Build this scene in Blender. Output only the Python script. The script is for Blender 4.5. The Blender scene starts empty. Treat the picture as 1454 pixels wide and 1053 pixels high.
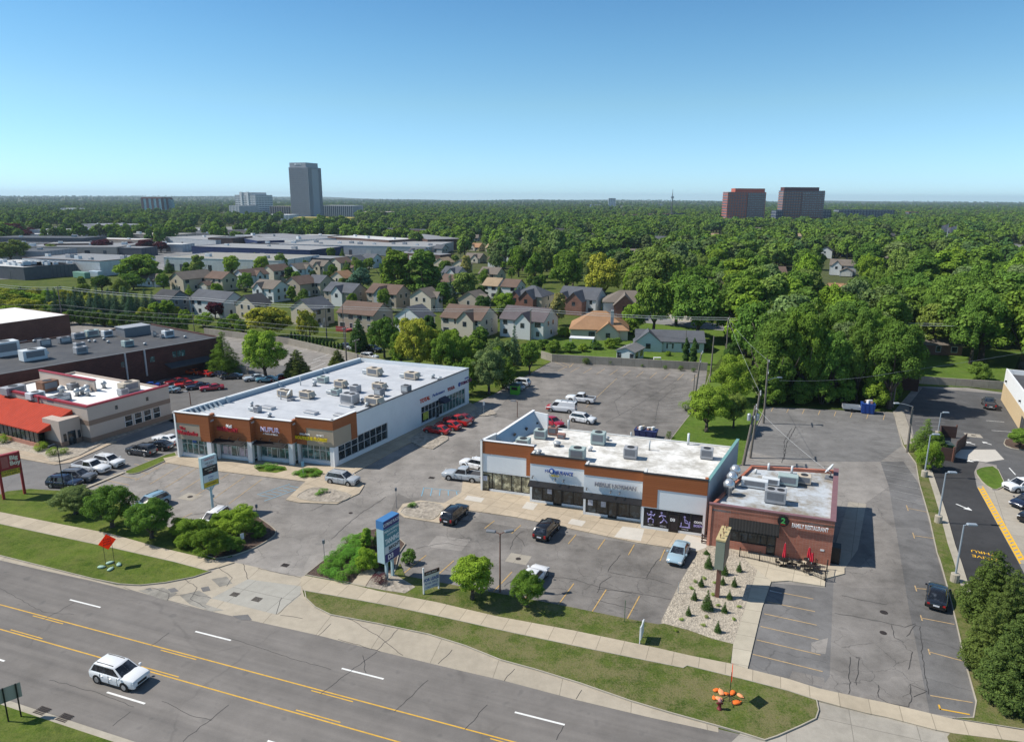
import bpy, math, random
from mathutils import Matrix, Vector
random.seed(7)
R = math.radians
sc = bpy.context.scene
col = sc.collection

# ------------------------------------------------------------------ camera
PW, PH, FPX, HOR, ROLL, CAMH = 1454, 1053, 1000.0, 282.0, 0.3, 38.0
pitch = math.atan((PH / 2 - HOR) / FPX)
fwd = Vector((0, math.cos(pitch), -math.sin(pitch)))
_rt = Vector((1, 0, 0)); _up = _rt.cross(fwd)
rt = _rt * math.cos(R(ROLL)) + _up * math.sin(R(ROLL))
up = -_rt * math.sin(R(ROLL)) + _up * math.cos(R(ROLL))
cam = bpy.data.cameras.new('drone_camera')
cam.sensor_width = 36; cam.lens = 36 * FPX / PW
cam.clip_start = 0.5; cam.clip_end = 40000
co = bpy.data.objects.new('drone_camera', cam); col.objects.link(co)
co.matrix_world = Matrix((rt, up, -fwd)).transposed().to_4x4()
co.location = (0, 0, CAMH)
sc.camera = co

# ------------------------------------------------------------------ sky, sun, exposure
SUN_AZ, SUN_EL = 175.5, 48.0            # direction towards the sun, degrees from +x
w = bpy.data.worlds.new('World'); sc.world = w; w.use_nodes = True
nt = w.node_tree; nt.nodes.clear()
sky = nt.nodes.new('ShaderNodeTexSky'); sky.sky_type = 'NISHITA'; sky.sun_disc = False
sky.sun_elevation = R(SUN_EL); sky.sun_rotation = R(90 - SUN_AZ)
sky.altitude = 250; sky.air_density = 1.0; sky.dust_density = 0.0; sky.ozone_density = 4.0
bg = nt.nodes.new('ShaderNodeBackground'); bg.inputs[1].default_value = 0.112
wo = nt.nodes.new('ShaderNodeOutputWorld')
_tc = nt.nodes.new('ShaderNodeTexCoord'); _sx = nt.nodes.new('ShaderNodeSeparateXYZ'); nt.links.new(_tc.outputs['Generated'], _sx.inputs[0])
_cr = nt.nodes.new('ShaderNodeValToRGB'); nt.links.new(_sx.outputs[2], _cr.inputs[0])     # clear, cyan-blue Midwestern sky by elevation
_el = _cr.color_ramp.elements
_el[0].position = 0.0; _el[0].color = (0.56, 0.85, 1.27, 1)
_el[1].position = 0.27; _el[1].color = (0.47, 0.76, 0.86, 1)
for _p, _c in ((0.05, (0.62, 0.86, 1.10, 1)), (0.12, (0.67, 0.87, 0.90, 1)), (0.19, (0.58, 0.84, 0.89, 1)), (0.42, (0.80, 0.82, 0.78, 1)), (1.0, (1.0, 0.90, 0.78, 1))):
    _e = _el.new(_p); _e.color = _c
_tint = nt.nodes.new('ShaderNodeMix'); _tint.data_type = 'RGBA'; _tint.blend_type = 'MULTIPLY'; _tint.inputs[0].default_value = 1.0
nt.links.new(sky.outputs[0], _tint.inputs[6]); nt.links.new(_cr.outputs[0], _tint.inputs[7]); nt.links.new(_tint.outputs[2], bg.inputs[0])
nt.links.new(bg.outputs[0], wo.inputs[0])
sun = bpy.data.lights.new('sun', 'SUN'); sun.energy = 4.2; sun.angle = R(0.53); sun.color = (1, 0.94, 0.84)
so = bpy.data.objects.new('sun', sun); col.objects.link(so)
sd = Vector((math.cos(R(SUN_EL)) * math.cos(R(SUN_AZ)), math.cos(R(SUN_EL)) * math.sin(R(SUN_AZ)), math.sin(R(SUN_EL))))
so.rotation_euler = (-sd).to_track_quat('-Z', 'Y').to_euler(); so.location = (-60, 40, 120)
sc.view_settings.view_transform = 'Standard'; sc.view_settings.look = 'None'
sc.view_settings.exposure = 0.44; sc.view_settings.gamma = 1.0
sc.render.engine = 'CYCLES'
cy = sc.cycles
cy.max_bounces = 5; cy.diffuse_bounces = 2; cy.glossy_bounces = 2; cy.transmission_bounces = 3
cy.transparent_max_bounces = 6; cy.volume_bounces = 0; cy.caustics_reflective = False; cy.caustics_refractive = False
cy.use_denoising = True
try:
    cy.denoiser = 'OPENIMAGEDENOISE'; cy.denoising_input_passes = 'RGB_ALBEDO_NORMAL'; cy.denoising_prefilter = 'ACCURATE'
except Exception: pass
cy.use_adaptive_sampling = True; cy.adaptive_threshold = 0.008

def P(x, y, z=0.0):
    """world point at height z seen at photo pixel (x, y)"""
    d = fwd + rt * ((x - PW / 2) / FPX) + up * (-(y - PH / 2) / FPX)
    t = (z - CAMH) / d.z
    return Vector((d.x * t, d.y * t, z))
def PD(x, y, dist):
    """point at pixel (x,y) at forward distance dist"""
    d = fwd + rt * ((x - PW / 2) / FPX) + up * (-(y - PH / 2) / FPX)
    t = dist / d.y
    return Vector((d.x * t, dist, CAMH + d.z * t))
def HGT(xb, yb, yt):
    g = P(xb, yb); lo, hi = 0.0, 200.0
    for _ in range(50):
        m = (lo + hi) / 2
        v = Vector((g.x, g.y, m - CAMH)); py = PH / 2 - FPX * v.dot(up) / v.dot(fwd)
        if py > yt: lo = m
        else: hi = m
    return lo
def XY(v): return (v[0], v[1])
def ang(a, b): return math.degrees(math.atan2(b[1] - a[1], b[0] - a[0]))

# ------------------------------------------------------------------ object helpers
def T(o, label=None, cat=None, group=None, kind=None):
    if label: o['label'] = label
    if cat: o['category'] = cat
    if group: o['group'] = group
    if kind: o['kind'] = kind
    return o
def root(name, loc, label, cat, group=None, rot=0.0):
    o = bpy.data.objects.new(name, None); col.objects.link(o)
    o.location = loc; o.rotation_euler = (0, 0, R(rot)); o.empty_display_size = 0.3
    return T(o, label, cat, group)
def wm(o):
    """world -> local of a root made by root()"""
    return Matrix.Rotation(-o.rotation_euler.z, 4, 'Z') @ Matrix.Translation(-Vector(o.location))
def Fr(o, a=0.0):
    v = Vector(o) if len(o) == 3 else Vector((o[0], o[1], 0))
    return Matrix.Translation(v) @ Matrix.Rotation(R(a), 4, 'Z')
class MB:
    def __init__(s, M=None):
        s.v = []; s.f = []; s.mi = []; s.M = M or Matrix.Identity(4); s.m = 0
    def add(s, vs, fs):
        o = len(s.v); M = s.M
        s.v += [tuple(M @ Vector(v)) for v in vs]
        s.f += [tuple(i + o for i in f) for f in fs]; s.mi += [s.m] * len(fs)
        return s
    def box(s, x0, x1, y0, y1, z0, z1):
        if x0 > x1: x0, x1 = x1, x0
        if y0 > y1: y0, y1 = y1, y0
        return s.add([(x0,y0,z0),(x1,y0,z0),(x1,y1,z0),(x0,y1,z0),(x0,y0,z1),(x1,y0,z1),(x1,y1,z1),(x0,y1,z1)],
                     [(3,2,1,0),(4,5,6,7),(0,1,5,4),(1,2,6,5),(2,3,7,6),(3,0,4,7)])
    def bbox(s, x0, x1, y0, y1, z0, z1, b=0.03):
        """box with chamfered upright and top edges"""
        r0 = [(x0+b,y0),(x1-b,y0),(x1,y0+b),(x1,y1-b),(x1-b,y1),(x0+b,y1),(x0,y1-b),(x0,y0+b)]
        c = ((x0+x1)/2, (y0+y1)/2)
        def ins(p): return (p[0] + (b if p[0] < c[0] else -b), p[1] + (b if p[1] < c[1] else -b))
        rings = [[(*p, z0) for p in r0], [(*p, z1-b) for p in r0], [(*ins(p), z1) for p in r0]]
        return s.loft(rings)
    def prism(s, poly, z0, z1, bottom=True):
        n = len(poly)
        a = sum(poly[i][0]*poly[(i+1)%n][1]-poly[(i+1)%n][0]*poly[i][1] for i in range(n))
        if a < 0: poly = poly[::-1]
        vs = [(p[0],p[1],z0) for p in poly] + [(p[0],p[1],z1) for p in poly]
        fs = [tuple(range(n, 2*n))] + [(i,(i+1)%n,(i+1)%n+n,i+n) for i in range(n)]
        if bottom: fs.append(tuple(range(n-1,-1,-1)))
        return s.add(vs, fs)
    def sheet(s, poly, z):
        n = len(poly)
        a = sum(poly[i][0]*poly[(i+1)%n][1]-poly[(i+1)%n][0]*poly[i][1] for i in range(n))
        if a < 0: poly = poly[::-1]
        return s.add([(p[0],p[1],z) for p in poly], [tuple(range(n))])
    def loft(s, rings, caps=True, closed=True):
        n = len(rings[0]); vs = [p for r in rings for p in r]; fs = []
        for k in range(len(rings)-1):
            for i in range(n if closed else n-1):
                j = (i+1) % n
                fs.append((k*n+i, k*n+j, (k+1)*n+j, (k+1)*n+i))
        if caps:
            fs.append(tuple(range(n-1,-1,-1))); o = (len(rings)-1)*n; fs.append(tuple(range(o, o+n)))
        return s.add(vs, fs)
    def cyl(s, p, q, r0, r1=None, n=10, caps=True):
        p = Vector(p); q = Vector(q); r1 = r0 if r1 is None else r1
        d = (q-p).normalized(); a = d.orthogonal().normalized(); b = d.cross(a)
        ring = lambda c, r: [tuple(c + a*(r*math.cos(2*math.pi*i/n)) + b*(r*math.sin(2*math.pi*i/n))) for i in range(n)]
        return s.loft([ring(p, r0), ring(q, r1)], caps)
    def tube(s, pts, r, n=6):
        pts = [Vector(p) for p in pts]
        for i in range(len(pts)-1): s.cyl(pts[i], pts[i+1], r[i] if isinstance(r,(list,tuple)) else r, r[i+1] if isinstance(r,(list,tuple)) else r, n)
        return s
    def lathe(s, prof, n=14, c=(0,0,0)):
        rings = [[(c[0]+r*math.cos(2*math.pi*i/n), c[1]+r*math.sin(2*math.pi*i/n), c[2]+z) for i in range(n)] for r, z in prof]
        return s.loft(rings)
    def quad(s, a, b, c, d): return s.add([a,b,c,d], [(0,1,2,3)])
    def strip(s, pts, w, z):
        """a painted line or crack along a polyline (xy), width w"""
        pts = [Vector((p[0],p[1],0)) for p in pts]
        L = []; Rr = []
        for i, p in enumerate(pts):
            d = (pts[min(i+1,len(pts)-1)] - pts[max(i-1,0)]).normalized(); nn = Vector((-d.y,d.x,0))*(w/2)
            L.append(p+nn); Rr.append(p-nn)
        vs = [(q.x,q.y,z) for q in L]+[(q.x,q.y,z) for q in Rr]; n = len(pts)
        return s.add(vs, [(i+n, i+1+n, i+1, i) for i in range(n-1)])
    def build(s, name, mats, parent=None, smooth=False):
        me = bpy.data.meshes.new(name); me.from_pydata(s.v, [], s.f)
        mats = mats if isinstance(mats, (list, tuple)) else [mats]
        for m in mats: me.materials.append(m)
        if len(mats) > 1: me.polygons.foreach_set('material_index', s.mi)
        if smooth: me.polygons.foreach_set('use_smooth', [True]*len(s.f))
        me.update()
        o = bpy.data.objects.new(name, me); col.objects.link(o)
        if parent: o.parent = parent
        return o
def structure(name, mb, m): 
    o = mb.build(name, m); o['kind'] = 'structure'; return o
def smooth_by_angle(o, deg=40):
    try:
        o.data.polygons.foreach_set('use_smooth', [True]*len(o.data.polygons)); o.data.set_sharp_from_angle(angle=R(deg))
    except Exception: pass
    return o
def copy_tree(o, parent=None):
    c = o.copy(); col.objects.link(c)
    if parent: c.parent = parent
    for ch in o.children: copy_tree(ch, c)
    return c
def lettering(parent, s, M, size, m, extrude=0.06, name='lettering', align='CENTER', font_shear=0.0, bold=0.0, sx=1.0):
    """text as a mesh. M: local frame, x along the wall, y up, z out of the wall"""
    cu = bpy.data.curves.new('t', 'FONT'); cu.body = s; cu.size = size; cu.extrude = extrude; cu.align_x = align
    cu.align_y = 'CENTER'; cu.shear = font_shear; cu.offset = bold; cu.resolution_u = 3
    t = bpy.data.objects.new('t', cu); col.objects.link(t)
    bpy.context.view_layer.update()
    me = bpy.data.meshes.new_from_object(t.evaluated_get(bpy.context.evaluated_depsgraph_get()))
    bpy.data.objects.remove(t); bpy.data.curves.remove(cu)
    me.transform(M @ Matrix.Diagonal((sx, 1, 1, 1))); me.materials.clear(); me.materials.append(m); me.name = name
    o = bpy.data.objects.new(name, me); col.objects.link(o); o.parent = parent
    return o
def face_frame(o, u_ang, z=0.0):
    """frame on a vertical wall: x along angle u_ang, y up, z = outward (to the right-hand side of u)"""
    u = Vector((math.cos(R(u_ang)), math.sin(R(u_ang)), 0)); up_ = Vector((0,0,1)); n = u.cross(up_)
    M = Matrix((u, up_, n)).transposed().to_4x4(); M.translation = Vector((o[0], o[1], z))
    return M

# ------------------------------------------------------------------ materials
MATS = {}
def _n(nt, t, **kw):
    n = nt.nodes.new(t)
    for k, v in kw.items():
        if k[0] == '_': setattr(n, k[1:], v)
        else: n.inputs[k].default_value = v
    return n
def base_mat(name):
    m = bpy.data.materials.new(name); m.use_nodes = True
    nt = m.node_tree; b = nt.nodes['Principled BSDF']
    return m, nt, b
def _noise(nt, coord, scale, detail=3, rough=0.6):
    n = _n(nt, 'ShaderNodeTexNoise', Scale=scale, Detail=detail, Roughness=rough); nt.links.new(coord, n.inputs['Vector']); return n.outputs[0]
def _ramp(nt, fac, a, b, ca=(0,0,0,1), cb=(1,1,1,1)):
    r = nt.nodes.new('ShaderNodeValToRGB'); r.color_ramp.elements[0].position = a; r.color_ramp.elements[1].position = b
    r.color_ramp.elements[0].color = ca; r.color_ramp.elements[1].color = cb
    nt.links.new(fac, r.inputs[0]); return r.outputs[0]
def _mix(nt, fac, a, b, mode='MIX'):
    n = nt.nodes.new('ShaderNodeMix'); n.data_type = 'RGBA'; n.blend_type = mode
    for inp, v in ((n.inputs[0], fac), (n.inputs[6], a), (n.inputs[7], b)):
        if hasattr(v, 'links') or hasattr(v, 'is_linked'): nt.links.new(v, inp)
        else: inp.default_value = v if not isinstance(v, tuple) else (*v[:3], 1)
    return n.outputs[2]
def _math(nt, op, a, b=None):
    n = nt.nodes.new('ShaderNodeMath'); n.operation = op
    for i, v in enumerate((a, b)):
        if v is None: continue
        if hasattr(v, 'is_linked'): nt.links.new(v, n.inputs[i])
        else: n.inputs[i].default_value = v
    return n.outputs[0]
def _pos(nt): return nt.nodes.new('ShaderNodeNewGeometry').outputs['Position']
def _bump(nt, b, h, strength=0.3, dist=0.05):
    n = _n(nt, 'ShaderNodeBump', Strength=strength, Distance=dist); nt.links.new(h, n.inputs['Height']); nt.links.new(n.outputs[0], b.inputs['Normal'])
def mat(name, c, rough=0.6, metal=0.0, var=0.12, scale=1.5, spec=0.4, coat=0.0, bump=0.0):
    """plain surface with mottling at two scales and faint dirt"""
    if name in MATS: return MATS[name]
    m, nt, b = base_mat(name); p = _pos(nt)
    n1 = _noise(nt, p, scale, 4); n2 = _noise(nt, p, scale * 7, 3)
    mixn = _math(nt, 'MULTIPLY_ADD', n1, 0.65); nt.links.new(_math(nt, 'MULTIPLY', n2, 0.35), mixn.node.inputs[2])
    lo = tuple(x * (1 - var) for x in c); hi = tuple(min(1, x * (1 + var)) for x in c)
    colr = _mix(nt, _ramp(nt, mixn, 0.3, 0.7), lo, hi)
    nt.links.new(colr, b.inputs['Base Color'])
    b.inputs['Roughness'].default_value = rough; b.inputs['Metallic'].default_value = metal
    b.inputs['Specular IOR Level'].default_value = spec
    if coat: b.inputs['Coat Weight'].default_value = coat; b.inputs['Coat Roughness'].default_value = 0.06
    if bump: _bump(nt, b, n2, bump, 0.03)
    MATS[name] = m; return m
def glass(name, c=(0.012, 0.018, 0.022), rough=0.06, spec=0.6):
    if name in MATS: return MATS[name]
    m, nt, b = base_mat(name); p = _pos(nt)
    n1 = _noise(nt, p, 1.3, 4, .7)
    nt.links.new(_mix(nt, _ramp(nt, n1, 0.48, 0.70), c, tuple(x * 5 + .02 for x in c)), b.inputs['Base Color'])  # paler noise patches paint reflections and interiors into the glass colour
    b.inputs['Roughness'].default_value = rough; b.inputs['Specular IOR Level'].default_value = spec
    MATS[name] = m; return m
def boards(name, c, c2, pitch_z=0.2, rough=0.65, len_=2.4, seam=0.55):
    """horizontal siding boards: thin dark seams, each board its own tone"""
    if name in MATS: return MATS[name]
    m, nt, b = base_mat(name); p = _pos(nt)
    sx = nt.nodes.new('ShaderNodeSeparateXYZ'); nt.links.new(p, sx.inputs[0])
    zq = _math(nt, 'DIVIDE', sx.outputs[2], pitch_z); fl = _math(nt, 'FLOOR', zq); fr = _math(nt, 'FRACT', zq)
    wn = nt.nodes.new('ShaderNodeTexWhiteNoise'); wn.noise_dimensions = '1D'; nt.links.new(fl, wn.inputs['W'])
    n1 = _noise(nt, p, 0.8, 4); n2 = _noise(nt, p, 6, 3)
    t = _math(nt, 'ADD', _math(nt, 'MULTIPLY', wn.outputs[0], 0.4), _math(nt, 'ADD', _math(nt, 'MULTIPLY', n1, 0.35), _math(nt, 'MULTIPLY', n2, 0.25)))
    base = _mix(nt, t, c, c2)
    se = _math(nt, 'LESS_THAN', fr, 0.09)
    nt.links.new(_mix(nt, se, base, tuple(x * seam for x in c)), b.inputs['Base Color'])
    b.inputs['Roughness'].default_value = rough; b.inputs['Specular IOR Level'].default_value = 0.25
    MATS[name] = m; return m
def bricks(name, c, c2, mortar, scale=1.0, rough=0.85):
    """running-bond brick in world metres: courses by height, bricks along the wall"""
    if name in MATS: return MATS[name]
    m, nt, b = base_mat(name); p = _pos(nt)
    sx = nt.nodes.new('ShaderNodeSeparateXYZ'); nt.links.new(p, sx.inputs[0])
    h = _math(nt, 'ADD', sx.outputs[0], _math(nt, 'MULTIPLY', sx.outputs[1], 0.83))
    cx = nt.nodes.new('ShaderNodeCombineXYZ'); nt.links.new(h, cx.inputs[0]); nt.links.new(sx.outputs[2], cx.inputs[1])
    br = nt.nodes.new('ShaderNodeTexBrick'); nt.links.new(cx.outputs[0], br.inputs['Vector'])
    br.inputs['Scale'].default_value = 1.0; br.inputs['Brick Width'].default_value = 0.42 * scale; br.inputs['Row Height'].default_value = 0.112 * scale
    br.inputs['Mortar Size'].default_value = 0.012 * scale
    br.inputs['Color1'].default_value = (*c, 1); br.inputs['Color2'].default_value = (*c2, 1); br.inputs['Mortar'].default_value = (*mortar, 1)
    n1 = _noise(nt, p, 0.5, 4)
    cc = _mix(nt, 0.55, br.outputs[0], _ramp(nt, n1, 0.3, 0.7, (0.55,0.55,0.55,1), (1.1,1.1,1.1,1)), 'MULTIPLY')
    nt.links.new(cc, b.inputs['Base Color']); b.inputs['Roughness'].default_value = rough; b.inputs['Specular IOR Level'].default_value = 0.2
    MATS[name] = m; return m
def shingles(name, c):
    if name in MATS: return MATS[name]
    m, nt, b = base_mat(name); p = _pos(nt)
    n1 = _noise(nt, p, 0.35, 4); n2 = _noise(nt, p, 5, 3)
    sx = nt.nodes.new('ShaderNodeSeparateXYZ'); nt.links.new(p, sx.inputs[0])
    fr = _math(nt, 'FRACT', _math(nt, 'DIVIDE', sx.outputs[2], 0.16))
    t = _math(nt, 'ADD', _math(nt, 'MULTIPLY', n1, 0.6), _math(nt, 'MULTIPLY', n2, 0.4))
    base = _mix(nt, _ramp(nt, t, 0.3, 0.7), tuple(x * 0.78 for x in c), tuple(x * 1.22 for x in c))
    nt.links.new(_mix(nt, _math(nt, 'MULTIPLY', _math(nt, 'LESS_THAN', fr, 0.2), 0.35), base, tuple(x * 0.4 for x in c)), b.inputs['Base Color'])
    b.inputs['Roughness'].default_value = 0.9; b.inputs['Specular IOR Level'].default_value = 0.15
    MATS[name] = m; return m
def ribbed(name, c, pitch_=0.35, rough=0.5, axis_ang=0.0, metal=0.0):
    """standing-seam or corrugated sheet, ribs perpendicular to axis_ang"""
    if name in MATS: return MATS[name]
    m, nt, b = base_mat(name); p = _pos(nt)
    sx = nt.nodes.new('ShaderNodeSeparateXYZ'); nt.links.new(p, sx.inputs[0])
    d = _math(nt, 'ADD', _math(nt, 'MULTIPLY', sx.outputs[0], math.cos(R(axis_ang))), _math(nt, 'MULTIPLY', sx.outputs[1], math.sin(R(axis_ang))))
    fr = _math(nt, 'FRACT', _math(nt, 'DIVIDE', d, pitch_))
    rib = _math(nt, 'PINGPONG', fr, 0.5)
    n1 = _noise(nt, p, 0.6, 4)
    base = _mix(nt, _ramp(nt, n1, 0.3, 0.7), tuple(x * 0.88 for x in c), tuple(min(1, x * 1.1) for x in c))
    nt.links.new(_mix(nt, _math(nt, 'LESS_THAN', fr, 0.12), base, tuple(x * 0.6 for x in c)), b.inputs['Base Color'])
    _bump(nt, b, rib, 0.6, 0.08); b.inputs['Specular IOR Level'].default_value = 0.15
    b.inputs['Roughness'].default_value = rough; b.inputs['Metallic'].default_value = metal
    MATS[name] = m; return m
def paint(name, c):          # car paint
    return mat(name, c, 0.22, 0.0, 0.03, 1.0, 0.5, 0.7)

def asphalt(name, lo, hi, crack=0.5, tint=(1,1,1), patch=0.35, streak=None, crack_scale=0.16):
    """aged asphalt: broad tone drift, patches, oil spots, aggregate and crack lines"""
    if name in MATS: return MATS[name]
    m, nt, b = base_mat(name); p = _pos(nt)
    big = _noise(nt, p, 0.055, 5, 0.6); mid = _noise(nt, p, 0.45, 5, 0.65); fine = _noise(nt, p, 9, 3, 0.7)
    t = _math(nt, 'ADD', _math(nt, 'ADD', _math(nt, 'MULTIPLY', big, 0.45), _math(nt, 'MULTIPLY', mid, 0.40)), _math(nt, 'MULTIPLY', fine, 0.19))
    cc = _mix(nt, _ramp(nt, t, 0.40, 0.66), tuple(lo*x for x in tint), tuple(hi*x for x in tint))
    if patch:
        vo = nt.nodes.new('ShaderNodeTexVoronoi'); vo.distance = 'CHEBYCHEV'; vo.inputs['Scale'].default_value = 0.11; nt.links.new(p, vo.inputs['Vector'])
        g = _ramp(nt, vo.outputs['Color'], 0.1, 0.9, (0.72,0.72,0.73,1), (1.12,1.11,1.1,1)); cc = _mix(nt, patch, cc, g, 'MULTIPLY')
    sp = _noise(nt, p, 0.9, 2, 0.4); cc = _mix(nt, _math(nt, 'MULTIPLY', _ramp(nt, sp, 0.64, 0.74), 0.35), cc, (lo*0.55, lo*0.55, lo*0.55))
    if streak is not None:      # tyre-polished bands along the lanes
        sx = nt.nodes.new('ShaderNodeSeparateXYZ'); nt.links.new(p, sx.inputs[0])
        d = _math(nt, 'ADD', _math(nt, 'MULTIPLY', sx.outputs[0], -math.sin(R(streak[0]))), _math(nt, 'MULTIPLY', sx.outputs[1], math.cos(R(streak[0]))))
        al = _math(nt, 'ADD', _math(nt, 'MULTIPLY', sx.outputs[0], math.cos(R(streak[0]))), _math(nt, 'MULTIPLY', sx.outputs[1], math.sin(R(streak[0]))))
        cx = nt.nodes.new('ShaderNodeCombineXYZ'); nt.links.new(_math(nt, 'MULTIPLY', al, 0.02), cx.inputs[0]); nt.links.new(d, cx.inputs[1])
        s1 = _noise(nt, cx.outputs[0], 0.9, 4, 0.6)
        cc = _mix(nt, 0.6, cc, _ramp(nt, s1, 0.3, 0.7, (0.70,0.70,0.71,1), (1.22,1.21,1.19,1)), 'MULTIPLY')
    if crack:
        wv = _n(nt, 'ShaderNodeTexNoise', Scale=0.7, Detail=4); nt.links.new(p, wv.inputs['Vector'])
        vm = nt.nodes.new('ShaderNodeVectorMath'); vm.operation = 'MULTIPLY_ADD'; nt.links.new(wv.outputs['Color'], vm.inputs[0]); vm.inputs[1].default_value = (1.6,1.6,0); nt.links.new(p, vm.inputs[2])
        v2 = nt.nodes.new('ShaderNodeTexVoronoi'); v2.feature = 'DISTANCE_TO_EDGE'; v2.inputs['Scale'].default_value = crack_scale; nt.links.new(vm.outputs[0], v2.inputs['Vector'])
        gate = _ramp(nt, _noise(nt, p, 0.09, 2), 0.44, 0.56)
        ck = _math(nt, 'MULTIPLY', _ramp(nt, v2.outputs['Distance'], 0.002, 0.011, (1,1,1,1), (0,0,0,1)), _math(nt, 'MULTIPLY', gate, crack))
        cc = _mix(nt, ck, cc, (lo*0.5, lo*0.48, lo*0.47))
    nt.links.new(cc, b.inputs['Base Color']); b.inputs['Roughness'].default_value = 0.92; b.inputs['Specular IOR Level'].default_value = 0.2
    _bump(nt, b, fine, 0.25, 0.01)
    MATS[name] = m; return m
def concrete(name, c, joint=None, dirt=0.35):
    """slabs: joint = (angle, spacing along, spacing across or None)"""
    if name in MATS: return MATS[name]
    m, nt, b = base_mat(name); p = _pos(nt)
    big = _noise(nt, p, 0.12, 4); mid = _noise(nt, p, 1.2, 5, 0.65); fine = _noise(nt, p, 14, 2)
    t = _math(nt, 'ADD', _math(nt, 'ADD', _math(nt, 'MULTIPLY', big, 0.45), _math(nt, 'MULTIPLY', mid, 0.4)), _math(nt, 'MULTIPLY', fine, 0.15))
    cc = _mix(nt, _ramp(nt, t, 0.34, 0.66), tuple(x*(1-dirt) for x in c), tuple(min(1,x*1.08) for x in c))
    if joint:
        sx = nt.nodes.new('ShaderNodeSeparateXYZ'); nt.links.new(p, sx.inputs[0])
        ca, sa = math.cos(R(joint[0])), math.sin(R(joint[0]))
        al = _math(nt, 'ADD', _math(nt, 'MULTIPLY', sx.outputs[0], ca), _math(nt, 'MULTIPLY', sx.outputs[1], sa))
        q = _math(nt, 'DIVIDE', al, joint[1]); j = _math(nt, 'LESS_THAN', _math(nt, 'FRACT', q), 0.06 / joint[1])
        idx = _math(nt, 'FLOOR', q)
        if joint[2]:
            ac = _math(nt, 'ADD', _math(nt, 'MULTIPLY', sx.outputs[0], -sa), _math(nt, 'MULTIPLY', sx.outputs[1], ca))
            q2 = _math(nt, 'DIVIDE', ac, joint[2]); j = _math(nt, 'MAXIMUM', j, _math(nt, 'LESS_THAN', _math(nt, 'FRACT', q2), 0.06 / joint[2]))
            idx = _math(nt, 'ADD', idx, _math(nt, 'MULTIPLY', _math(nt, 'FLOOR', q2), 17.0))
        wn = nt.nodes.new('ShaderNodeTexWhiteNoise'); wn.noise_dimensions = '1D'; nt.links.new(idx, wn.inputs['W'])
        cc = _mix(nt, 0.6, cc, _ramp(nt, wn.outputs[0], 0, 1, (0.86,0.86,0.86,1), (1.06,1.06,1.06,1)), 'MULTIPLY')
        cc = _mix(nt, _math(nt, 'MULTIPLY', j, 0.6), cc, tuple(x*0.35 for x in c))
    nt.links.new(cc, b.inputs['Base Color']); b.inputs['Roughness'].default_value = 0.9; b.inputs['Specular IOR Level'].default_value = 0.2
    MATS[name] = m; return m
def turf(name, c1, c2, dry=(0.19,0.17,0.075), dryness=0.35, mow=None):
    if name in MATS: return MATS[name]
    m, nt, b = base_mat(name); p = _pos(nt)
    big = _noise(nt, p, 0.13, 4); mid = _noise(nt, p, 1.1, 5, 0.7); fine = _noise(nt, p, 7, 4, 0.75)
    t = _math(nt, 'ADD', _math(nt, 'ADD', _math(nt, 'MULTIPLY', big, 0.3), _math(nt, 'MULTIPLY', mid, 0.35)), _math(nt, 'MULTIPLY', fine, 0.35))
    cc = _mix(nt, _ramp(nt, t, 0.40, 0.60), c1, c2)
    dn = _math(nt, 'ADD', _math(nt, 'MULTIPLY', _noise(nt, p, 0.38, 5, 0.7), 0.6), _math(nt, 'MULTIPLY', fine, 0.4))
    cc = _mix(nt, _math(nt, 'MULTIPLY', _ramp(nt, dn, 0.44, 0.56), dryness), cc, dry)
    cc = _mix(nt, _math(nt, 'MULTIPLY', _ramp(nt, _noise(nt, p, 2.6, 3, .7), 0.58, 0.66), 0.45), cc, (c2[0]*1.25, c2[1]*1.05, c2[2]))
    nt.links.new(cc, b.inputs['Base Color']); b.inputs['Roughness'].default_value = 1.0; b.inputs['Specular IOR Level'].default_value = 0.05
    _bump(nt, b, fine, 0.9, 0.08)
    MATS[name] = m; return m
def gravel(name, c, scale=5.0):
    if name in MATS: return MATS[name]
    m, nt, b = base_mat(name); p = _pos(nt)
    vo = nt.nodes.new('ShaderNodeTexVoronoi'); vo.inputs['Scale'].default_value = scale; nt.links.new(p, vo.inputs['Vector'])
    big = _noise(nt, p, 0.4, 3)
    cc = _mix(nt, vo.outputs['Color'], tuple(x*0.6 for x in c), tuple(min(1,x*1.3) for x in c))
    cc = _mix(nt, 0.5, cc, _ramp(nt, big, 0.3, 0.7, (0.8,0.8,0.8,1), (1.1,1.1,1.1,1)), 'MULTIPLY')
    nt.links.new(cc, b.inputs['Base Color']); b.inputs['Roughness'].default_value = 0.95
    _bump(nt, b, vo.outputs['Distance'], 0.8, 0.08)
    MATS[name] = m; return m
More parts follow.
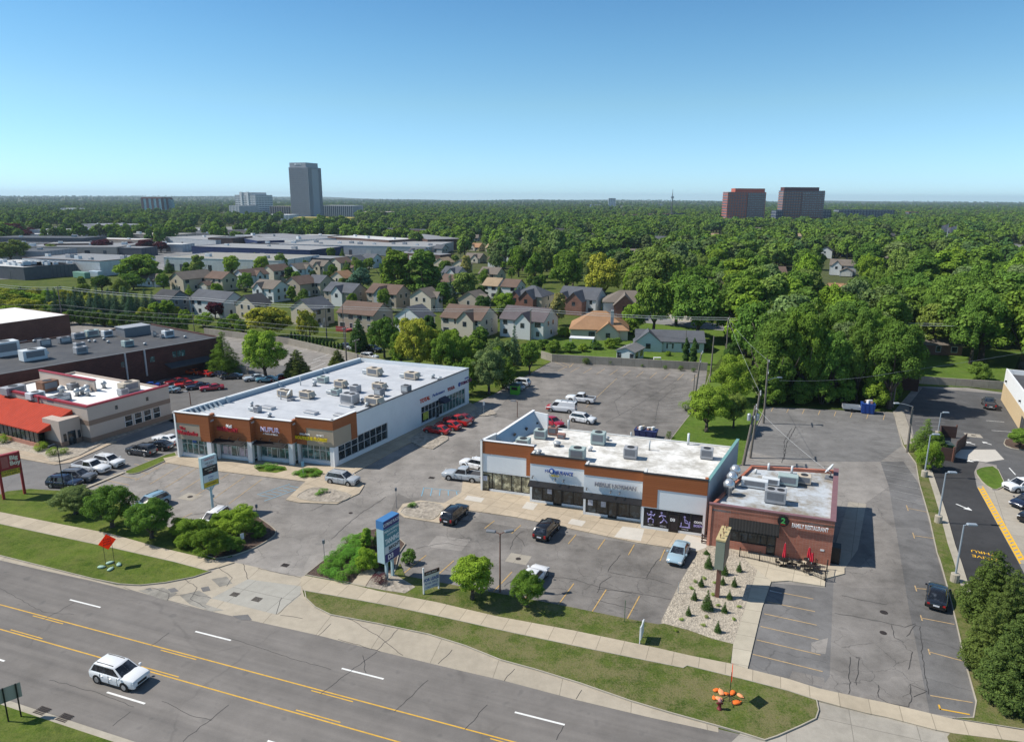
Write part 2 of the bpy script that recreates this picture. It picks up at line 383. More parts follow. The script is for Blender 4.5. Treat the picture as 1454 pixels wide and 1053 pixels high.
def roofing(name, c, stain, amount=0.5, seam_ang=None):
    """membrane roof: broad water stains, ponding rings, sheet seams"""
    if name in MATS: return MATS[name]
    m, nt, b = base_mat(name); p = _pos(nt)
    n1 = _noise(nt, p, 0.33, 6, 0.66); n2 = _noise(nt, p, 1.6, 4)
    t = _math(nt, 'ADD', _math(nt, 'MULTIPLY', n1, 0.75), _math(nt, 'MULTIPLY', n2, 0.25))
    cc = _mix(nt, _math(nt, 'MULTIPLY', _ramp(nt, t, 0.42, 0.60), amount), c, stain)
    if seam_ang is not None:
        sx = nt.nodes.new('ShaderNodeSeparateXYZ'); nt.links.new(p, sx.inputs[0])
        al = _math(nt, 'ADD', _math(nt, 'MULTIPLY', sx.outputs[0], math.cos(R(seam_ang))), _math(nt, 'MULTIPLY', sx.outputs[1], math.sin(R(seam_ang))))
        j = _math(nt, 'LESS_THAN', _math(nt, 'FRACT', _math(nt, 'DIVIDE', al, 3.0)), 0.03)
        cc = _mix(nt, _math(nt, 'MULTIPLY', j, 0.4), cc, tuple(x*0.6 for x in stain))
    nt.links.new(cc, b.inputs['Base Color']); b.inputs['Roughness'].default_value = 0.7; b.inputs['Specular IOR Level'].default_value = 0.25
    MATS[name] = m; return m
WHITE = mat('white_trim', (0.72,0.73,0.74), 0.5)
BLACK = mat('black_metal', (0.012,0.012,0.014), 0.45)
GALV = mat('galvanised', (0.42,0.45,0.47), 0.45, 0.3)
YELLOW = mat('yellow_paint', (0.62,0.36,0.045), 0.7, 0, 0.25, 2.5)
YMID = mat('worn_yellow_paint', (0.46,0.30,0.11), 0.75, 0, 0.4, 3)
YFADE = mat('faded_yellow_paint', (0.44,0.31,0.16), 0.8, 0, 0.35, 2.5)
WPAINT = mat('white_road_paint', (0.72,0.72,0.70), 0.7, 0, 0.15, 2.5)
WFADE = mat('faded_white_paint', (0.30,0.30,0.29), 0.8, 0, 0.3, 3)
BPAINT = mat('blue_stall_paint', (0.16,0.34,0.46), 0.8, 0, 0.3, 3)
TAR = mat('tar_seal', (0.045,0.043,0.043), 0.75, 0, 0.2, 3)
# ================================================================== GROUND, ROADS, LOTS
def px(*pts): return [XY(P(x, y)) for x, y in pts]
RA = ang(P(0, 857.8), P(660, 1034))                 # road bearing
BA = -17.3                                          # bearing of the shop bays
VA = 62.0                                           # bearing of the lots' depth
GRASS = turf('mown_grass', (0.050,0.085,0.014), (0.125,0.175,0.030), dryness=0.28)
GRASSD = turf('dry_verge_grass', (0.050,0.080,0.016), (0.115,0.150,0.034), (0.19,0.165,0.085), 0.75)
GRASSB = turf('bright_lawn', (0.055,0.105,0.016), (0.120,0.195,0.032), dryness=0.15)
ROADM = asphalt('road_asphalt', 0.145, 0.215, 0.3, (1.0,0.93,0.87), 0.0, (RA,), 0.07)
LOT = asphalt('worn_lot_asphalt', 0.170, 0.345, 0.5, (1.0,0.935,0.865), 0.45, None, 0.27)
LOTD = asphalt('dark_lot_asphalt', 0.095, 0.215, 0.4, (1.0,0.98,0.97), 0.4)
LOTM = asphalt('mid_lot_asphalt', 0.115, 0.275, 0.5, (1.0,0.935,0.87), 0.4, None, 0.27)
SEAL = asphalt('sealed_asphalt', 0.036, 0.062, 0.15, (0.98,0.98,1.02), 0.2)
FARLOT = asphalt('far_lot_asphalt', 0.16, 0.26, 0.3, (1,1,1), 0.5)
WALK = concrete('sidewalk_concrete', (0.46,0.395,0.30), (RA, 2.15, None), 0.22)
APRON = concrete('apron_concrete', (0.40,0.37,0.32), (RA, 4.6, 3.9), 0.34)
GUTT = concrete('gutter_concrete', (0.42,0.37,0.295), (RA + 8, 5.6, None), 0.26)
PLAZW = concrete('plaza_walk_concrete', (0.46,0.385,0.29), (-28, 2.3, 2.0), 0.24)
KERB = concrete('kerb_concrete', (0.42,0.38,0.31), None, 0.3)
PAD = concrete('pad_concrete', (0.38,0.345,0.29), (VA, 4.5, 4.0), 0.25)
NEWC = concrete('fresh_concrete', (0.53,0.50,0.45), None, 0.14)
GRAV = gravel('pale_gravel', (0.40,0.35,0.28), 6.0)
COBB = gravel('river_stones', (0.33,0.29,0.24), 2.6)
MULCH = gravel('dark_mulch', (0.085,0.055,0.042), 6)

def chaikin(poly, n=1):
    for _ in range(n):
        q = []
        for i in range(len(poly)):
            a, b = Vector(poly[i]), Vector(poly[(i+1) % len(poly)])
            q += [tuple(a*0.78+b*0.22), tuple(a*0.22+b*0.78)]
        poly = q
    return poly
def offset(poly, d):
    n = len(poly)
    A = sum(poly[i][0]*poly[(i+1)%n][1]-poly[(i+1)%n][0]*poly[i][1] for i in range(n))
    sgn = 1 if A > 0 else -1
    out = []
    for i in range(n):
        p0, p1, p2 = Vector(poly[i-1]), Vector(poly[i]), Vector(poly[(i+1)%n])
        d1 = (p1-p0).normalized(); d2 = (p2-p1).normalized()
        n1 = Vector((-d1.y, d1.x))*sgn; n2 = Vector((-d2.y, d2.x))*sgn
        m = n1+n2
        k = d/max(0.35, m.length_squared/2) if m.length > 1e-6 else d
        out.append(tuple(p1 + m*(k*0.5*1.0) * 1.0)) if m.length > 1e-6 else out.append(tuple(p1+n1*d))
    return out
def ring(mb, poly, w, z0, z1):
    a = poly; b = offset(poly, w); n = len(a)
    vs = [(*p, z0) for p in a]+[(*p, z1) for p in a]+[(*p, z1) for p in b]+[(*p, z0) for p in b]
    A = sum(a[i][0]*a[(i+1)%n][1]-a[(i+1)%n][0]*a[i][1] for i in range(n))
    fs = []
    for i in range(n):
        j = (i+1) % n
        for k in range(3):
            f = (k*n+i, k*n+j, (k+1)*n+j, (k+1)*n+i); fs.append(f if A > 0 else f[::-1])
    mb.add(vs, fs)
def island(name, poly, m, kerb=True, top=0.10, sm=0, kw=0.17, kname='kerb'):
    poly = chaikin(poly, sm)
    mb = MB(); mb.prism(offset(poly, kw) if kerb else poly, -0.01, top, False); structure(name, mb, m)
    if kerb:
        kb = MB(); ring(kb, poly, kw, -0.01, top + 0.035); structure(kname, kb, KERB)

# base ground to the horizon
g = MB(); g.sheet([(-11000, -250), (11000, -250), (11000, 12500), (-11000, 12500)], -0.30)
structure('ground', g, turf('far_ground', (0.040,0.060,0.018), (0.090,0.110,0.040), (0.12,0.11,0.07), 0.4))
g = MB(); g.sheet(px((-600,480),(-600,900),(-700,1300),(2000,1400),(2200,600),(1700,430),(1000,395),(420,372),(-100,380)), -0.02)
structure('lawn', g, turf('garden_grass', (0.035,0.062,0.012), (0.090,0.128,0.024), dryness=0.3))

# the paved centre: one sheet of asphalt, islands stand on it
g = MB(); g.sheet(px((-900,560),(-300,480),(95,456),(300,476),(420,478),(548,523),(600,560),(700,560),(742,536),(783,512),(1004,526),
    (1000,552),(1086,576),(1268,583),(1300,540),(1445,560),(1600,640),(1700,1010),(1400,1040),(1062,950),(432,838),(300,812),(-900,560)), 0.0)
structure('parking_lot', g, LOT)
def sheet(name, pts, m, z): 
    mb = MB(); mb.sheet(px(*pts), z); return structure(name, mb, m)
# tone changes between the separate lots
sheet('shop_lot', [(545,752),(565,700),(640,735),(1000,785),(965,829),(938,884),(934,887),(803,861),(575,818),(560,795)], LOTM, 0.004)
sheet('drive_lot', [(1095,827),(1172,834),(1172,800),(1185,790),(1178,960),(1165,978),(1062,951),(1082,864)], LOTD, 0.004)
sheet('drive_lot', [(1283,655),(1305,687),(1313,715),(1330,786),(1345,838),(1358,882),(1372,938),(1387,996),(1381,1020),(1320,1012),(1290,860),(1262,690),(1250,655)], LOTD, 0.004)
sheet('rear_lot', [(742,537),(783,513),(1004,527),(1000,553),(980,587),(955,622),(800,612),(700,590)], LOTM, 0.004)
sheet('rear_lot', [(1090,577),(1212,583),(1268,586),(1272,599),(1280,633),(1250,655),(1130,655),(1062,640)], asphalt('aged_dark_asphalt', 0.12, 0.235, 0.4, (1,0.98,0.96), 0.4), 0.004)
sheet('diner_drive', [(-200,640),(0,635),(70,660),(110,650),(250,590),(250,640),(120,697),(43,695),(0,703),(-200,745)], asphalt('grey_drive_asphalt', 0.14, 0.22, 0.3, (1,0.97,0.95), 0.25), 0.004)
sheet('car_lot', [(190,575),(262,517),(318,507),(425,522),(470,540),(245,600)], asphalt('car_lot_asphalt', 0.10, 0.165, 0.3, (1,0.98,0.97), 0.3), 0.004)
sheet('side_lot', [(1172,834),(1172,800),(1200,735),(1262,690),(1290,860),(1320,1012),(1165,978),(1178,960)], asphalt('mid_side_asphalt', 0.125, 0.285, 0.65, (1.0,0.94,0.88), 0.5, None, 0.32), 0.003)
# square repair patches in the asphalt
for q, m in (([(1176,905),(1152,912),(1152,925),(1172,928)], LOT), ([(1125,952),(1170,962),(1172,976),(1120,964)], LOTM), ([(620,760),(668,766),(655,782),(606,776)], LOT),
             ([(733,790),(757,793),(750,805),(724,802)], LOTM), ([(1225,985),(1295,990),(1290,1008),(1230,1000)], LOTM)):
    sheet('asphalt_patch', q, m, 0.008)

# the road
ro = P(0, 857.8); ru = Vector((math.cos(R(RA)), math.sin(R(RA)), 0)); rv = Vector((-ru.y, ru.x, 0))
def RC(p):      # road coordinates (along, across)
    d = Vector((p[0], p[1], 0)) - Vector((ro.x, ro.y, 0)); return d.dot(ru), d.dot(rv)
def RW(a, c): v = Vector((ro.x, ro.y, 0)) + ru*a + rv*c; return (v.x, v.y)
far_e = RC(P(20, 797))[1]; near_e = (RC(P(55, 1010))[1] + RC(P(192, 1052))[1]) / 2
mid_e = RC(P(535, 923))[1]
g = MB(); g.sheet([RW(-400, near_e), RW(400, near_e), RW(400, far_e), RW(-400, far_e)], 0.004); structure('road', g, ROADM)
g = MB(); g.prism([RW(-400, near_e), RW(400, near_e), RW(400, near_e - 0.55), RW(-400, near_e - 0.55)], -0.01, 0.06, False); structure('kerb', g, KERB)
g = MB(); g.prism([RW(-400, near_e - 0.55), RW(400, near_e - 0.55), RW(400, near_e - 40), RW(-400, near_e - 40)], -0.01, 0.10, False); structure('verge', g, GRASS)
# concrete gutter lane right of the driveway
sheet('gutter', [(1020,1039),(923,1018),(818,993),(716,966),(660,953),(535,923),(450,901),(372.8,884),(289,865),(193,839),(165,830),(198,831.7),(234,828),(275,820),(300,811.6),(309.5,806),
    (333,798),(366,805),(397.5,814),(428,818.5),(428,832),(432,846),(447,862.5),(469,873.5),(535,886),(568,893),(606.6,901),(660,917.5),(711,938),(757.6,950.6),(823.6,971),(895,996),(950,1012.5),(1020,1032)], GUTT, 0.009)
sheet('apron_patch', [(352,822),(428,832),(426,845),(392,872),(300,849)], concrete('grey_new_concrete', (0.38,0.365,0.325), (RA, 4.6, 3.9), 0.2), 0.013)
sheet('driveway_apron', [(1160,995),(1194,1004),(1260,1019),(1354.5,1042),(1362,1075),(1385,1140),(1000,1090),(1051,1041),(1086,1052),(1104,1046),(1137,1031.6),(1159,1021),(1163,1009)], APRON, 0.012)
# left gutter
sheet('gutter', [(-200,746),(0,795),(60,809),(133,825),(185,838),(170,831),(132,822.6),(0,789.6),(-200,739.6)], GUTT, 0.013)

# road markings
def line(a0, a1, c, w_=0.11, m=YELLOW, z=0.010, name='lane_marking'):
    n = max(2, int(abs(a1-a0)/4)); mb = MB(); mb.strip([RW(a0+(a1-a0)*i/n, c) for i in range(n+1)], w_, z); structure(name, mb, m)
c1 = (RC(P(0,857.8))[1] + RC(P(660,1034))[1] + RC(P(400,964.9))[1]) / 3
c2 = (RC(P(0,892.8))[1] + RC(P(250,963))[1] + RC(P(562,1052))[1]) / 3
line(-300, 300, c1, 0.115); line(-300, 300, c2, 0.115)
def dashes(pa, pb, c, m, w_):
    a, b = RC(P(*pa))[0], RC(P(*pb))[0]
    for k in range(-6, 8):
        if -80 < a + k*15.24 < 120: line(a + k*15.24, b + k*15.24, c, w_, m)
dashes((49.5,872),(92,883.7), c1 - 0.27, YELLOW, 0.10)
dashes((11.5,895.5),(56,908.7), c2 + 0.27, YELLOW, 0.10)
dashes((99,851),(143,861.7), (RC(P(99,851))[1]+RC(P(536,961))[1])/2, WPAINT, 0.17)
dashes((152,982),(205.5,998.7), RC(P(178,990))[1], WPAINT, 0.17)

# verges, sidewalks
island('verge', px((-300,714),(0,789.6),(132,822.6),(170,830),(198,831.7),(234,828),(275,820),(300,811.6),(292.5,810),(250,798.5),(167,779.6),(84,762),(0,744),(-300,680)), GRASS)
def slab(name, pts, m, top): mb = MB(); mb.prism(px(*pts), -0.01, top, False); structure(name, mb, m)
slab('sidewalk', [(-300,680),(0,744),(84,762),(167,779.6),(250.7,798.5),(292.5,810),(311,806),(333,799),(300,795),(230,778.6),(154.6,757.7),(87.7,745),(0,727.4),(-300,665)], WALK, 0.107)
island('verge', px((432,838.6),(491,849),(553.7,860.5),(641,879),(730,899),(853.8,925),(969.4,948.4),(975,945),(1059,965.5),(1119,981),(1160,994.4),(1163,1009),(1159,1021),(1137,1031.6),(1104,1046),(1086,1052),(1051,1041),(1020,1032),
    (950,1012.5),(895,996),(823.6,971),(757.6,950.6),(711,938),(660,917.5),(606.6,901),(568,893),(535,886),(469,873.5),(447,862.5),(434,850)), GRASSD)
slab('sidewalk', [(428,832),(431,838.4),(491,849),(553.7,860.5),(641,879),(730,899),(853.8,925),(969.4,948.4),(975,945),(1059,965.5),(1119,981),(1160,994.4),(1194,1003.7),(1230,1013),(1260,1019),(1328,1036.8),(1354.5,1042),(1480,1058),
    (1480,1044),(1454,1038),(1352,1021.5),(1314,1012),(1260,999),(1230,993),(1162,978),(1119,964.5),(1063,950.5),(1037,942.8),(977.6,931),(935,921),(812.6,895.5),(702.5,875),(620,855.6),(537,839.7),(497,830),(432.5,817.7),(428,820)], WALK, 0.107)
slab('lawn', [(-300,665),(0,727.4),(87.7,745),(154.6,757.7),(230,778.6),(300,795),(330,790),(275,757),(245,752),(175,716),(117,697),(89,697.5),(69,696.3),(43,694.6),(10,698),(0,702.7),(-300,735)][:16] + [(-300,655)], GRASS, 0.10)
island('planting_island', px((245,752),(300,742),(330,726),(358,728),(372,738),(386,748),(393,755),(390,761.6),(376,771),(359,780),(330,790),(300,795),(275,775)), MULCH, sm=1, top=0.118)
slab('grass_strip', [(432.5,817.7),(497,830),(537,839.7),(620,855.6),(702.5,875),(812.6,895.5),(935,921),(977.6,931),(1037,942.8),(1041,915),(1013,908),(979,896),(942,886),(934,887),(890,879),(803,861),(575,818),(568,800),(560,815)], GRASSD, 0.10)
island('planting_bed', px((433,817),(462,794),(492,771),(510,757),(540,750),(566,764),(576,773),(567,786),(561,812),(540,838),(497,829)), MULCH, sm=0, top=0.119)
slab('gravel_bed', [(939,882),(965,829),(995,777),(1004,768),(1046,784),(1075,810),(1053,878),(1041,915),(1013,908),(979,895.5),(942,886)], GRAV, 0.112)
slab('sidewalk', [(1075,810),(1095,826),(1082,863.5),(1061.5,950),(1038,942.5),(1041,915),(1053,878)], concrete('side_walk_concrete', (0.46,0.415,0.33), (VA+11, 2.2, None), 0.2), 0.104)
slab('patio', [(1004,766),(1176,804),(1199,806),(1199,815),(1172,822),(1171,833),(1120,825),(1096,826.5),(1075,810),(1046,784)], concrete('patio_concrete', (0.50,0.44,0.34), (-26, 2.6, 2.6), 0.2), 0.108)
sheet('side_pavement', [(1176,803),(1184,780),(1205,712),(1230,715),(1218,780),(1200,806)], PAD, 0.006)
# walk in front of the brown and white shops, with fresh slabs
slab('shop_walk', [(660,660),(681,663),(1003,765),(1004,778),(992,784),(905,771),(735,735),(640,721),(632,735),(624,743),(575,735),(564,727),(572,716),(597,711),(630,715),(655,700)], PLAZW, 0.11)
for q in ([(1003,766),(1003,778),(990,783),(962,777),(975,760)], [(884,748),(915,752),(910,769),(872,763)], [(664,704),(688,708),(683,714),(659,710)], [(748,713),(764,716),(757,725),(741,722)], [(812,737),(832,741),(826,748),(806,744)]):
    slab('fresh_slab', q, NEWC, 0.115)
island('stone_bed', px((575,719),(600,712),(634,718),(618,738),(606,739),(566,731)), COBB, top=0.125, sm=1)
# plaza walk, grass beds, corner island
slab('plaza_walk', [(232,651),(253,647),(300,650),(478,662),(668,572),(680,580),(612,615),(560,640),(503,672),(517,690),(510,701),(478,716),(425,714),(406,710),(434,684),(300,668),(236,657)], PLAZW, 0.11)
island('stone_bed', px((418,706),(440,693),(461,693),(500,702),(495,709),(477,715),(430,711)), COBB, top=0.125, sm=1)
for q in ([(362,665),(378,660),(405,663),(408,668),(392,672),(368,670)], [(417,674),(425,668),(450,665),(459,670),(455,677),(430,679)]):
    slab('planting_bed', q, GRASS, 0.125)
for q in ([(578,625),(600,612),(636,620),(637,624),(615,638),(596,634)], [(660,592),(680,578),(700,583),(705,588),(690,591)]):
    slab('stone_bed', q, COBB, 0.135)
# strip between diner lot and plaza lot
island('grass_strip', px((175,671),(190,664),(248,641),(252,648),(240,652),(200,671),(185,674)), GRASS, sm=1)
mb = MB(); mb.strip(px((112,697),(176,671)), 0.5, 0.13); structure('kerb', mb, KERB)
island('gravel_bed', px((-120,635),(0,630),(60,640),(110,648),(84,655.5),(66,656),(30,648),(0,645),(-120,650)), GRAV, sm=0, top=0.10)
slab('gravel_bed', [(-60,628),(85,625),(120,618),(240,588),(246,594),(150,627),(110,648),(60,641),(0,631)], COBB, 0.095)
slab('diner_walk', [(-150,640),(0,634),(60,646),(72,655),(85,657),(115,647),(160,626),(166,627),(100,657),(78,660),(55,656),(0,646),(-150,655)], concrete('diner_walk', (0.44,0.36,0.27), (VA, 2, 2), 0.2), 0.105)
# rear beds and verges
slab('verge', [(548,523),(600,545),(667,575),(700,560),(742,536),(783,513),(770,503),(700,490),(560,500)], GRASS, 0.09)
slab('lawn', [(783,510),(1003,525),(1040,540),(1095,520),(1050,470),(900,455),(760,470),(740,500)], GRASSB, 0.05)
island('lawn', px((952,624),(966,606),(980,588),(1000,554),(1008,530),(1060,535),(1086,577),(1082,590),(1066,622),(1055,660),(1030,665),(950,640)), GRASSB)
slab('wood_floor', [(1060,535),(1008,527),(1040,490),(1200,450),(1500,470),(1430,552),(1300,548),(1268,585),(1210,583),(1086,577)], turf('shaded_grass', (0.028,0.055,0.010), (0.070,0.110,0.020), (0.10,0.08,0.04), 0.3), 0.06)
slab('lawn', [(1300,548),(1430,552),(1450,500),(1330,490),(1290,515)], GRASSB, 0.09)
island('verge', px((1272,599),(1285,597),(1295,632),(1319,669),(1330,701),(1339.6,733),(1351,774),(1360,800),(1375,850),(1395,905),(1425,960),(1460,1010),(1480,1044),(1454,1037),(1352,1020.5),(1381,1019),(1385,996),(1369,938),(1356.5,882),(1344,832),(1334,796),(1330,786),(1319,735.5),(1313,715),(1305,687.6),(1300,658),(1282,633)), GRASSD)
slab('sidewalk', [(1268,584),(1283,584),(1290,604),(1299,630),(1284,632),(1274,605)], PAD, 0.11)
slab('verge', [(1345,1046),(1352,1038),(1454,1052),(1480,1056),(1480,1075),(1355,1075)], GRASSD, 0.09)
# drive-through
sheet('drive_through_lane', [(1319,669),(1330,655),(1330,640),(1390,655),(1383,670),(1387,691),(1447,800),(1500,900),(1540,1000),(1440,985),(1400,905),(1375,850),(1360,800),(1351,774),(1340,733),(1330,701)], SEAL, 0.012)
sheet('rear_lot', [(1290,575),(1310,550),(1430,560),(1480,640),(1500,690),(1420,690),(1415,660),(1390,655),(1330,640),(1319,669),(1299,630)], asphalt('grey_lot_asphalt', 0.075, 0.13, 0.3, (1,1,1.02), 0.3), 0.008)
mb = MB(); mb.strip(px((1319,668),(1330,701),(1340,733),(1351,774),(1360,800),(1375,850)), 0.75, 0.125); structure('kerb', mb, KERB)
island('grass_island', px((1383,669.5),(1392,664),(1415,661.5),(1428.5,690),(1412.5,697),(1396.5,687.6)), GRASSB, sm=1)
sheet('concrete_pad', [(1388,690),(1396,688),(1412,697),(1428,690),(1500,690),(1520,810),(1449,800)], PAD, 0.016)
sheet('concrete_pad', [(1345,646),(1365,638),(1413,638),(1426,652),(1400,656),(1360,650)], NEWC, 0.016)
island('planting_bed', px((1424,632),(1428,622),(1460,625),(1470,640),(1440,638)), MULCH, sm=1)
# ---- painted stalls
def paint_line(a, b, m=YFADE, w_=0.11, z=0.021, name='stall_line'):
    mb = MB(); mb.strip([XY(P(*a)), XY(P(*b))], w_, z); structure(name, mb, m)
def stalls(a0, a1, b0, b1, n, m=YFADE, w_=0.11, skip=(), name='stall_line'):
    """n lines interpolated in the world between the first (a0-a1) and the last (b0-b1)"""
    A0, A1, B0, B1 = P(*a0), P(*a1), P(*b0), P(*b1)
    mb = MB()
    for i in range(n):
        if i in skip: continue
        t = i/(n-1); q0 = A0.lerp(B0, t); q1 = A1.lerp(B1, t); mb.strip([XY(q0), XY(q1)], w_, 0.021)
    structure(name, mb, m)
stalls((573.5,813.5),(605,788), (890.5,878.5),(908,846), 8, YMID, 0.11)
stalls((688,750),(702,739), (937,796),(944,780), 7, YMID, 0.10)
stalls((1094,838),(1155,850), (1068.9,928.4),(1168,953), 6, YFADE, 0.11)
paint_line((1093,838),(1110,841.5), WPAINT, 0.2)
for y0, x0 in ((721,1288),(760,1297),(835,1300),(877,1308),(925,1319)):
    x1 = {721:1318,760:1332,835:1345,877:1355,925:1367}[y0]; y1 = {721:727,760:765,835:838,877:886,925:938}[y0]
    paint_line((x0,y0),(x1,y1)); paint_line((x0-1,y0-4),(x0+1.5,y0+4))
paint_line((1321,987),(1381,997)); paint_line((1334,1006),(1377,1014), YELLOW, 0.14); paint_line((1333,1000),(1335,1007), YELLOW, 0.14)
stalls((1230,599),(1270,602),(1268,706),(1316,717), 14, WFADE, 0.09)
stalls((1078,597),(1128,600),(1078,652),(1140,657), 11, WFADE, 0.09)
stalls((1098,578),(1095,584),(1256,589),(1254,596), 8, YFADE, 0.11)
stalls((805,520),(792,527),(990,532),(982,541), 11, YFADE, 0.10)
stalls((955,560),(999,553),(915,612),(957,618), 13, WFADE, 0.09)
paint_line((876,537),(832,578), YFADE, 0.09); paint_line((788,514),(806,522)); paint_line((795,513),(812,520)); paint_line((816,514),(808,522))
stalls((236,657),(192,682),(372,680),(325,715), 7, YFADE, 0.09)
stalls((246,742),(273,728),(170,714),(190,700), 4, YFADE, 0.1)
stalls((365,702),(412,687),(375,711),(420,695), 2, BPAINT, 0.12)
for i in range(6): paint_line((368+i*8.5,703-i*2.7),(384+i*8,705.5-i*2.7), BPAINT, 0.1)
for i in range(5):
    x = 602+i*11.5; paint_line((x, 692+i*1.4),(x-3.5+i*1.2, 704-i*0.2), BPAINT, 0.11)
paint_line((600,692),(652,697), BPAINT, 0.1)
stalls((500,655),(530,640),(585,612),(620,590), 5, WFADE, 0.08)
stalls((128,688),(168,697),(205,652),(238,658), 6, YFADE, 0.1)
stalls((290,528),(330,520),(430,560),(470,545), 6, WFADE, 0.08)
stalls((447,500),(480,490),(380,505),(410,496), 3, WPAINT, 0.12); stalls((445,511),(472,501),(500,516),(528,506), 3, WPAINT, 0.12); stalls((430,520),(455,511),(440,525),(462,515), 2, WPAINT, 0.12)
stalls((1297,592),(1342,594),(1303,610),(1343,612), 4, WFADE, 0.11); stalls((1400,597),(1426,599),(1408,611),(1436,613), 2, WPAINT, 0.11)
# drive-through hatching, arrows and words
hz0, hz1 = P(1389,692), P(1449,800); wv = (P(1397,690) - P(1389,692))
mb = MB(); mb.strip([XY(hz0), XY(hz1)], 0.16, 0.024); mb.strip([XY(hz0+wv*0.75), XY(hz1+wv*0.75)], 0.16, 0.024)
for i in range(1, 25):
    q = hz0.lerp(hz1, i/25); mb.strip([XY(q+wv*0.06), XY(q+wv*0.70)], 0.34, 0.021)
structure('lane_marking', mb, mat('bright_yellow_paint', (0.75,0.42,0.02), 0.7, 0, 0.1, 2))
paint_line((1433,664),(1442,674), WPAINT, 0.16)
def arrow(p, a, L=2.2):
    mb = MB(Fr((p.x, p.y, 0.022), a)); mb.add([(-L/2,-0.11,0),(L*0.1,-0.11,0),(L*0.1,0.11,0),(-L/2,0.11,0),(L*0.1,-0.5,0),(L/2,0,0),(L*0.1,0.5,0)], [(0,1,2,3),(4,5,6)]); structure('lane_arrow', mb, WPAINT)
arrow(P(1369,720), -68); arrow(P(1381,654), 190); arrow(P(1378,629), 110, 1.6); arrow(P(1401,629), 112, 1.6)
# crack seals traced in the lots
def crack(*pts, w_=0.055, z=0.018):
    out = []; q = px(*pts)
    for i in range(len(q)-1):
        a, b = Vector(q[i]), Vector(q[i+1]); n = max(2, int((b-a).length/0.5))
        for k in range(n):
            p = a.lerp(b, k/n)
            if k: p += Vector((random.uniform(-1,1), random.uniform(-1,1)))*0.09
            out.append(tuple(p))
    out.append(q[-1]); mb = MB(); mb.strip(out, w_, z); structure('crack_seal', mb, TAR)
crack((881,787),(870,800),(863,812)); crack((770,817),(815,822),(850,833),(905,842),(960,852)); crack((868,818),(852,829),(848,841)); crack((848,836),(870,838),(897,842))
crack((945,783),(930,800),(918,820),(955,830)); crack((865,812),(920,822)); crack((846,851),(880,860),(905,866)); crack((716,832),(735,818),(745,807))
crack((590,779),(620,772),(632,771),(668,776)); crack((731,758),(742,768),(745,775)); crack((724,780),(730,765),(738,756),(745,754))
crack((1207,932),(1205,985)); crack((1220,934),(1216,972)); crack((1215,933),(1223,934)); crack((1247,972),(1248,990),(1262,998),(1290,1003),(1294,995),(1292,971),(1316,981),(1297,989))
crack((1266,887),(1270,905),(1283,911)); crack((1287,903),(1300,887),(1307,889),(1310,930),(1318,985)); crack((1290,950),(1296,925)); crack((1195,845),(1225,852),(1260,858)); crack((1185,870),(1230,878),(1285,890),(1300,885))
crack((1150,735),(1150,760)); crack((1062,652),(1090,657),(1180,662)); crack((1113,652),(1117,630),(1128,610),(1130,606), w_=0.12); crack((1110,657),(1113,645),(1114,625),(1124,608), w_=0.1)
crack((800,540),(850,556),(900,560),(985,566)); crack((735,566),(790,560),(850,563)); crack((860,600),(905,575),(960,540)); crack((880,590),(872,570),(905,545)); crack((930,600),(935,570),(960,548))
crack((440,725),(470,712),(500,706)); crack((470,765),(510,730),(548,705)); crack((300,710),(330,722),(318,730)); crack((250,735),(290,728),(340,742))
# long transverse cracks over the road and concrete joints
for a, b, z in (((62,880),(105,855),.012),((215,916),(240,898),.012),((260,1052),(325,1000),.012),((160,1030),(185,1010),.012),((452,902),(470,885),.016),((535,923),(565,893),.016),((622,942),(642,922),.016),((716,966),(731,949),.016),((818,992),(826,979),.016),((430,878),(398,873),.017),
               ((394,872),(428,842),.017),((455,985),(535,925),.012),((560,1010),(608,965),.012),((660,1035),(692,1000),.012),((790,1050),(800,1030),.012),((515,930),(520,955),.012)):
    crack(a, b, w_=0.05, z=z)
crack((470,770+100),(500,880),(540,905),(572,930),w_=0.05,z=.016); crack((0,835),(60,868),(105,872),w_=0.04,z=.012); crack((70,965),(130,980),(190,1003),w_=0.04,z=.012); crack((230,995),(270,1015),(300,1022),w_=0.04,z=.012); crack((480,907),(540,925),w_=0.05,z=.016); crack((325,905),(400,930),(470,950),w_=0.04,z=.012)
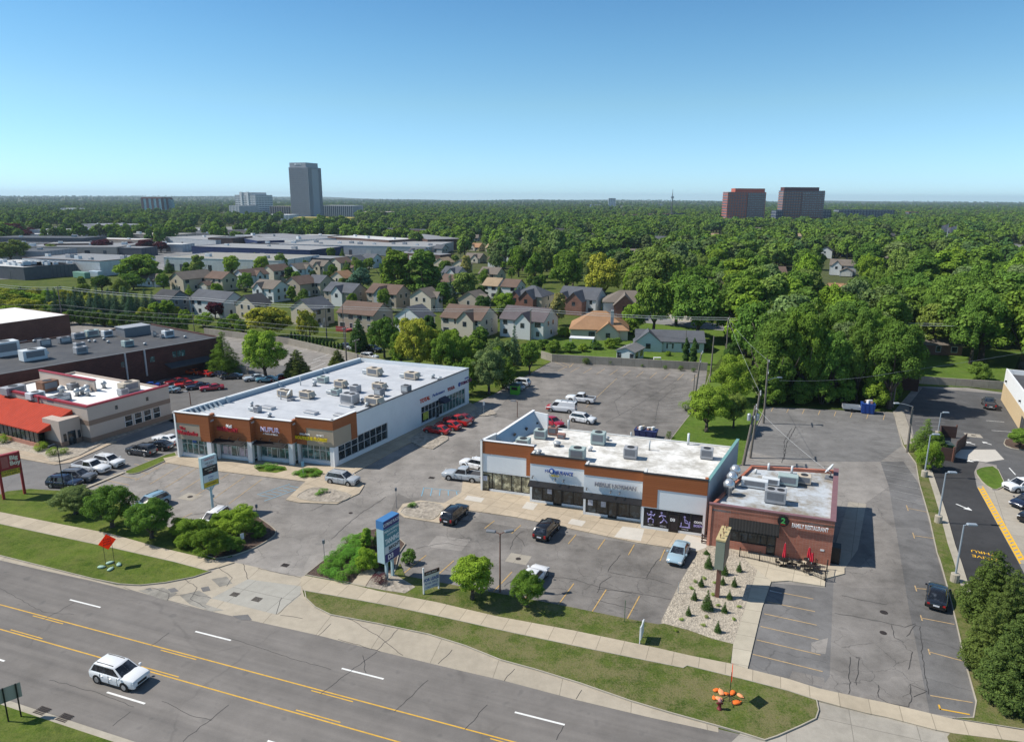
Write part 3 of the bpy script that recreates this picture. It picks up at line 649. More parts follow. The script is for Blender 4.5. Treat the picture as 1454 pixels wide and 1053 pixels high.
# manholes and drains
DRAIN = mat('iron_grate', (0.05,0.04,0.035), 0.6, 0.4, 0.3, 6)
for i, (p, s) in enumerate((((333.6,843.5),0.42),((365,850.5),0.45),((405,802),0.4),((60,1009),0.5),((92,1019),0.5),((736,793),0.3),((270,705),0.35),((1255,869),0.35),((1254,898),0.3),((1382,618),0.3),((498,728),0.25),((305,661),0.25),((613,678),0.4))):
    q = P(*p)
    if p[0] in (736,270,1382): 
        mb = MB(Fr((q.x,q.y,0),RA)); mb.sheet([(-1.2,-1),(1.2,-1),(1.2,1),(-1.2,1)], 0.014); structure('concrete_collar', mb, PAD)
    mb = MB(Fr((q.x, q.y, 0), RA)); zz = 0.066 if i in (3,4) else 0.02
    if i in (5,6,7,8,10): mb.lathe([(s, zz-0.01), (s, zz+0.006)], 16)
    else:
        for k in range(6): mb.box(-s, s, -s*0.8+k*s*0.27, -s*0.8+k*s*0.27+s*0.19, zz-0.01, zz+0.006)
    o = mb.build('drain_grate', DRAIN); T(o, ['rusty iron drain grate in the broken driveway apron nearest the road verge','second iron drain grate in the driveway apron beside the grey slab','iron drain grate in the asphalt throat of the driveway','iron kerb grate below the two-post sign across the road','second iron kerb grate in the near gutter','round manhole cover in a square collar between the lamp and the black car','round manhole cover in the plaza lot behind the pole sign','round manhole cover in the driving lane beside the restaurant','patched manhole cover in the lane below the restaurant shadow','square drain in a pale collar behind the dumpster fence','small round cover in the drive between the stone beds','small floor grate at the first shop door','dark square grate beside the silver pickup'][i], 'drain')

WORN = concrete('broken_apron', (0.36,0.34,0.30), None, 0.6)
for q in ([(196,838),(232,834),(252,842),(236,852),(258,858),(290,866),(262,860),(228,850)], [(255,845),(283,838),(300,848),(292,858),(318,866),(300,868),(270,858)], [(300,822),(322,818),(330,828),(312,833)]): sheet('apron_patch', q, WORN, 0.0165)
for q in ([(238,836),(248,834),(254,839),(243,841)], [(285,834),(296,832),(299,838),(288,840)], [(330,874),(352,872),(358,880),(342,880)], [(205,836),(214,834),(216,838)]): sheet('apron_patch', q, LOTD, 0.0205)
crack((311,806),(330,820),(322,832)); crack((345,800),(352,822)); crack((366,806),(392,812),(428,820)); crack((300,849),(270,842),(240,846)); crack((262,822),(280,834),(270,850),(292,862)); crack((400,848),(392,872)); crack((215,834),(240,842),(238,852))
q = P(1397,788); a_ = ang(P(1384,786), P(1411,791)) + 180
dt = bpy.data.objects.new('lane_lettering', None); col.objects.link(dt); dt['kind'] = 'structure'
for t_, o_ in (('DRIVE', 0.62), ('THRU', -0.62)): lettering(dt, t_, Matrix.Translation((q.x,q.y,0.024)) @ Matrix.Rotation(R(a_),4,'Z') @ Matrix.Translation((0,o_,0)), 0.9, MATS['bright_yellow_paint'], 0.002)

slab('garden_path', [(499,830),(512,813),(529,807),(533,813),(526,822),(518,834)], WALK, 0.125); slab('stone_bed', [(519,834),(527,822),(537,812),(560,816),(590,834),(575,843),(540,838)], COBB, 0.122)
# ================================================================== NEAR BUILDINGS
STUCCO = mat('white_stucco', (0.74,0.76,0.77), 0.8, 0, 0.05, 0.5)
STUCCOB = mat('pale_block_wall', (0.60,0.61,0.60), 0.85, 0, 0.06, 0.6)
WOODP = boards('orange_brown_boards', (0.29,0.090,0.032), (0.39,0.135,0.050), 0.22)
TAN = mat('tan_panel', (0.40,0.325,0.24), 0.8, 0, 0.05, 0.7)
BRICK = bricks('red_brick', (0.41,0.135,0.085), (0.50,0.185,0.12), (0.44,0.29,0.23))
BRICKD = bricks('dark_brown_brick', (0.085,0.032,0.028), (0.115,0.045,0.036), (0.10,0.065,0.06), 1.3)
BRICKR = bricks('weathered_red_brick', (0.125,0.052,0.040), (0.165,0.07,0.05), (0.15,0.11,0.095), 1.3)
GLASS = glass('shop_glass'); GLASST = glass('teal_shop_glass', (0.05,0.095,0.09), 0.05)  # teal base colour carries painted-in bright reflections of the plaza panes
BLIND = glass('blinds_behind_glass', (0.16,0.15,0.10), 0.12)
ALU = mat('aluminium_frame', (0.55,0.57,0.58), 0.4, 0.4, 0.05)
DKFR = mat('dark_frame', (0.02,0.018,0.017), 0.5)
ROOFB = roofing('blue_white_membrane', (0.50,0.52,0.55), (0.38,0.40,0.43), 0.6, 62)
ROOFW = roofing('stained_white_membrane', (0.74,0.73,0.70), (0.36,0.34,0.30), 0.85, 62)
ROOFG = roofing('worn_silver_roof', (0.46,0.50,0.54), (0.24,0.21,0.165), 1.0, 64)
ROOFWH = roofing('bright_white_roof', (0.80,0.80,0.78), (0.66,0.65,0.62), 0.4)
ROOFD = roofing('dark_tar_roof', (0.060,0.062,0.068), (0.092,0.092,0.094), 0.8, 30)
BLUEGREY = mat('blue_grey_parapet', (0.36,0.44,0.50), 0.75, 0, 0.06, 0.7)
CAPM = mat('white_cap', (0.74,0.75,0.76), 0.5, 0, 0.03)
REDL = mat('red_letters', (0.40,0.02,0.035), 0.45, 0, 0.05); WHL = mat('white_letters', (0.78,0.78,0.78), 0.45, 0, 0.03)
BLUL = mat('blue_letters', (0.03,0.09,0.33), 0.45, 0, 0.05); YELL = mat('yellow_letters', (0.78,0.58,0.02), 0.45, 0, 0.03)

def fpoly(o, a, pts):
    M = Fr((o[0], o[1], 0), a); return [XY(M @ Vector((x, y, 0))) for x, y in pts]
def window_wall(rt_, M, x0, x1, z0, z1, n, y=0.0, gm=GLASS, fm=ALU, door=None, rail=None, depth=0.07, name='shop_window'):
    """glazing in a bay frame: pane sheet plus mullions; the frame is a sub-part; M maps local x along, y inwards, z up"""
    mb = MB(M); mb.box(x0, x1, y, y+0.04, z0, z1); wn = mb.build(name, gm, rt_)
    fb = MB(M); t = 0.055
    for k in range(n+1):
        xx = x0 + (x1-x0)*k/n; fb.box(xx-t, xx+t, y-depth, y-0.003, z0, z1)
    fb.box(x0+t, x1-t, y-depth+0.004, y-0.003, z0-0.02, z0+0.08); fb.box(x0+t, x1-t, y-depth+0.004, y-0.003, z1-0.08, z1+0.02)
    if rail: fb.box(x0+t, x1-t, y-depth+0.006, y-0.003, rail-0.04, rail+0.04)
    fb.build('frame', fm, wn)
    if door is not None:
        dx = x0 + (x1-x0)*door
        db = MB(M); db.box(dx-0.5, dx+0.5, y-depth-0.03, y-depth+0.002, 0.11, 2.25); d = db.build('door', gm, rt_)
        hb = MB(M)
        hb.box(dx-0.56, dx-0.44, y-depth-0.06, y-depth-0.033, 0.11, 2.3); hb.box(dx+0.44, dx+0.56, y-depth-0.06, y-depth-0.033, 0.11, 2.3); hb.box(dx-0.44, dx+0.44, y-depth-0.058, y-depth-0.033, 2.2, 2.3); hb.box(dx-0.44, dx+0.44, y-depth-0.058, y-depth-0.033, 0.11, 0.3)
        hb.build('door_frame', fm, d)
    return wn
def capstrip(mb, a, b, w_, z, h=0.07):
    """parapet cap along world a-b"""
    a = Vector((a[0],a[1],0)); b = Vector((b[0],b[1],0)); L = (b-a).length; M0 = mb.M
    mb.M = M0 @ Fr((a.x,a.y,0), ang(a,b)); mb.box(0, L, -w_/2, w_/2, z, z+h); mb.M = M0
def wallseg(mb, a, b, t, z0, z1):
    """wall between world points, thickness t towards the left-hand side of a-b"""
    a = Vector((a[0],a[1],0)); b = Vector((b[0],b[1],0)); L = (b-a).length; M0 = mb.M
    mb.M = M0 @ Fr((a.x,a.y,0), ang(a,b)); mb.box(0, L, 0, t, z0, z1); mb.M = M0

# ---------------------------------------------------------------- plaza with four stepped shopfronts
S = P(253, 649.2); bay_a = -16.6; W4 = P(476, 664); N = 4
_d = Vector((W4.x-S.x, W4.y-S.y)); _l = _d.length; _th = R(math.degrees(math.atan2(_d.y,_d.x)) - bay_a)
bw = _l*math.cos(_th)/4; st = _l*math.sin(_th)/3
plaza = root('shopping_plaza', (S.x, S.y, 0), 'long white shop building with four stepped orange-brown shopfronts and a pale flat roof', 'shop building')
W = wm(plaza); BM = W @ Fr((S.x, S.y, 0), bay_a)       # bay frame: x along fronts, y inwards
ZT, ZL, ZR = 7.15, 6.75, 6.3
c_fr = [XY(Fr((S.x,S.y,0), bay_a) @ Vector(v)) for v in ((0,0,0),(bw*4,st*3,0))]
bk_r = P(665, 574); bl = P(511, 508, 7.0); br_ = P(665.5, 522, 7.0)
bk_r = br_
mb = MB(W)
# walls: side (right), back, left, and the spandrel shell behind the fronts
foot = [XY(Fr((S.x,S.y,0), bay_a) @ Vector((x,y,0))) for x,y in ((0.3,0.9),(bw*4-0.35,st*3+0.9))]
rt_c = c_fr[1]; 
wallseg(mb, XY(Vector(rt_c)+ (Vector(XY(br_))-Vector(rt_c)).normalized()*5.2), XY(br_), 0.3, 3.4, 6.85)
mb.build('wall', STUCCO, plaza)
dirR = (Vector(XY(br_)) - Vector(rt_c)).normalized(); LR = (Vector(XY(br_)) - Vector(rt_c)).length; aR = math.degrees(math.atan2(dirR.y, dirR.x))
SM = W @ Fr((*rt_c, 0), aR)                              # right side frame: x away, y = inwards (left side)
mb = MB(SM); mb.box(12.5, 21.8, 0, 0.3, 0, 3.4-0.002); mb.box(36.2, LR, 0, 0.3, 0, 3.398); mb.box(5.2, 12.5, 0.02, 0.3, 0, 0.75); mb.box(0.9, 5.2, 0.02, 0.3, 0, 0.75); mb.box(21.8, 36.2, 0.03, 0.3, 0, 0.5); mb.build('wall', STUCCO, plaza)
mb = MB(W); wallseg(mb, XY(bl), XY(br_), -0.3, 0, 6.9); wallseg(mb, c_fr[0], XY(bl), -0.3, 0, 6.9); mb.build('wall', STUCCO, plaza)
roofp = [c_fr[0], *[XY(Fr((S.x,S.y,0), bay_a) @ Vector(v)) for v in ((bw,0.35,0),(bw,st+0.35,0),(2*bw,st+0.35,0),(2*bw,2*st+0.35,0),(3*bw,2*st+0.35,0),(3*bw,3*st+0.35,0),(4*bw-0.3,3*st+0.35,0))], XY(br_ - Vector((dirR.x,dirR.y,0))*0.1), XY(bl)]
mb = MB(W); mb.prism(roofp, ZR-0.25, ZR); roofo = mb.build('roof', ROOFB, plaza)
# inner parapet seen from above on the far side (blue grey) and back, with raised screen by the front corner
mb = MB(W); wallseg(mb, XY(Vector(c_fr[0])+Vector((0.45,0.3))), XY(bl + Vector((0.15,-0.5,0))), -0.25, ZR, 7.02); mb.build('parapet', BLUEGREY, plaza)
LM = W @ Fr((*c_fr[0], 0), ang(c_fr[0], bl)); LLn = (Vector(XY(bl))-Vector(c_fr[0])).length
mb = MB(LM)
for k in range(9):
    x = 0.6+k*0.85; mb.add([(x,-2.0,ZR),(x+0.1,-2.0,ZR),(x+0.1,-0.6,ZR+0.05),(x,-0.6,ZR+0.05),(x,-0.6,7.1),(x+0.1,-0.6,7.1)], [(0,1,5,4),(3,2,1,0),(0,4,3),(1,2,5),(4,5,2,3)])
mb.build('screen_brace', BLUEGREY, plaza)
for x in (9, 20, 31): mb = MB(LM); mb.box(x, x+0.5, -1.0, -0.35, ZR, ZR+0.5); mb.cyl((x+0.25,-0.7,ZR+0.5),(x+0.25,-0.7,ZR+0.95),0.25,0.3,10); mb.build('scupper', BLUEGREY, plaza)
mb = MB(W); capstrip(mb, c_fr[0], XY(bl), 0.42, 6.98); mb.build('cap', CAPM, plaza)
mb = MB(W); capstrip(mb, XY(Vector(rt_c)+dirR*5.2), XY(br_), 0.4, 6.85, 0.06); mb.build('cap', DKFR, plaza)
mb = MB(W); capstrip(mb, XY(bl), XY(br_), 0.4, 6.9, 0.06); mb.build('cap', BLUEGREY, plaza)
for i in range(4):
    x0, x1, y = bw*i, bw*(i+1), st*i
    zt = ZT if i in (0,3) else ZL; zb = 3.35 if i in (1,2) else 3.05
    mb = MB(BM)
    if i == 0:
        mb.box(x0, x1, y, y+0.45, 5.55, zt); mb.box(x1-1.7, x1, y, y+0.45, zb, 5.548)
    elif i == 3:
        mb.box(x0, x1-0.002, y, y+0.45, 5.65, zt); mb.box(x0, x0+1.7, y, y+0.45, zb, 5.648)
    else: mb.box(x0, x1, y, y+0.45, zb, zt)
    if i < 3: mb.box(x1-0.45, x1-0.002, y+0.452, y+st+0.3, zb, zt-0.003)
    mb.build('fascia', WOODP, plaza)
    if i == 0: mb = MB(BM); mb.box(x0+0.03, x1-1.702, y+0.06, y+0.4, zb, 5.547); mb.build('sign_panel', TAN, plaza)
    if i == 3: mb = MB(BM); mb.box(x0+1.702, x1-0.03, y+0.06, y+0.4, zb, 5.647); mb.build('sign_panel', TAN, plaza)
    cb = MB(BM); capstrip(cb, (x0-0.02, y+0.2), (x1+0.02, y+0.2), 0.5, zt); cb.build('cap', CAPM, plaza)
    # piers and low wall
    for xx in ((x0, x0+0.35), (x1-0.75, x1-0.003)):
        mb = MB(BM); mb.box(xx[0], xx[1], y+0.03, y+0.5, 0, zb-0.002); mb.build('pier', STUCCO, plaza)
    mb = MB(BM); mb.box(x0+0.352, x1-0.752, y+0.55, y+0.8, 0, 0.65); mb.build('low_wall', STUCCO, plaza)
    window_wall(plaza, BM, x0+0.36, x1-0.76, 0.66, zb-0.05, 5, y+0.72, GLASST, ALU, (0.5,0.45,0.45,None)[i], 2.2)
    # return glazing facing the drive
    if i < 3:
        RM = BM @ Fr((x1-0.05, y+0.5, 0), 90); window_wall(plaza, RM, 0.05, st-0.05, 0.6, zb-0.05, 1, 0.0, GLASST, ALU)
    if i in (1,2):
        mb = MB(BM); mb.add([(x0+0.1,y+0.02,3.35),(x1-0.8,y+0.02,3.35),(x1-0.8,y-1.0,3.05),(x0+0.1,y-1.0,3.05),(x0+0.1,y-1.0,2.93),(x1-0.8,y-1.0,2.93),(x0+0.1,y+0.02,3.2),(x1-0.8,y+0.02,3.2)],
              [(0,3,2,1),(3,4,5,2),(4,6,7,5),(0,6,4,3),(1,2,5,7)]); mb.build('awning', BLACK, plaza)
        for k in range(3):
            mb = MB(BM); xx = x0+1.3+k*1.55; mb.tube([(xx,y-0.02,3.75),(xx,y-0.35,3.95),(xx,y-0.55,3.85)],0.03); mb.cyl((xx,y-0.55,3.88),(xx,y-0.65,3.68),0.05,0.11,8); mb.build('gooseneck_lamp', BLACK, plaza)
# right return of the end bay
RM = BM @ Fr((bw*4, st*3, 0), aR - bay_a)
mb = MB(RM); mb.box(0.002, 5.2, 0, 0.4, 5.65, ZT); mb.box(3.9, 5.2, 0, 0.4, 3.05, 5.648); mb.build('fascia', WOODP, plaza)
mb = MB(RM); mb.box(0.03, 3.898, 0.06, 0.4, 3.05, 5.647); mb.build('sign_panel', TAN, plaza)
mb = MB(RM); capstrip(mb, (0,0.2), (5.2,0.2), 0.5, ZT); mb.build('cap', CAPM, plaza)
mb = MB(RM); mb.box(-0.02,0.85,0.03,0.5,0,3.048); mb.build('pier', STUCCO, plaza)
window_wall(plaza, SM, 0.9, 5.2, 0.76, 3.03, 3, 0.1, GLASS, ALU, None, 2.1); window_wall(plaza, SM, 5.3, 12.4, 0.76, 3.38, 5, 0.1, GLASS, ALU, None, 2.1)
window_wall(plaza, SM, 21.9, 28.4, 0.5, 3.38, 6, 0.1, GLASS, ALU, 0.75, 2.3); window_wall(plaza, SM, 28.6, 36.1, 0.5, 3.38, 7, 0.1, GLASST, ALU, None, 2.3)
mb = MB(SM); mb.add([(27.2,0,3.6),(29.4,0,3.6),(29.4,-1.3,3.0),(27.2,-1.3,3.0),(27.2,-1.3,2.8),(29.4,-1.3,2.8),(27.2,0,2.8),(29.4,0,2.8)],[(0,3,2,1),(3,4,5,2),(4,6,7,5),(0,6,4,3),(1,2,5,7),(0,1,7,6)][::1]); mb.build('door_canopy', mat('navy_canvas',(0.03,0.035,0.06),0.7), plaza)
# shop lettering
def on_bay(i, x, z, y=0.0): 
    M = BM @ Matrix.Translation((bw*i+x, st*i+y, z)); return M @ Matrix(((1,0,0,0),(0,0,-1,0),(0,1,0,0),(0,0,0,1)))
lettering(plaza, 'The', on_bay(0,1.5,4.8,-0.12), 0.6, REDL, 0.08, bold=0.02); lettering(plaza, 'Wardrobe', on_bay(0,2.35,4.1,-0.12), 0.82, REDL, 0.08, bold=0.03)
lettering(plaza, 'Nail', on_bay(1,2.75,5.5,-0.2), 0.6, WHL, 0.08, bold=0.02); lettering(plaza, 'HARMONY', on_bay(1,2.45,4.95,-0.2), 0.85, REDL, 0.08, bold=0.02, sx=0.85)
lettering(plaza, 'NUPUR', on_bay(2,2.7,5.2,-0.22), 0.95, mat('violet_letters',(0.50,0.44,0.62),0.5), 0.08, bold=0.02); lettering(plaza, 'A TASTE OF INDIA', on_bay(2,2.75,4.55,-0.2), 0.3, WHL, 0.06)
lettering(plaza, 'BOUTIQUE FLORIST', on_bay(3,2.6,4.12,-0.2), 0.62, YELL, 0.08, bold=0.03, sx=0.95); lettering(plaza, 'BALLOON', on_bay(3,1.6,4.72,-0.2), 0.36, WHL, 0.06); lettering(plaza, 'EVENTS', on_bay(3,4.1,4.72,-0.2), 0.36, WHL, 0.06)
def on_side(x, z): return SM @ Matrix.Translation((x,0,z)) @ Matrix(((1,0,0,0),(0,0,-1,0),(0,1,0,0),(0,0,0,1)))
lettering(plaza, 'TOTAL', on_side(23.0,4.45), 0.95, mat('orange_red_letters',(0.55,0.05,0.02),0.5), 0.08, bold=0.03); lettering(plaza, 'Performance', on_side(27.2,4.55), 0.75, BLUL, 0.06, font_shear=0.3); lettering(plaza, 'YOGA', on_side(31.3,4.45), 0.85, mat('dark_red_letters',(0.32,0.02,0.02),0.5), 0.08, bold=0.03)
lettering(plaza, 'TOBACCO', on_side(36.6,4.5), 0.8, mat('dark_violet_letters',(0.14,0.03,0.10),0.5), 0.08, bold=0.03); lettering(plaza, 'OUTLET', on_side(36.9,5.2), 0.45, BLUL, 0.06)
mb = MB(SM); mb.cyl((34.2,-0.05,4.55),(34.2,0,4.55),0.42,0.42,14); mb.build('sign_disc', BLUL, plaza)
# posters behind the glass of the second shop
for k in range(4):
    mb = MB(BM); x = bw+0.6+k*1.05 + (0.8 if k > 1 else 0); mb.box(x, x+0.95, st+0.69, st+0.705, 0.75, 2.0); mb.build('window_poster', mat('pink_white_poster', (0.55,0.46,0.50), 0.5, 0, 0.5, 2.2), plaza)
for i, x in ((0, 2.4), (1, 2.3)): mb = MB(BM); mb.box(bw*i+x, bw*i+x+0.7, st*i+0.60, st*i+0.63, 2.45, 2.85); mb.build('window_sign', BLUL, plaza)
mb = MB(SM); mb.box(22.4,24.0,0.0,0.02,0.9,2.2); mb.build('window_poster', mat('yellow_poster', (0.5,0.5,0.08),0.5,0,0.4,2), plaza)

# ---------------------------------------------------------------- centre shops, stepping towards the road
CS = P(682.3, 696.2); CE = P(999.5, 763.0); cb_a = -17.6
_d = Vector((CE.x-CS.x, CE.y-CS.y)); _l = _d.length; _th = R(math.degrees(math.atan2(_d.y,_d.x)) - cb_a)
cw = _l*math.cos(_th)/4; cs = _l*math.sin(_th)/3          # cs < 0: each bay stands further forward
shops = root('shop_row', (CS.x, CS.y, 0), 'white shop row with brown fascia bands, black awnings and a stained white roof', 'shop building')
W = wm(shops); CM = W @ Fr((CS.x, CS.y, 0), cb_a)
XF = Fr((CS.x,CS.y,0), cb_a)
cr = [XY(XF @ Vector(v)) for v in ((0,0,0),(4*cw,3*cs,0))]
aC = 62.0; dC = Vector((math.cos(R(aC)), math.sin(R(aC))))
Zr = 5.55
LBK = P(757, 582, 8.0); RBK = P(1049.5, 622.5, 6.9)
LL = (Vector(XY(LBK))-Vector(cr[0])).length; LRt = (Vector(XY(RBK))-Vector(cr[1])).length
aL = ang(cr[0], LBK); aRr = ang(cr[1], RBK)
LMf = W @ Fr((*cr[0],0), aL); RMf = W @ Fr((*cr[1],0), aRr)
bl_, brr = XY(LBK), XY(RBK)
rp = [cr[0], *[XY(XF @ Vector(v)) for v in ((cw,0.3,0),(cw,cs+0.3,0),(2*cw,cs+0.3,0),(2*cw,2*cs+0.3,0),(3*cw,2*cs+0.3,0),(3*cw,3*cs+0.3,0),(4*cw-0.2,3*cs+0.3,0))], brr, bl_]
mb = MB(W); mb.prism(rp, Zr-0.3, Zr); mb.build('roof', ROOFW, shops)
mb = MB(W); wallseg(mb, brr, bl_, 0.25, 0, Zr+0.15); mb.build('wall', STUCCOB, shops)
# left wall with the raised screen whose inner face shows
mb = MB(LMf); mb.box(0, 3.4, 0, -0.3, 0, 7.1); mb.box(3.402, LL, 0, -0.3, 0, 6.2); 
mb.add([(3.402,-0.001,6.2),(3.402,-0.299,6.2),(LL,-0.001,6.2),(LL,-0.299,6.2),(3.402,-0.001,6.9),(3.402,-0.299,6.9),(LL,-0.001,8.0),(LL,-0.299,8.0)],[(0,2,6,4),(1,5,7,3),(4,6,7,5),(2,3,7,6),(0,4,5,1)])
mb.build('wall', STUCCOB, shops)
mb = MB(LMf); mb.add([(3.2,-0.32,6.86),(LL-0.4,-0.32,7.9),(LL-0.4,-1.7,Zr+0.02),(4.5,-1.3,Zr+0.02),(3.2,-0.30,Zr+0.02),(LL-0.4,-0.30,Zr+0.02)], [(0,3,2,1),(0,4,3),(1,2,5)]); mb.build('screen', mat('pale_blue_screen',(0.34,0.45,0.54),0.7,0,0.05,0.6), shops)
mb = MB(LMf); mb.box(LL-0.38, LL-0.1, -0.31, -2.7, Zr, 7.9); mb.build('parapet', mat('white_sheeting',(0.66,0.68,0.69),0.6,0,0.12,0.9), shops)
for x in (6.5, 9.5, 12.3): mb = MB(LMf); mb.cyl((x,-1.25,Zr+0.75),(x,-1.05,Zr+0.80),0.22,0.22,12); mb.build('vent_hole', BLACK, shops)
mb = MB(LMf); mb.box(-0.03,3.42,0.05,-0.35,7.1,7.16); mb.build('cap', CAPM, shops)
mb = MB(LMf); mb.add([(3.4,0.05,6.9),(LL,0.05,8.0),(LL,-0.35,8.0),(3.4,-0.35,6.9),(3.4,0.05,6.96),(LL,0.05,8.06),(LL,-0.35,8.06),(3.4,-0.35,6.96)],[(0,1,5,4),(1,2,6,5),(2,3,7,6),(3,0,4,7),(4,5,6,7)]); mb.build('cap', CAPM, shops)
# right wall, tall, trimmed teal
mb = MB(RMf); mb.box(0.4, LRt, 0, 0.25, 0, 6.75); mb.build('wall', mat('grey_side_wall',(0.38,0.42,0.45),0.8,0,0.05,0.5), shops)
mb = MB(RMf); mb.box(0.4, LRt+0.02, -0.06, 0.32, 6.752, 6.86); mb.build('cap', mat('teal_trim',(0.16,0.32,0.31),0.5), shops)
WRAP = mat('dark_window_wrap', (0.022,0.018,0.024), 0.25)
for i in range(4):
    x0, x1, y = cw*i, cw*(i+1), cs*i
    zt = (7.1, 6.55, 6.5, 7.0)[i]
    zs = 2.75                                        # top of the glazing
    mb = MB(CM)
    if i == 0: mb.box(x0, x1, y, y+0.35, 5.35, zt); mb.box(x1-0.95, x1, y, y+0.35, zs+0.2, 5.348)
    elif i == 3: mb.box(x0, x1, y, y+0.35, 5.2, zt); mb.box(x0, x0+1.75, y, y+0.35, zs+0.15, 5.198); mb.box(x1-0.352, x1-0.002, y+0.352, y+1.2, 5.2, zt-0.003)
    else: mb.box(x0, x1, y, y+0.35, 5.35, zt)
    mb.build('fascia', WOODP, shops)
    if i in (1,2,3): mb = MB(CM); mb.box(x0+0.002, x0+0.3, y+0.352, y-cs+0.3, Zr, zt-0.004); mb.box(x0+0.002,x0+0.3,y+0.352,y-cs+0.0,0,Zr-0.3); mb.build('parapet', STUCCOB, shops)
    xa, xb = (x0, x1-0.952) if i == 0 else ((x0+1.752, x1) if i == 3 else (x0, x1))
    mb = MB(CM); mb.box(xa, xb, y+0.06, y+0.35, zs+0.2 if i != 3 else zs+0.15, 5.198 if i == 3 else 5.348); mb.build('wall_panel', STUCCO, shops)
    for xx in ((x0, x0+0.28), (x1-0.28, x1-0.003)):
        mb = MB(CM); mb.box(xx[0], xx[1], y+0.065, y+0.4, 0, zs+0.198 if i != 3 else zs+0.148); mb.build('pier', STUCCO, shops)
    mb = MB(CM); mb.box(x0+0.282, x1-0.282, y+0.07, y+0.3, 0, 0.42); mb.box(x0+0.282, x1-0.282, y+0.07, y+0.3, zs, zs+0.198 if i != 3 else zs+0.148); mb.build('low_wall', STUCCO, shops)
    gm = (BLIND, GLASS, GLASS, WRAP)[i]; fm = DKFR
    window_wall(shops, CM, x0+0.284, x1-0.284, 0.43, zs-0.01, (5,5,5,5)[i], y+0.16, gm, fm, (0.06,0.5,0.5,0.52)[i], None)
    cbp = MB(CM); capstrip(cbp, (x0-0.02,y+0.17),(x1+0.02,y+0.17),0.42,zt,0.06); cbp.build('cap', DKFR if i else CAPM, shops)
    if i in (1,2):
        mb = MB(CM); mb.add([(x0-0.05,y+0.05,3.05),(x1-0.02,y+0.05,3.05),(x1-0.02,y-1.0,2.72),(x0-0.05,y-1.0,2.72),(x0-0.05,y-1.0,2.6),(x1-0.02,y-1.0,2.6),(x0-0.05,y+0.05,2.9),(x1-0.02,y+0.05,2.9)],
              [(0,3,2,1),(3,4,5,2),(4,6,7,5),(0,6,4,3),(1,2,5,7)]); mb.build('awning', BLACK, shops)
        for xx in (0.45, 3.4, 4.5):
            mb = MB(CM); mb.tube([(x0+xx,y+0.05,3.6),(x0+xx,y-0.3,3.85),(x0+xx,y-0.5,3.75)],0.03); mb.cyl((x0+xx,y-0.5,3.78),(x0+xx,y-0.6,3.58),0.05,0.12,8); mb.build('gooseneck_lamp', BLACK, shops)
def on_c(i, x, z, y=0.0): return CM @ Matrix.Translation((cw*i+x, cs*i+y, z)) @ Matrix(((1,0,0,0),(0,0,-1,0),(0,1,0,0),(0,0,0,1)))
lettering(shops, 'MERLE NORMAN', on_c(2,3.9,4.35,-0.14), 0.72, mat('grey_white_letters',(0.26,0.27,0.31),0.5), 0.08, bold=0.02, sx=0.93)
lettering(shops, 'Mr', on_c(1,2.3,4.6,-0.12), 0.55, BLUL, 0.06); lettering(shops, 'INSURANCE', on_c(1,4.3,4.55,-0.12), 0.62, BLUL, 0.08, sx=0.78, bold=0.01); lettering(shops, 'AGENCY', on_c(1,3.3,4.1,-0.12), 0.28, YELL, 0.05)
mb = MB(CM); mb.cyl((cw+2.85,cs-0.06,4.65),(cw+2.85,cs+0.04,4.65),0.36,0.36,16); mb.build('sign_ring', BLUL, shops)
mb = MB(CM); mb.cyl((cw+2.85,cs-0.09,4.65),(cw+2.85,cs-0.06,4.65),0.2,0.2,16); mb.build('sign_disc', WHL, shops)
LILAC = mat('lilac_print', (0.30,0.27,0.52), 0.5, 0, 0.2, 3)
y3 = 3*cs + 0.065
def fig(pts, x, z, s=1.0, r=0.07):
    mb = MB(CM @ Matrix.Translation((3*cw+x, y3, z)))
    mb.M = mb.M @ Matrix.Diagonal((s,1,s,1))
    for a in pts: mb.tube([(q[0],0,q[1]) for q in a], r, 5)
    mb.cyl((pts[0][0][0],-0.01,pts[0][0][1]+0.24),(pts[0][0][0],0.02,pts[0][0][1]+0.24),0.13,0.13,8); mb.build('window_figure', LILAC, shops)
fig([[(0,0.9),(0,0.35)],[(0,0.85),(-0.3,0.7),(-0.45,0.95)],[(0,0.85),(0.3,0.7),(0.45,0.95)],[(0,0.35),(-0.3,0.2),(-0.28,-0.2)],[(0,0.35),(0.3,0.2),(0.28,-0.2)]], 1.15, 1.15)
fig([[(-0.2,0.9),(0.1,0.4)],[(-0.15,0.85),(0.3,0.75)],[(-0.15,0.85),(-0.45,0.6)],[(0.1,0.4),(0.5,0.0)],[(0.1,0.4),(-0.1,0.0),(-0.3,-0.15)]], 2.55, 1.2)
fig([[(0,0.8),(0.1,0.35)],[(0.05,0.75),(0.4,0.5)],[(0.1,0.35),(0.5,0.3),(0.55,-0.15)],[(-0.35,0.3),(-0.35,-0.2)],[(-0.5,-0.2),(0.7,-0.2)],[(0.6,0.55),(0.6,-0.2)]], 5.0, 1.15)
lettering(shops, 'D3', on_c(3,3.65,1.65,0.05), 0.45, WHL, 0.01, bold=0.03)
lettering(shops, 'COOL', on_c(3,6.55,1.75,0.05), 0.34, WHL, 0.01, bold=0.02); lettering(shops, 'BODY', on_c(3,6.55,1.3,0.05), 0.36, LILAC, 0.01, bold=0.03)
for x, t in ((1.15,'SQUATS'),(2.6,'STRETCH'),(5.1,'TRAINING')): lettering(shops, t, on_c(3,x,0.68,0.05), 0.17, WHL, 0.01)
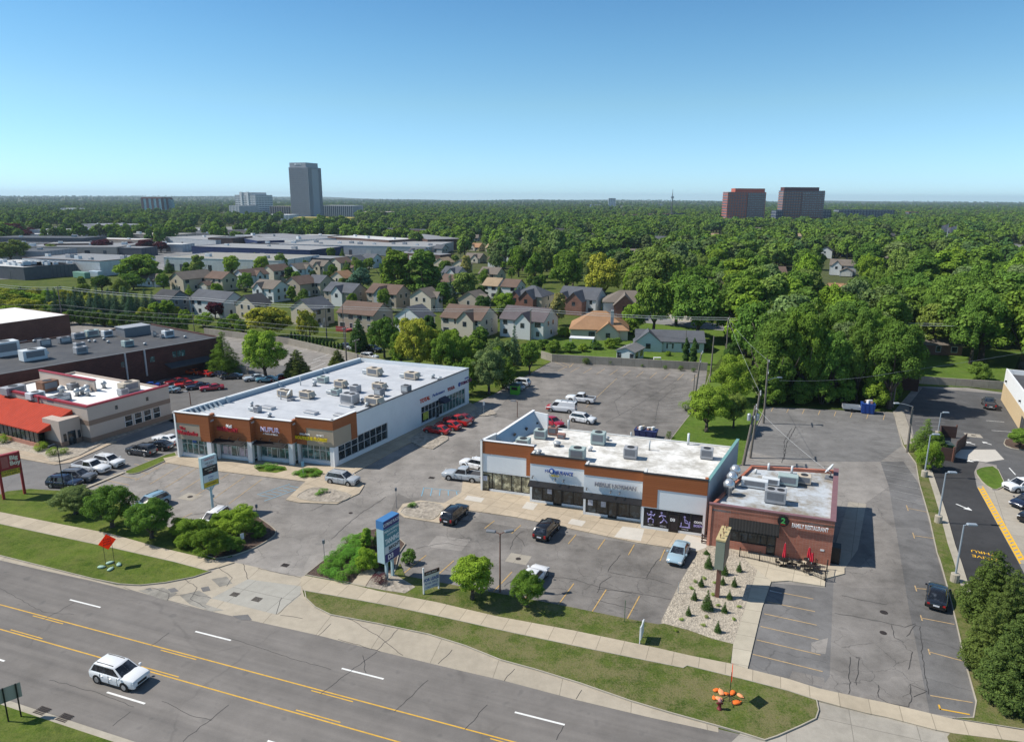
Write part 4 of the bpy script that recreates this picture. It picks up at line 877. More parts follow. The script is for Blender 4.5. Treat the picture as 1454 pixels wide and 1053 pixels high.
for i, x, z in ((0,0.65,1.9),(1,2.6,1.9),(2,0.9,1.8),(2,2.5,1.8)): mb = MB(CM); mb.box(cw*i+x-0.3, cw*i+x+0.3, cs*i+0.05, cs*i+0.07, z-0.4, z+0.4); mb.build('window_poster', mat('pale_poster', (0.45,0.47,0.55), 0.5, 0, 0.4, 3), shops)

# ---------------------------------------------------------------- brick restaurant
TL_, TR_ = P(1007.6, 715, 5.1), P(1186.0, 740.5, 5.1); BRr = P(1190, 666, 5.1); BLb = P(1066, 659, 5.1)
rest = root('brick_restaurant', (TL_.x, TL_.y, 0), 'low red brick restaurant with a dark canvas awning and a patchy silver roof', 'restaurant')
W = wm(rest); fa = ang(TL_, TR_); FL = (TR_-TL_).length; FM = W @ Fr((TL_.x,TL_.y,0), fa)
sa = ang(TR_, BRr); SL = (BRr-TR_).length; SMr = W @ Fr((TR_.x,TR_.y,0), sa)
mb = MB(FM); mb.box(0,2.3,0,0.35,0,5.1); mb.box(2.302,7.25,0,0.35,2.95,5.1); mb.box(2.302,6.3,0.004,0.35,0,1.05); mb.box(7.252,FL,0,0.35,0,5.1); mb.build('wall', BRICK, rest)
mb = MB(SMr); mb.box(0.352,SL,0,0.35,0,5.1); mb.build('wall', BRICK, rest)
mb = MB(W); wallseg(mb, XY(BRr), XY(BLb), 0.35, 0, 5.0); wallseg(mb, XY(BLb), XY(TL_), 0.3, 0, 4.9); mb.build('wall', BRICK, rest)
mb = MB(W); mb.prism([XY(TL_),XY(TR_),XY(BRr),XY(BLb)], 4.35, 4.6); mb.build('roof', ROOFG, rest)
MAROON = mat('maroon_coping', (0.20,0.105,0.115), 0.6)
mb = MB(FM); mb.box(-0.05,FL+0.08,-0.08,0.4,5.102,5.2); mb.build('coping', MAROON, rest)
mb = MB(SMr); mb.box(0.402,SL+0.05,-0.08,0.5,5.102,5.2); mb.build('coping', MAROON, rest)
window_wall(rest, FM, 2.35, 6.28, 1.06, 2.94, 4, 0.12, GLASS, DKFR)
mb = MB(FM); mb.box(6.3,7.24,0.1,0.16,0.11,2.93); d = mb.build('door', GLASS, rest)
mb = MB(FM); [mb.box(a,b,0.02,0.098,0.11,2.92) for a,b in ((6.31,6.42),(7.13,7.24))]; mb.box(6.422,7.128,0.025,0.098,2.25,2.4); mb.box(6.422,7.128,0.025,0.098,0.11,0.3); mb.box(6.422,7.128,0.025,0.098,1.1,1.2); mb.build('door_frame', DKFR, d)
AWN = ribbed('striped_dark_canvas', (0.022,0.022,0.022), 0.32, 0.8, fa)
mb = MB(FM); mb.add([(2.2,-0.01,3.85),(7.45,-0.01,3.85),(7.45,-1.0,2.95),(2.2,-1.0,2.95),(2.2,-1.0,2.75),(7.45,-1.0,2.75),(2.2,-0.01,2.75),(7.45,-0.01,2.75)],[(0,3,2,1),(3,4,5,2),(0,6,4,3),(1,2,5,7)]); mb.build('awning', AWN, rest)
def on_f(x, z, y=0.0): return FM @ Matrix.Translation((x,y,z)) @ Matrix(((1,0,0,0),(0,0,-1,0),(0,1,0,0),(0,0,0,1)))
lettering(rest, 'FAMILY RESTAURANT', on_f(10.45,4.1,-0.24), 0.6, WHL, 0.06, bold=0.015, sx=0.62)
mb = MB(FM); mb.cyl((7.75,-0.30,4.4),(7.75,-0.01,4.4),0.58,0.58,20); sg = mb.build('round_sign', BLACK, rest)
lettering(sg, '2', on_f(7.75,4.46,-0.32), 0.85, mat('green_letters',(0.06,0.35,0.09),0.5), 0.02, bold=0.03); lettering(sg, 'EGGS', on_f(7.75,4.06,-0.32), 0.2, mat('red_small_letters',(0.5,0.05,0.04),0.5), 0.02)
lettering(rest, 'RESTAURANT', on_f(4.7,2.45,0.04), 0.28, mat('pink_red_letters',(0.6,0.09,0.12),0.5), 0.012)
mb = MB(FM); mb.box(11.7,12.1,-0.03,-0.002,1.55,1.75); mb.build('number_plate', WHL, rest)
mb = MB(SMr); mb.box(2.0,3.2,-0.05,-0.002,1.2,2.6); mb.box(6,7.2,-0.05,-0.002,1.2,2.6); mb.build('side_window', GLASS, rest)
mb = MB(SMr); mb.box(0.6,1.9,-0.9,-0.01,0,1.9); mb.build('utility_box', BLACK, rest)

# ---------------------------------------------------------------- diner with the red roof
D0 = P(123, 578.6, 5.9); D1 = P(239, 548, 5.9)
diner = root('diner', (D0.x, D0.y, 0), 'beige diner with red parapet trim and a sloped red metal sunroom roof', 'restaurant')
W = wm(diner); da = ang(D0, D1); DL = (D1-D0).length; DM = W @ Fr((D0.x,D0.y,0), da)     # right wall: x away, y = inwards (left)
BEIGE = mat('beige_wall', (0.47,0.39,0.335), 0.85, 0, 0.05, 0.6); BAND = mat('brown_band', (0.235,0.165,0.125), 0.85, 0, 0.06, 0.8); REDT = mat('red_trim', (0.33,0.03,0.045), 0.5, 0, 0.05)
DW = 26.0
mb = MB(DM); mb.box(0,DL,0,0.3,0.9,5.9); mb.box(DL-0.3,DL-0.002,0.302,DW,0.9,5.6); mb.box(0.002,0.3,0.302,DW,0.9,5.9); mb.box(0.302,DL-0.302,DW-0.3,DW,0,5.6); mb.build('wall', BEIGE, diner)
mb = MB(DM); mb.box(-0.02,DL+0.02,-0.02,0.28,0,0.898); mb.box(-0.02,0.28,0.282,DW,0,0.898); mb.build('plinth', BAND, diner)
mb = MB(DM); mb.box(-0.02,DL+0.02,-0.02,-0.002,2.9,3.7); mb.box(-0.02,-0.002,0,DW,2.9,3.7); mb.build('band', BAND, diner)
mb = MB(DM); mb.box(0.3,DL-0.3,0.3,DW-0.3,5.0,5.25); mb.build('roof', ROOFWH, diner)
mb = MB(DM); mb.box(-0.12,DL+0.1,-0.12,0.42,5.902,6.2); mb.box(-0.12,0.42,0.422,DW,5.902,6.2); mb.build('parapet_trim', REDT, diner)
mb = MB(DM); mb.box(8,8.3,10,DW-0.4,5.25,7.2); mb.build('parapet', BEIGE, diner)
mb = MB(DM); mb.box(7.9,8.4,9.9,DW-0.4,7.202,7.4); mb.build('parapet_trim', REDT, diner)
for k in range(4):
    x = 6.0+k*1.75; mb = MB(DM); mb.box(x,x+1.25,-0.035,-0.005,1.0,2.75); wn = mb.build('window', GLASS, diner)
    mb = MB(DM); mb.box(x-0.06,x,-0.06,-0.005,0.95,2.8); mb.box(x+1.25,x+1.31,-0.06,-0.005,0.95,2.8); mb.box(x,x+1.25,-0.055,-0.037,1.8,1.88); mb.build('frame', WHITE, wn)
for k in range(3): mb = MB(DM); x = 4.6+k*5.6; mb.box(x,x+0.45,-0.03,-0.005,4.35,5.0); mb.build('window', GLASS, diner)
# entrance bay and sunroom on the road side: local x negative = towards the road
mb = MB(DM); mb.box(-3.4,-0.13,2.0,6.2,0,4.3); mb.build('entrance_bay', BEIGE, diner)
mb = MB(DM); mb.box(-3.42,-0.13,1.98,1.998,0,0.9); mb.box(-3.42,-3.402,2.0,6.2,0,0.9); mb.build('plinth', BAND, diner)
mb = MB(DM); mb.box(-2.3,-1.1,1.94,1.99,0.05,2.3); mb.build('door', GLASS, diner)
for x in (-3.0,-0.75): mb = MB(DM); mb.box(x,x+0.45,1.95,1.99,0.9,2.1); mb.build('window', GLASS, diner)
REDR = ribbed('red_metal_roof', (0.40,0.046,0.022), 0.62, 0.8, da+90)
mb = MB(DM); mb.add([(-5.2,4.5,2.7),(-5.2,DW,2.7),(-0.14,DW,5.1),(-0.14,3.6,5.1),(-5.2,4.5,2.55),(-5.2,DW,2.55),(-0.14,DW,2.55),(-0.14,3.6,2.55)],[(0,3,2,1),(0,1,5,4),(0,4,7,3),(1,2,6,5),(4,5,6,7)]); mb.build('sunroom_roof', REDR, diner)
mb = MB(DM); mb.box(-5.0,-4.9,5.0,DW,0.75,2.54); sr = mb.build('sunroom_glass', GLASS, diner)
mb = MB(DM)
for k in range(18): mb.box(-5.06,-5.002,5.0+k*1.15,5.1+k*1.15,0.75,2.54)
mb.build('mullion', BLACK, sr)
mb = MB(DM); mb.box(-5.1,-4.85,4.9,DW,0,0.748); mb.build('sunroom_base', mat('pinkish_base', (0.45,0.21,0.15), 0.8), diner)
mb = MB(DM); mb.box(-0.3,-0.145,12,12.3,5.12,6.2); mb.build('downpipe', REDT, diner)

# ---------------------------------------------------------------- dark brick showroom hall and white-roofed hall
H0, H1 = P(0, 531.6, 7.0), P(315, 478, 7.0); HB1 = P(262, 468, 7.0)
hall = root('brick_hall', (H1.x, H1.y, 0), 'long dark brown brick hall with a black flat roof full of vents', 'commercial building')
W = wm(hall); ha = ang(H0, H1); hd = (H1-H0).normalized(); hl = 200.0; hn = Vector((-hd.y, hd.x, 0))
hw_ = (HB1 - H1).dot(hn); HM = W @ Fr(tuple((H1 - hd*hl)[:2]) + (0,), ha)
if hw_ < 25: hw_ = 30.0
mb = MB(HM); mb.box(0,hl,0,0.4,0,7.0); mb.box(hl-0.4,hl-0.002,0.402,hw_,0,6.98); mb.box(0,hl-0.402,hw_-0.4,hw_,0,6.98); mb.build('wall', BRICKD, hall)
mb = MB(HM); mb.box(0,hl-0.4,0.4,hw_-0.4,6.4,6.7); mb.build('roof', ROOFD, hall)
mb = MB(HM); mb.box(-0.02,hl+0.04,-0.05,0.45,7.002,7.08); mb.build('coping', mat('grey_coping',(0.13,0.13,0.135),0.6), hall)
for x, wd in ((hl-34,1.0),(hl-32.6,1.0),(hl-17,1.0),(hl-23,0.7)): mb = MB(HM); mb.box(x,x+wd,-0.04,-0.005,4.2,5.3); mb.build('window', GLASST, hall)
for k in range(3): mb = MB(HM); mb.box(hl-12+k*1.0,hl-11.2+k*1.0,-0.04,-0.005,4.3,5.6); mb.build('window', GLASST, hall)
for x in (hl-22.2, hl-18.2): mb = MB(HM); mb.box(x,x+0.3,-0.25,-0.005,1.5,7.0); mb.build('downpipe', GALV, hall)
mb = MB(HM); mb.add([(hl-14,-0.01,3.3),(hl-4,-0.01,3.3),(hl-4,-2.6,2.7),(hl-14,-2.6,2.7),(hl-14,-0.01,3.1),(hl-4,-0.01,3.1),(hl-14,-2.6,2.5),(hl-4,-2.6,2.5)],[(0,3,2,1),(3,6,7,2),(6,4,5,7),(0,4,6,3),(1,2,7,5)]); mb.build('canopy', mat('slate_canopy',(0.05,0.055,0.065),0.7), hall)
V0, V1 = P(-10, 461, 8.0), P(97.5, 446.4, 8.0); V2 = P(97.5, 446.4, 8.0); vb = P(0, 438.6, 8.0)
vh = root('white_roofed_hall', (V1.x, V1.y, 0), 'red brick hall with a bright white flat roof behind the dark hall', 'commercial building')
W = wm(vh); va = ang(V0, V1); vd = (V1-V0).normalized(); VMx = W @ Fr(tuple((V1-vd*120)[:2])+(0,), va); vw = max(25, abs((vb-V1).dot(Vector((-vd.y,vd.x,0)))))
mb = MB(VMx); mb.box(0,120,0,0.4,0,8); mb.box(119.6,119.998,0.402,vw,0,7.98); mb.box(0,119.59,vw-0.4,vw,0,7.98); mb.build('wall', BRICKR, vh)
mb = MB(VMx); mb.box(0,119.7,0.3,vw-0.3,7.6,7.95); mb.build('roof', ROOFWH, vh)
for x, wd in ((88,9),(105,4),(110.5,2)): mb = MB(VMx); mb.box(x,x+wd,-0.06,-0.005,0.3,3.2); mb.build('infill_panel', mat('grey_block_infill',(0.22,0.22,0.22),0.8), vh)

# ---------------------------------------------------------------- beige building at the edge
E0, E1 = P(1424, 548, 6.5), P(1424.5, 548, 6.5)
A0 = P(1421, 567); A1 = P(1446, 608)
ba_ = root('beige_shop', (A1.x, A1.y, 0), 'beige and white flat-roofed shop at the edge of the far lot', 'shop building')
W = wm(ba_); ea = ang(A1, A0); el = (A0-A1).length; EM = W @ Fr((A1.x,A1.y,0), ea)     # x away; inwards = -y
BG = mat('sand_wall', (0.56,0.43,0.26), 0.85, 0, 0.05)
mb = MB(EM); mb.box(-6,el,0,-0.3,0,3.4); mb.build('wall', BG, ba_)
mb = MB(EM); mb.box(-6,el,-0.02,-0.28,3.402,6.3); mb.box(el-0.3,el-0.002,-0.302,-16,0,6.2); mb.box(-6,-5.7,-0.302,-16,0,6.2); mb.build('wall', STUCCO, ba_)
mb = MB(EM); mb.box(-5.7,el-0.3,-0.3,-16,5.0,5.3); mb.build('roof', ROOFD, ba_)
mb = MB(EM); mb.box(-5,-1,0.02,0.06,0.3,2.6); mb.build('window', GLASS, ba_)
mb = MB(EM); mb.box(-14,-6.002,0.3,-10,0,4.0); mb.build('wing', BG, ba_)
mb = MB(EM); mb.box(-14.2,-6.004,0.5,-10,4.002,4.3); mb.build('wing_roof', ROOFWH, ba_)
for x in (2,el-3): mb = MB(EM); mb.box(x,x+0.3,0.0,0.3,4.2,4.5); mb.build('wall_lamp', BLACK, ba_)

# ---------------------------------------------------------------- rooftop units
UG = mat('grey_unit', (0.36,0.37,0.39), 0.55, 0.2, 0.1, 2); UB = mat('beige_unit', (0.50,0.43,0.34), 0.65, 0, 0.12, 2); UD = mat('dark_unit', (0.17,0.18,0.20), 0.6, 0.1, 0.1, 2)
UT = mat('sage_unit', (0.33,0.41,0.40), 0.6, 0, 0.08, 2); UW = mat('white_unit', (0.60,0.63,0.65), 0.5, 0, 0.08, 1.5); UR = mat('rusty_unit', (0.28,0.15,0.12), 0.8, 0, 0.3, 3); UBR = mat('brown_unit', (0.20,0.10,0.06), 0.8, 0, 0.2, 2)
FAN = mat('fan_grille', (0.03,0.03,0.032), 0.6)
def rtu(p, z, s, a, m, label, group, fans=1, hood=False, duct=False):
    q = P(p[0], p[1], z); sx, sy, sz = s
    o = root('rooftop_unit', (q.x, q.y, z), label, 'air conditioner', group, a)
    mb = MB(); mb.box(-sx*0.45,sx*0.45,-sy*0.42,sy*0.42,0,0.18); mb.build('curb', UD, o)
    mb = MB(); mb.bbox(-sx/2,sx/2,-sy/2,sy/2,0.182,sz,0.04); mb.build('cabinet', m, o)
    for k in range(fans):
        x = (k-(fans-1)/2)*sx*0.45
        mb = MB(); mb.lathe([(min(sx/fans,sy)*0.36,sz+0.002),(min(sx/fans,sy)*0.36,sz+0.05),(min(sx/fans,sy)*0.30,sz+0.06)],12,(x,0,0)); f = mb.build('fan', FAN, o)
    mb = MB(); mb.box(-sx*0.38,sx*0.38,-sy/2-0.02,-sy/2-0.003,sz*0.35,sz*0.88); mb.build('side_grille', UD if m != UD else GALV, o)
    if hood: mb = MB(); mb.add([(sx/2,-sy*0.4,sz*0.9),(sx/2,sy*0.4,sz*0.9),(sx/2+0.5,sy*0.4,sz*0.45),(sx/2+0.5,-sy*0.4,sz*0.45),(sx/2,-sy*0.4,sz*0.4),(sx/2,sy*0.4,sz*0.4)],[(0,3,2,1),(3,4,5,2),(0,4,3),(1,2,5)]); mb.build('intake_hood', m, o)
    if duct: mb = MB(); mb.bbox(-sx/2-1.3,-sx/2,-sy*0.25,sy*0.25,0.15,sz*0.6,0.03); mb.build('duct', GALV, o)
    return o
def vent(p, z, r, h, label, group, m=None, style=0):
    q = P(p[0], p[1], z); o = root('roof_vent', (q.x,q.y,z), label, 'roof vent', group)
    m = m or GALV; mb = MB()
    if style == 0: mb.lathe([(r*0.75,0),(r*0.75,h*0.55),(r,h*0.6),(r,h*0.9),(r*0.5,h)],12)
    elif style == 1: mb.lathe([(r,0),(r,h),(r*0.8,h)],8)
    elif style == 2: mb.lathe([(r*0.7,0),(r*0.7,h*0.5),(r*1.15,h*0.55),(r*1.2,h*0.75),(r*0.6,h),(r*0.2,h)],14)
    mb.build('stack', m, o, True)
    mb = MB(); mb.box(-r*0.9,r*0.9,-r*0.9,r*0.9,0,0.1); mb.build('flashing', UD, o)
    return o
def hatch(p, z, s, a, label, group):
    q = P(p[0], p[1], z); o = root('roof_hatch', (q.x,q.y,z), label, 'roof hatch', group, a)
    mb = MB(); mb.box(-s[0]/2,s[0]/2,-s[1]/2,s[1]/2,0,0.25); mb.build('curb', UW, o)
    mb = MB(); mb.bbox(-s[0]/2-0.06,s[0]/2+0.06,-s[1]/2-0.06,s[1]/2+0.06,0.252,0.38,0.05); mb.build('lid', UG, o)
G1 = 'units on the long plaza roof'
for p, s, m, l, f, h, d in (
    ((366,585),(1.0,0.9,1.0),UG,'small grey roof unit with a side duct nearest the stepped fronts',1,0,1), ((404.7,563),(2.3,1.3,1.2),UB,'long beige roof unit near the dish on the plaza roof',2,0,0),
    ((436,565),(2.2,1.4,1.2),UB,'stained beige roof unit just past the dish',2,1,0), ((459,543),(1.9,1.2,1.1),UT,'sage roof unit beside the far parapet of the plaza',1,0,1),
    ((484,550),(2.0,1.3,1.3),UB,'rust-streaked beige roof unit mid plaza roof',1,1,0), ((478,561),(1.5,1.2,1.1),UT,'grey-green roof unit with a small duct before the big grey one',1,0,1),
    ((497,572),(2.6,1.8,1.6),UG,'largest grey roof unit standing on the plaza membrane',2,0,0), ((505,557),(1.5,1.3,1.3),UG,'square grey roof unit behind the largest one',1,0,0),
    ((538.8,553),(2.2,1.4,1.2),UB,'beige roof unit above a rusty stain on the plaza',2,1,0), ((539,562),(1.4,1.2,1.3),UD,'dark square roof unit in front of a beige one',1,0,0),
    ((531.5,575),(2.6,1.6,1.4),UB,'big cream roof unit near the long white side wall',2,1,0), ((577,558),(1.4,1.2,1.4),UD,'dark grey roof unit at the edge above the side wall',1,0,0),
    ((532,533),(2.6,1.5,1.5),UB,'beige roof unit with hoods near the back of the plaza',1,1,1), ((584.7,538),(2.4,1.4,1.3),UB,'beige and rust roof unit near the back corner',1,1,1)):
    rtu(p, ZR, s, 62-90, m, l, G1, f, h, d)
for p, l in (((381,580),'flat roof hatch beside the small grey unit'),((442,587),'flat white roof hatch before the third shopfront'),((484,591),'flat roof hatch above the florist shop corner'),((492,577),'low pale roof hatch in front of the largest unit')):
    hatch(p, ZR, (2.2,1.0), -28, l, 'hatches on the plaza roof')
G2 = 'vents on the plaza roof'
for p, r, h, l, st_ in (((383,592),0.3,0.7,'stubby vent with a cap near the second shopfront',2),((358,577),0.25,0.8,'thin vent beside the small ducted unit',0),((399,567),0.09,1.2,'slim vent pipe left of the long beige unit',1),((427,547),0.09,1.6,'tall slim vent pipe near the far parapet',1),
    ((515,572),0.3,0.8,'round turbine vent beside the cream unit',2),((521,577),0.3,0.7,'second round turbine vent by the wall edge',2),((545,571),0.08,1.2,'thin pipe beside the cream unit',1),((615,537),0.35,0.8,'dark vent box near the back corner',0),((624,539),0.4,0.6,'mushroom vent closest to the back corner',2),((595,533),0.3,0.6,'rusty vent behind the corner unit',0),((540,547),0.09,1.1,'slim pipe behind the stained unit',1),((447,548),0.4,0.9,'dark squat vent before the sage unit',0)):
    vent(p, ZR, r, h, l, G2, None, st_)
def dish(p, z, r, label, az=200):
    q = P(p[0], p[1], z); o = root('satellite_dish', (q.x,q.y,z), label, 'satellite dish', None, az)
    mb = MB(); mb.cyl((0,0,0),(0,0,1.0),0.05,0.05,8); mb.box(-0.6,0.6,-0.6,0.6,0,0.15); mb.build('mast', UD, o)
    mb = MB(Matrix.Translation((0.1,0,1.2)) @ Matrix.Rotation(R(55),4,'Y')); mb.lathe([(r*0.15,0),(r*0.6,0.06),(r,0.2),(r*0.97,0.22),(r*0.6,0.1),(r*0.1,0.04)],16); mb.build('reflector', UW, o, True)
    mb = MB(); mb.tube([(0.1,0,1.0),(0.75,0,1.15),(0.8,0,1.5)],0.03); mb.build('feed_arm', UD, o)
dish((413,568), ZR, 0.55, 'white satellite dish on the plaza roof between beige units')
dish((1179,679), 4.6, 0.75, 'white satellite dish at the back corner of the brick restaurant', 150)
G3 = 'units on the stained white roof'
for p, s, m, l, f, h, d in (((767.7,622),(1.7,1.3,1.3),UT,'sage roof unit beside the pale blue screen',1,0,0),((743,632),(1.8,1.4,1.0),UT,'pale sage roof unit tucked at the front of the blue screen',1,0,0),((849.4,630),(1.9,1.5,1.7),UT,'sage roof unit at the middle back of the white roof',1,0,0),
    ((819.7,652),(2.0,1.5,1.6),UT,'tall sage roof unit behind the insurance fascia',1,0,0),((895,650),(1.7,1.3,1.5),UG,'grey roof unit behind the cosmetics shop fascia',1,0,0),((1003,650.5),(1.6,1.3,1.4),UG,'lone grey roof unit near the teal-capped side wall',1,0,0),
    ((785,617),(1.3,1.0,1.2),UR,'rusty red roof unit behind the sheeted screen',1,0,0),((797,622),(1.1,0.9,0.7),UR,'low rusty box beside the rusty roof unit',0,0,0)):
    rtu(p, Zr, s, cb_a, m, l, G3, f, h, d)
for p, r, h, l, st_ in (((791,633),0.45,0.7,'mushroom vent on a rusty base on the white roof',2),((765,644),0.35,0.6,'round vent behind the first fascia step',2),((763,646),0.3,0.4,'low vent hood behind the first fascia step',0),((807,610),0.16,1.5,'thick vent pipe at the back edge of the white roof',1),((922,639),0.1,1.4,'dark slim vent pipe standing mid white roof',1),((977,631),0.16,1.6,'white vent pipe at the back edge near the lawn',1),((838,640),0.3,0.7,'small turbine vent right of the tall sage unit',2),((862,625),0.3,0.6,'small vent beside the back sage unit',2),((896,620),0.12,0.7,'short pipe on the back edge of the white roof',1)):
    vent(p, Zr, r, h, l, 'vents on the stained white roof', UW if 'white' in l[:6] or 'turbine' in l else None, st_)
G4 = 'units on the restaurant roof'
rtu((1100,713), 4.6, (2.3,1.4,1.6), -22, UG, 'big grey roof unit on a stained base in the centre of the restaurant roof', G4, 2, 0, 0)
rtu((1071,692), 4.6, (3.0,1.0,1.1), -22, UW, 'long pale blue roof unit on the restaurant roof', G4, 0, 0, 0)
rtu((1094,688), 4.6, (2.0,0.8,0.9), -22, UW, 'low pale duct box joining two restaurant roof units', G4, 0, 0, 0)
rtu((1118,688), 4.6, (2.3,1.2,1.3), -22, UT, 'grey-green louvred roof unit at the back of the restaurant', G4, 0, 0, 0)
rtu((1141,686), 4.6, (1.6,1.2,1.1), -22, UB, 'beige rusty roof unit beside the louvred one', G4, 1, 0, 0)
for p, l in (((1034,702),'foremost of three shiny exhaust fans by the grey wall'),((1038.5,691),'middle of three shiny exhaust fans by the grey wall'),((1043,681),'rearmost of three shiny exhaust fans by the grey wall')):
    vent(p, 4.6, 0.55, 1.9, l, 'exhaust fans on the restaurant roof', mat('shiny_aluminium',(0.62,0.64,0.66),0.3,0.7,0.05), 2)
for p, h, l in (((1124,672),1.0,'white vent pipe at the back of the restaurant roof'),((1091,667),0.9,'white stub pipe near the back of the restaurant roof'),((1073,672),0.6,'small turbine vent at the back of the restaurant roof')): vent(p, 4.6, 0.15, h, l, 'pipes on the restaurant roof', UW, 1)
G5 = 'equipment on the diner roof'
for p, s, m, l in (((20,559),(3.2,2.0,1.4),UG,'long grey unit on the diner roof by the red-trimmed screen'),((69,555),(2.8,2.0,1.9),UBR,'rusty brown box unit on the diner roof'),((85,570),(3.0,1.8,1.1),UD,'dark grey low unit at the front of the diner roof'),((51,566),(2.4,1.6,1.2),UW,'white unit near the front of the diner roof'),((184,556),(3.0,1.8,1.8),UB,'big cream unit at the far end of the diner roof'),((175,561),(1.4,1.2,1.2),UG,'small grey unit next to the big cream one'),((105,552),(1.8,1.2,1.1),UG,'grey unit behind the vents on the diner roof')):
    rtu(p, 5.25, s, da, m, l, G5, 1, 0, 0)
for p, r, l in (((88,558),0.5,'largest of the silver exhaust fans on the diner roof'),((110,562),0.45,'silver exhaust fan closest to the diner front parapet'),((117,560),0.45,'silver exhaust fan second from the front parapet'),((125,562),0.4,'short silver fan at the edge of the fan cluster'),((124,556),0.45,'silver fan in the middle of the fan cluster'),((132,553),0.5,'tall silver fan at the back of the cluster'),((148,551),0.4,'lone silver fan on the bare white diner roof'),((172,552),0.4,'small vent before the cream unit on the diner roof')):
    vent(p, 5.25, r, 1.3, l, 'fans on the diner roof', None, 2)
G6 = 'units on the black hall roof'
for p, s, m, l in (((63.7,492),(2.2,1.6,1.6),UD,'dark unit on the black roof near the white-roofed hall'),((92,487),(2.4,1.6,1.4),UD,'dark unit with a pale top on the black roof'),((112,481),(2.4,1.5,1.4),UG,'lilac-grey unit on the black roof'),((131,478),(2.6,1.6,1.6),UT,'pale green unit on the far side of the black roof'),((152.5,478),(2.0,1.5,1.5),UW,'white unit right of the pale green one'),((113,494),(1.9,1.5,1.2),UG,'grey unit in the middle of the black roof'),((115,502),(2.2,1.6,1.5),UG,'grey unit in front of the middle one on the black roof'),((181.7,492),(2.0,1.6,1.4),UT,'sage unit near the long parapet of the black roof'),((239,479),(2.2,1.6,1.7),UW,'white unit near the far end of the black roof'),((48,511),(4.2,2.4,2.2),UW,'huge white unit with a flared hood on the black roof'),((8,505),(4.5,3.0,3.0),UW,'tallest white unit on the black roof by the picture border'),((219,478),(0.8,0.8,1.3),UD,'thin dark stack on the black roof'),((231,480),(1.0,1.0,0.9),UD,'small black box by the far white unit')):
    rtu(p, 6.7, s, ha, m, l, G6, 1, 'flared' in l, 0)
q = P(190, 475, 6.7); o = root('roof_penthouse', (q.x,q.y,6.7), 'black penthouse box on the flat roof of the brick hall', 'roof penthouse', None, ha)
mb = MB(); mb.box(-3,3,-2,2,0,2.0); mb.build('wall', UD, o); mb = MB(); mb.box(-3.15,3.15,-2.15,2.15,2.002,2.15); mb.build('roof', UG, o)
for p, l in (((49,486),'small pale vent by the dark unit'),((127,486),'small round vent at the middle of the hall roof'),((135,486),'white mushroom vent beside the round one'),((148,483),'stub vent on the hall roof'),((154,487),'pale stub vent on the hall roof'),((206,490),'low vent close to the parapet of the hall'),((263,480),'little vent near the end of the hall')): vent(p, 6.7, 0.3, 0.6, l, 'vents on the black hall roof', None, 2)
# ================================================================== VEHICLES
TYRE = mat('tyre_rubber', (0.012,0.012,0.012), 0.8); RIM = mat('alloy_rim', (0.36,0.37,0.38), 0.35, 0.6, 0.05); RIMD = mat('dark_rim', (0.06,0.06,0.065), 0.4, 0.3)
CGLASS = glass('car_glass', (0.010,0.012,0.016), 0.05, 0.7); HEADL = mat('headlight_lens', (0.62,0.64,0.66), 0.15, 0, 0.05); TAILL = mat('taillight_lens', (0.33,0.015,0.015), 0.2, 0, 0.05)
TRIM = mat('black_trim', (0.015,0.015,0.016), 0.55); CHROME = mat('chrome', (0.62,0.62,0.63), 0.18, 0.9, 0.02); PLATE = mat('number_plate_white', (0.6,0.62,0.66), 0.5)
PC = {k: paint('paint_'+k, v) for k, v in dict(white=(0.74,0.75,0.76), black=(0.010,0.010,0.012), navy=(0.014,0.020,0.045), grey=(0.13,0.135,0.145), silver=(0.40,0.43,0.46), lightblue=(0.22,0.34,0.42), iceblue=(0.30,0.42,0.50),
    red=(0.42,0.018,0.016), darkred=(0.19,0.012,0.018), orange=(0.62,0.085,0.015), teal=(0.11,0.27,0.33), blue=(0.02,0.07,0.32), darkgrey=(0.045,0.048,0.055), cherry=(0.33,0.012,0.03)).items()}
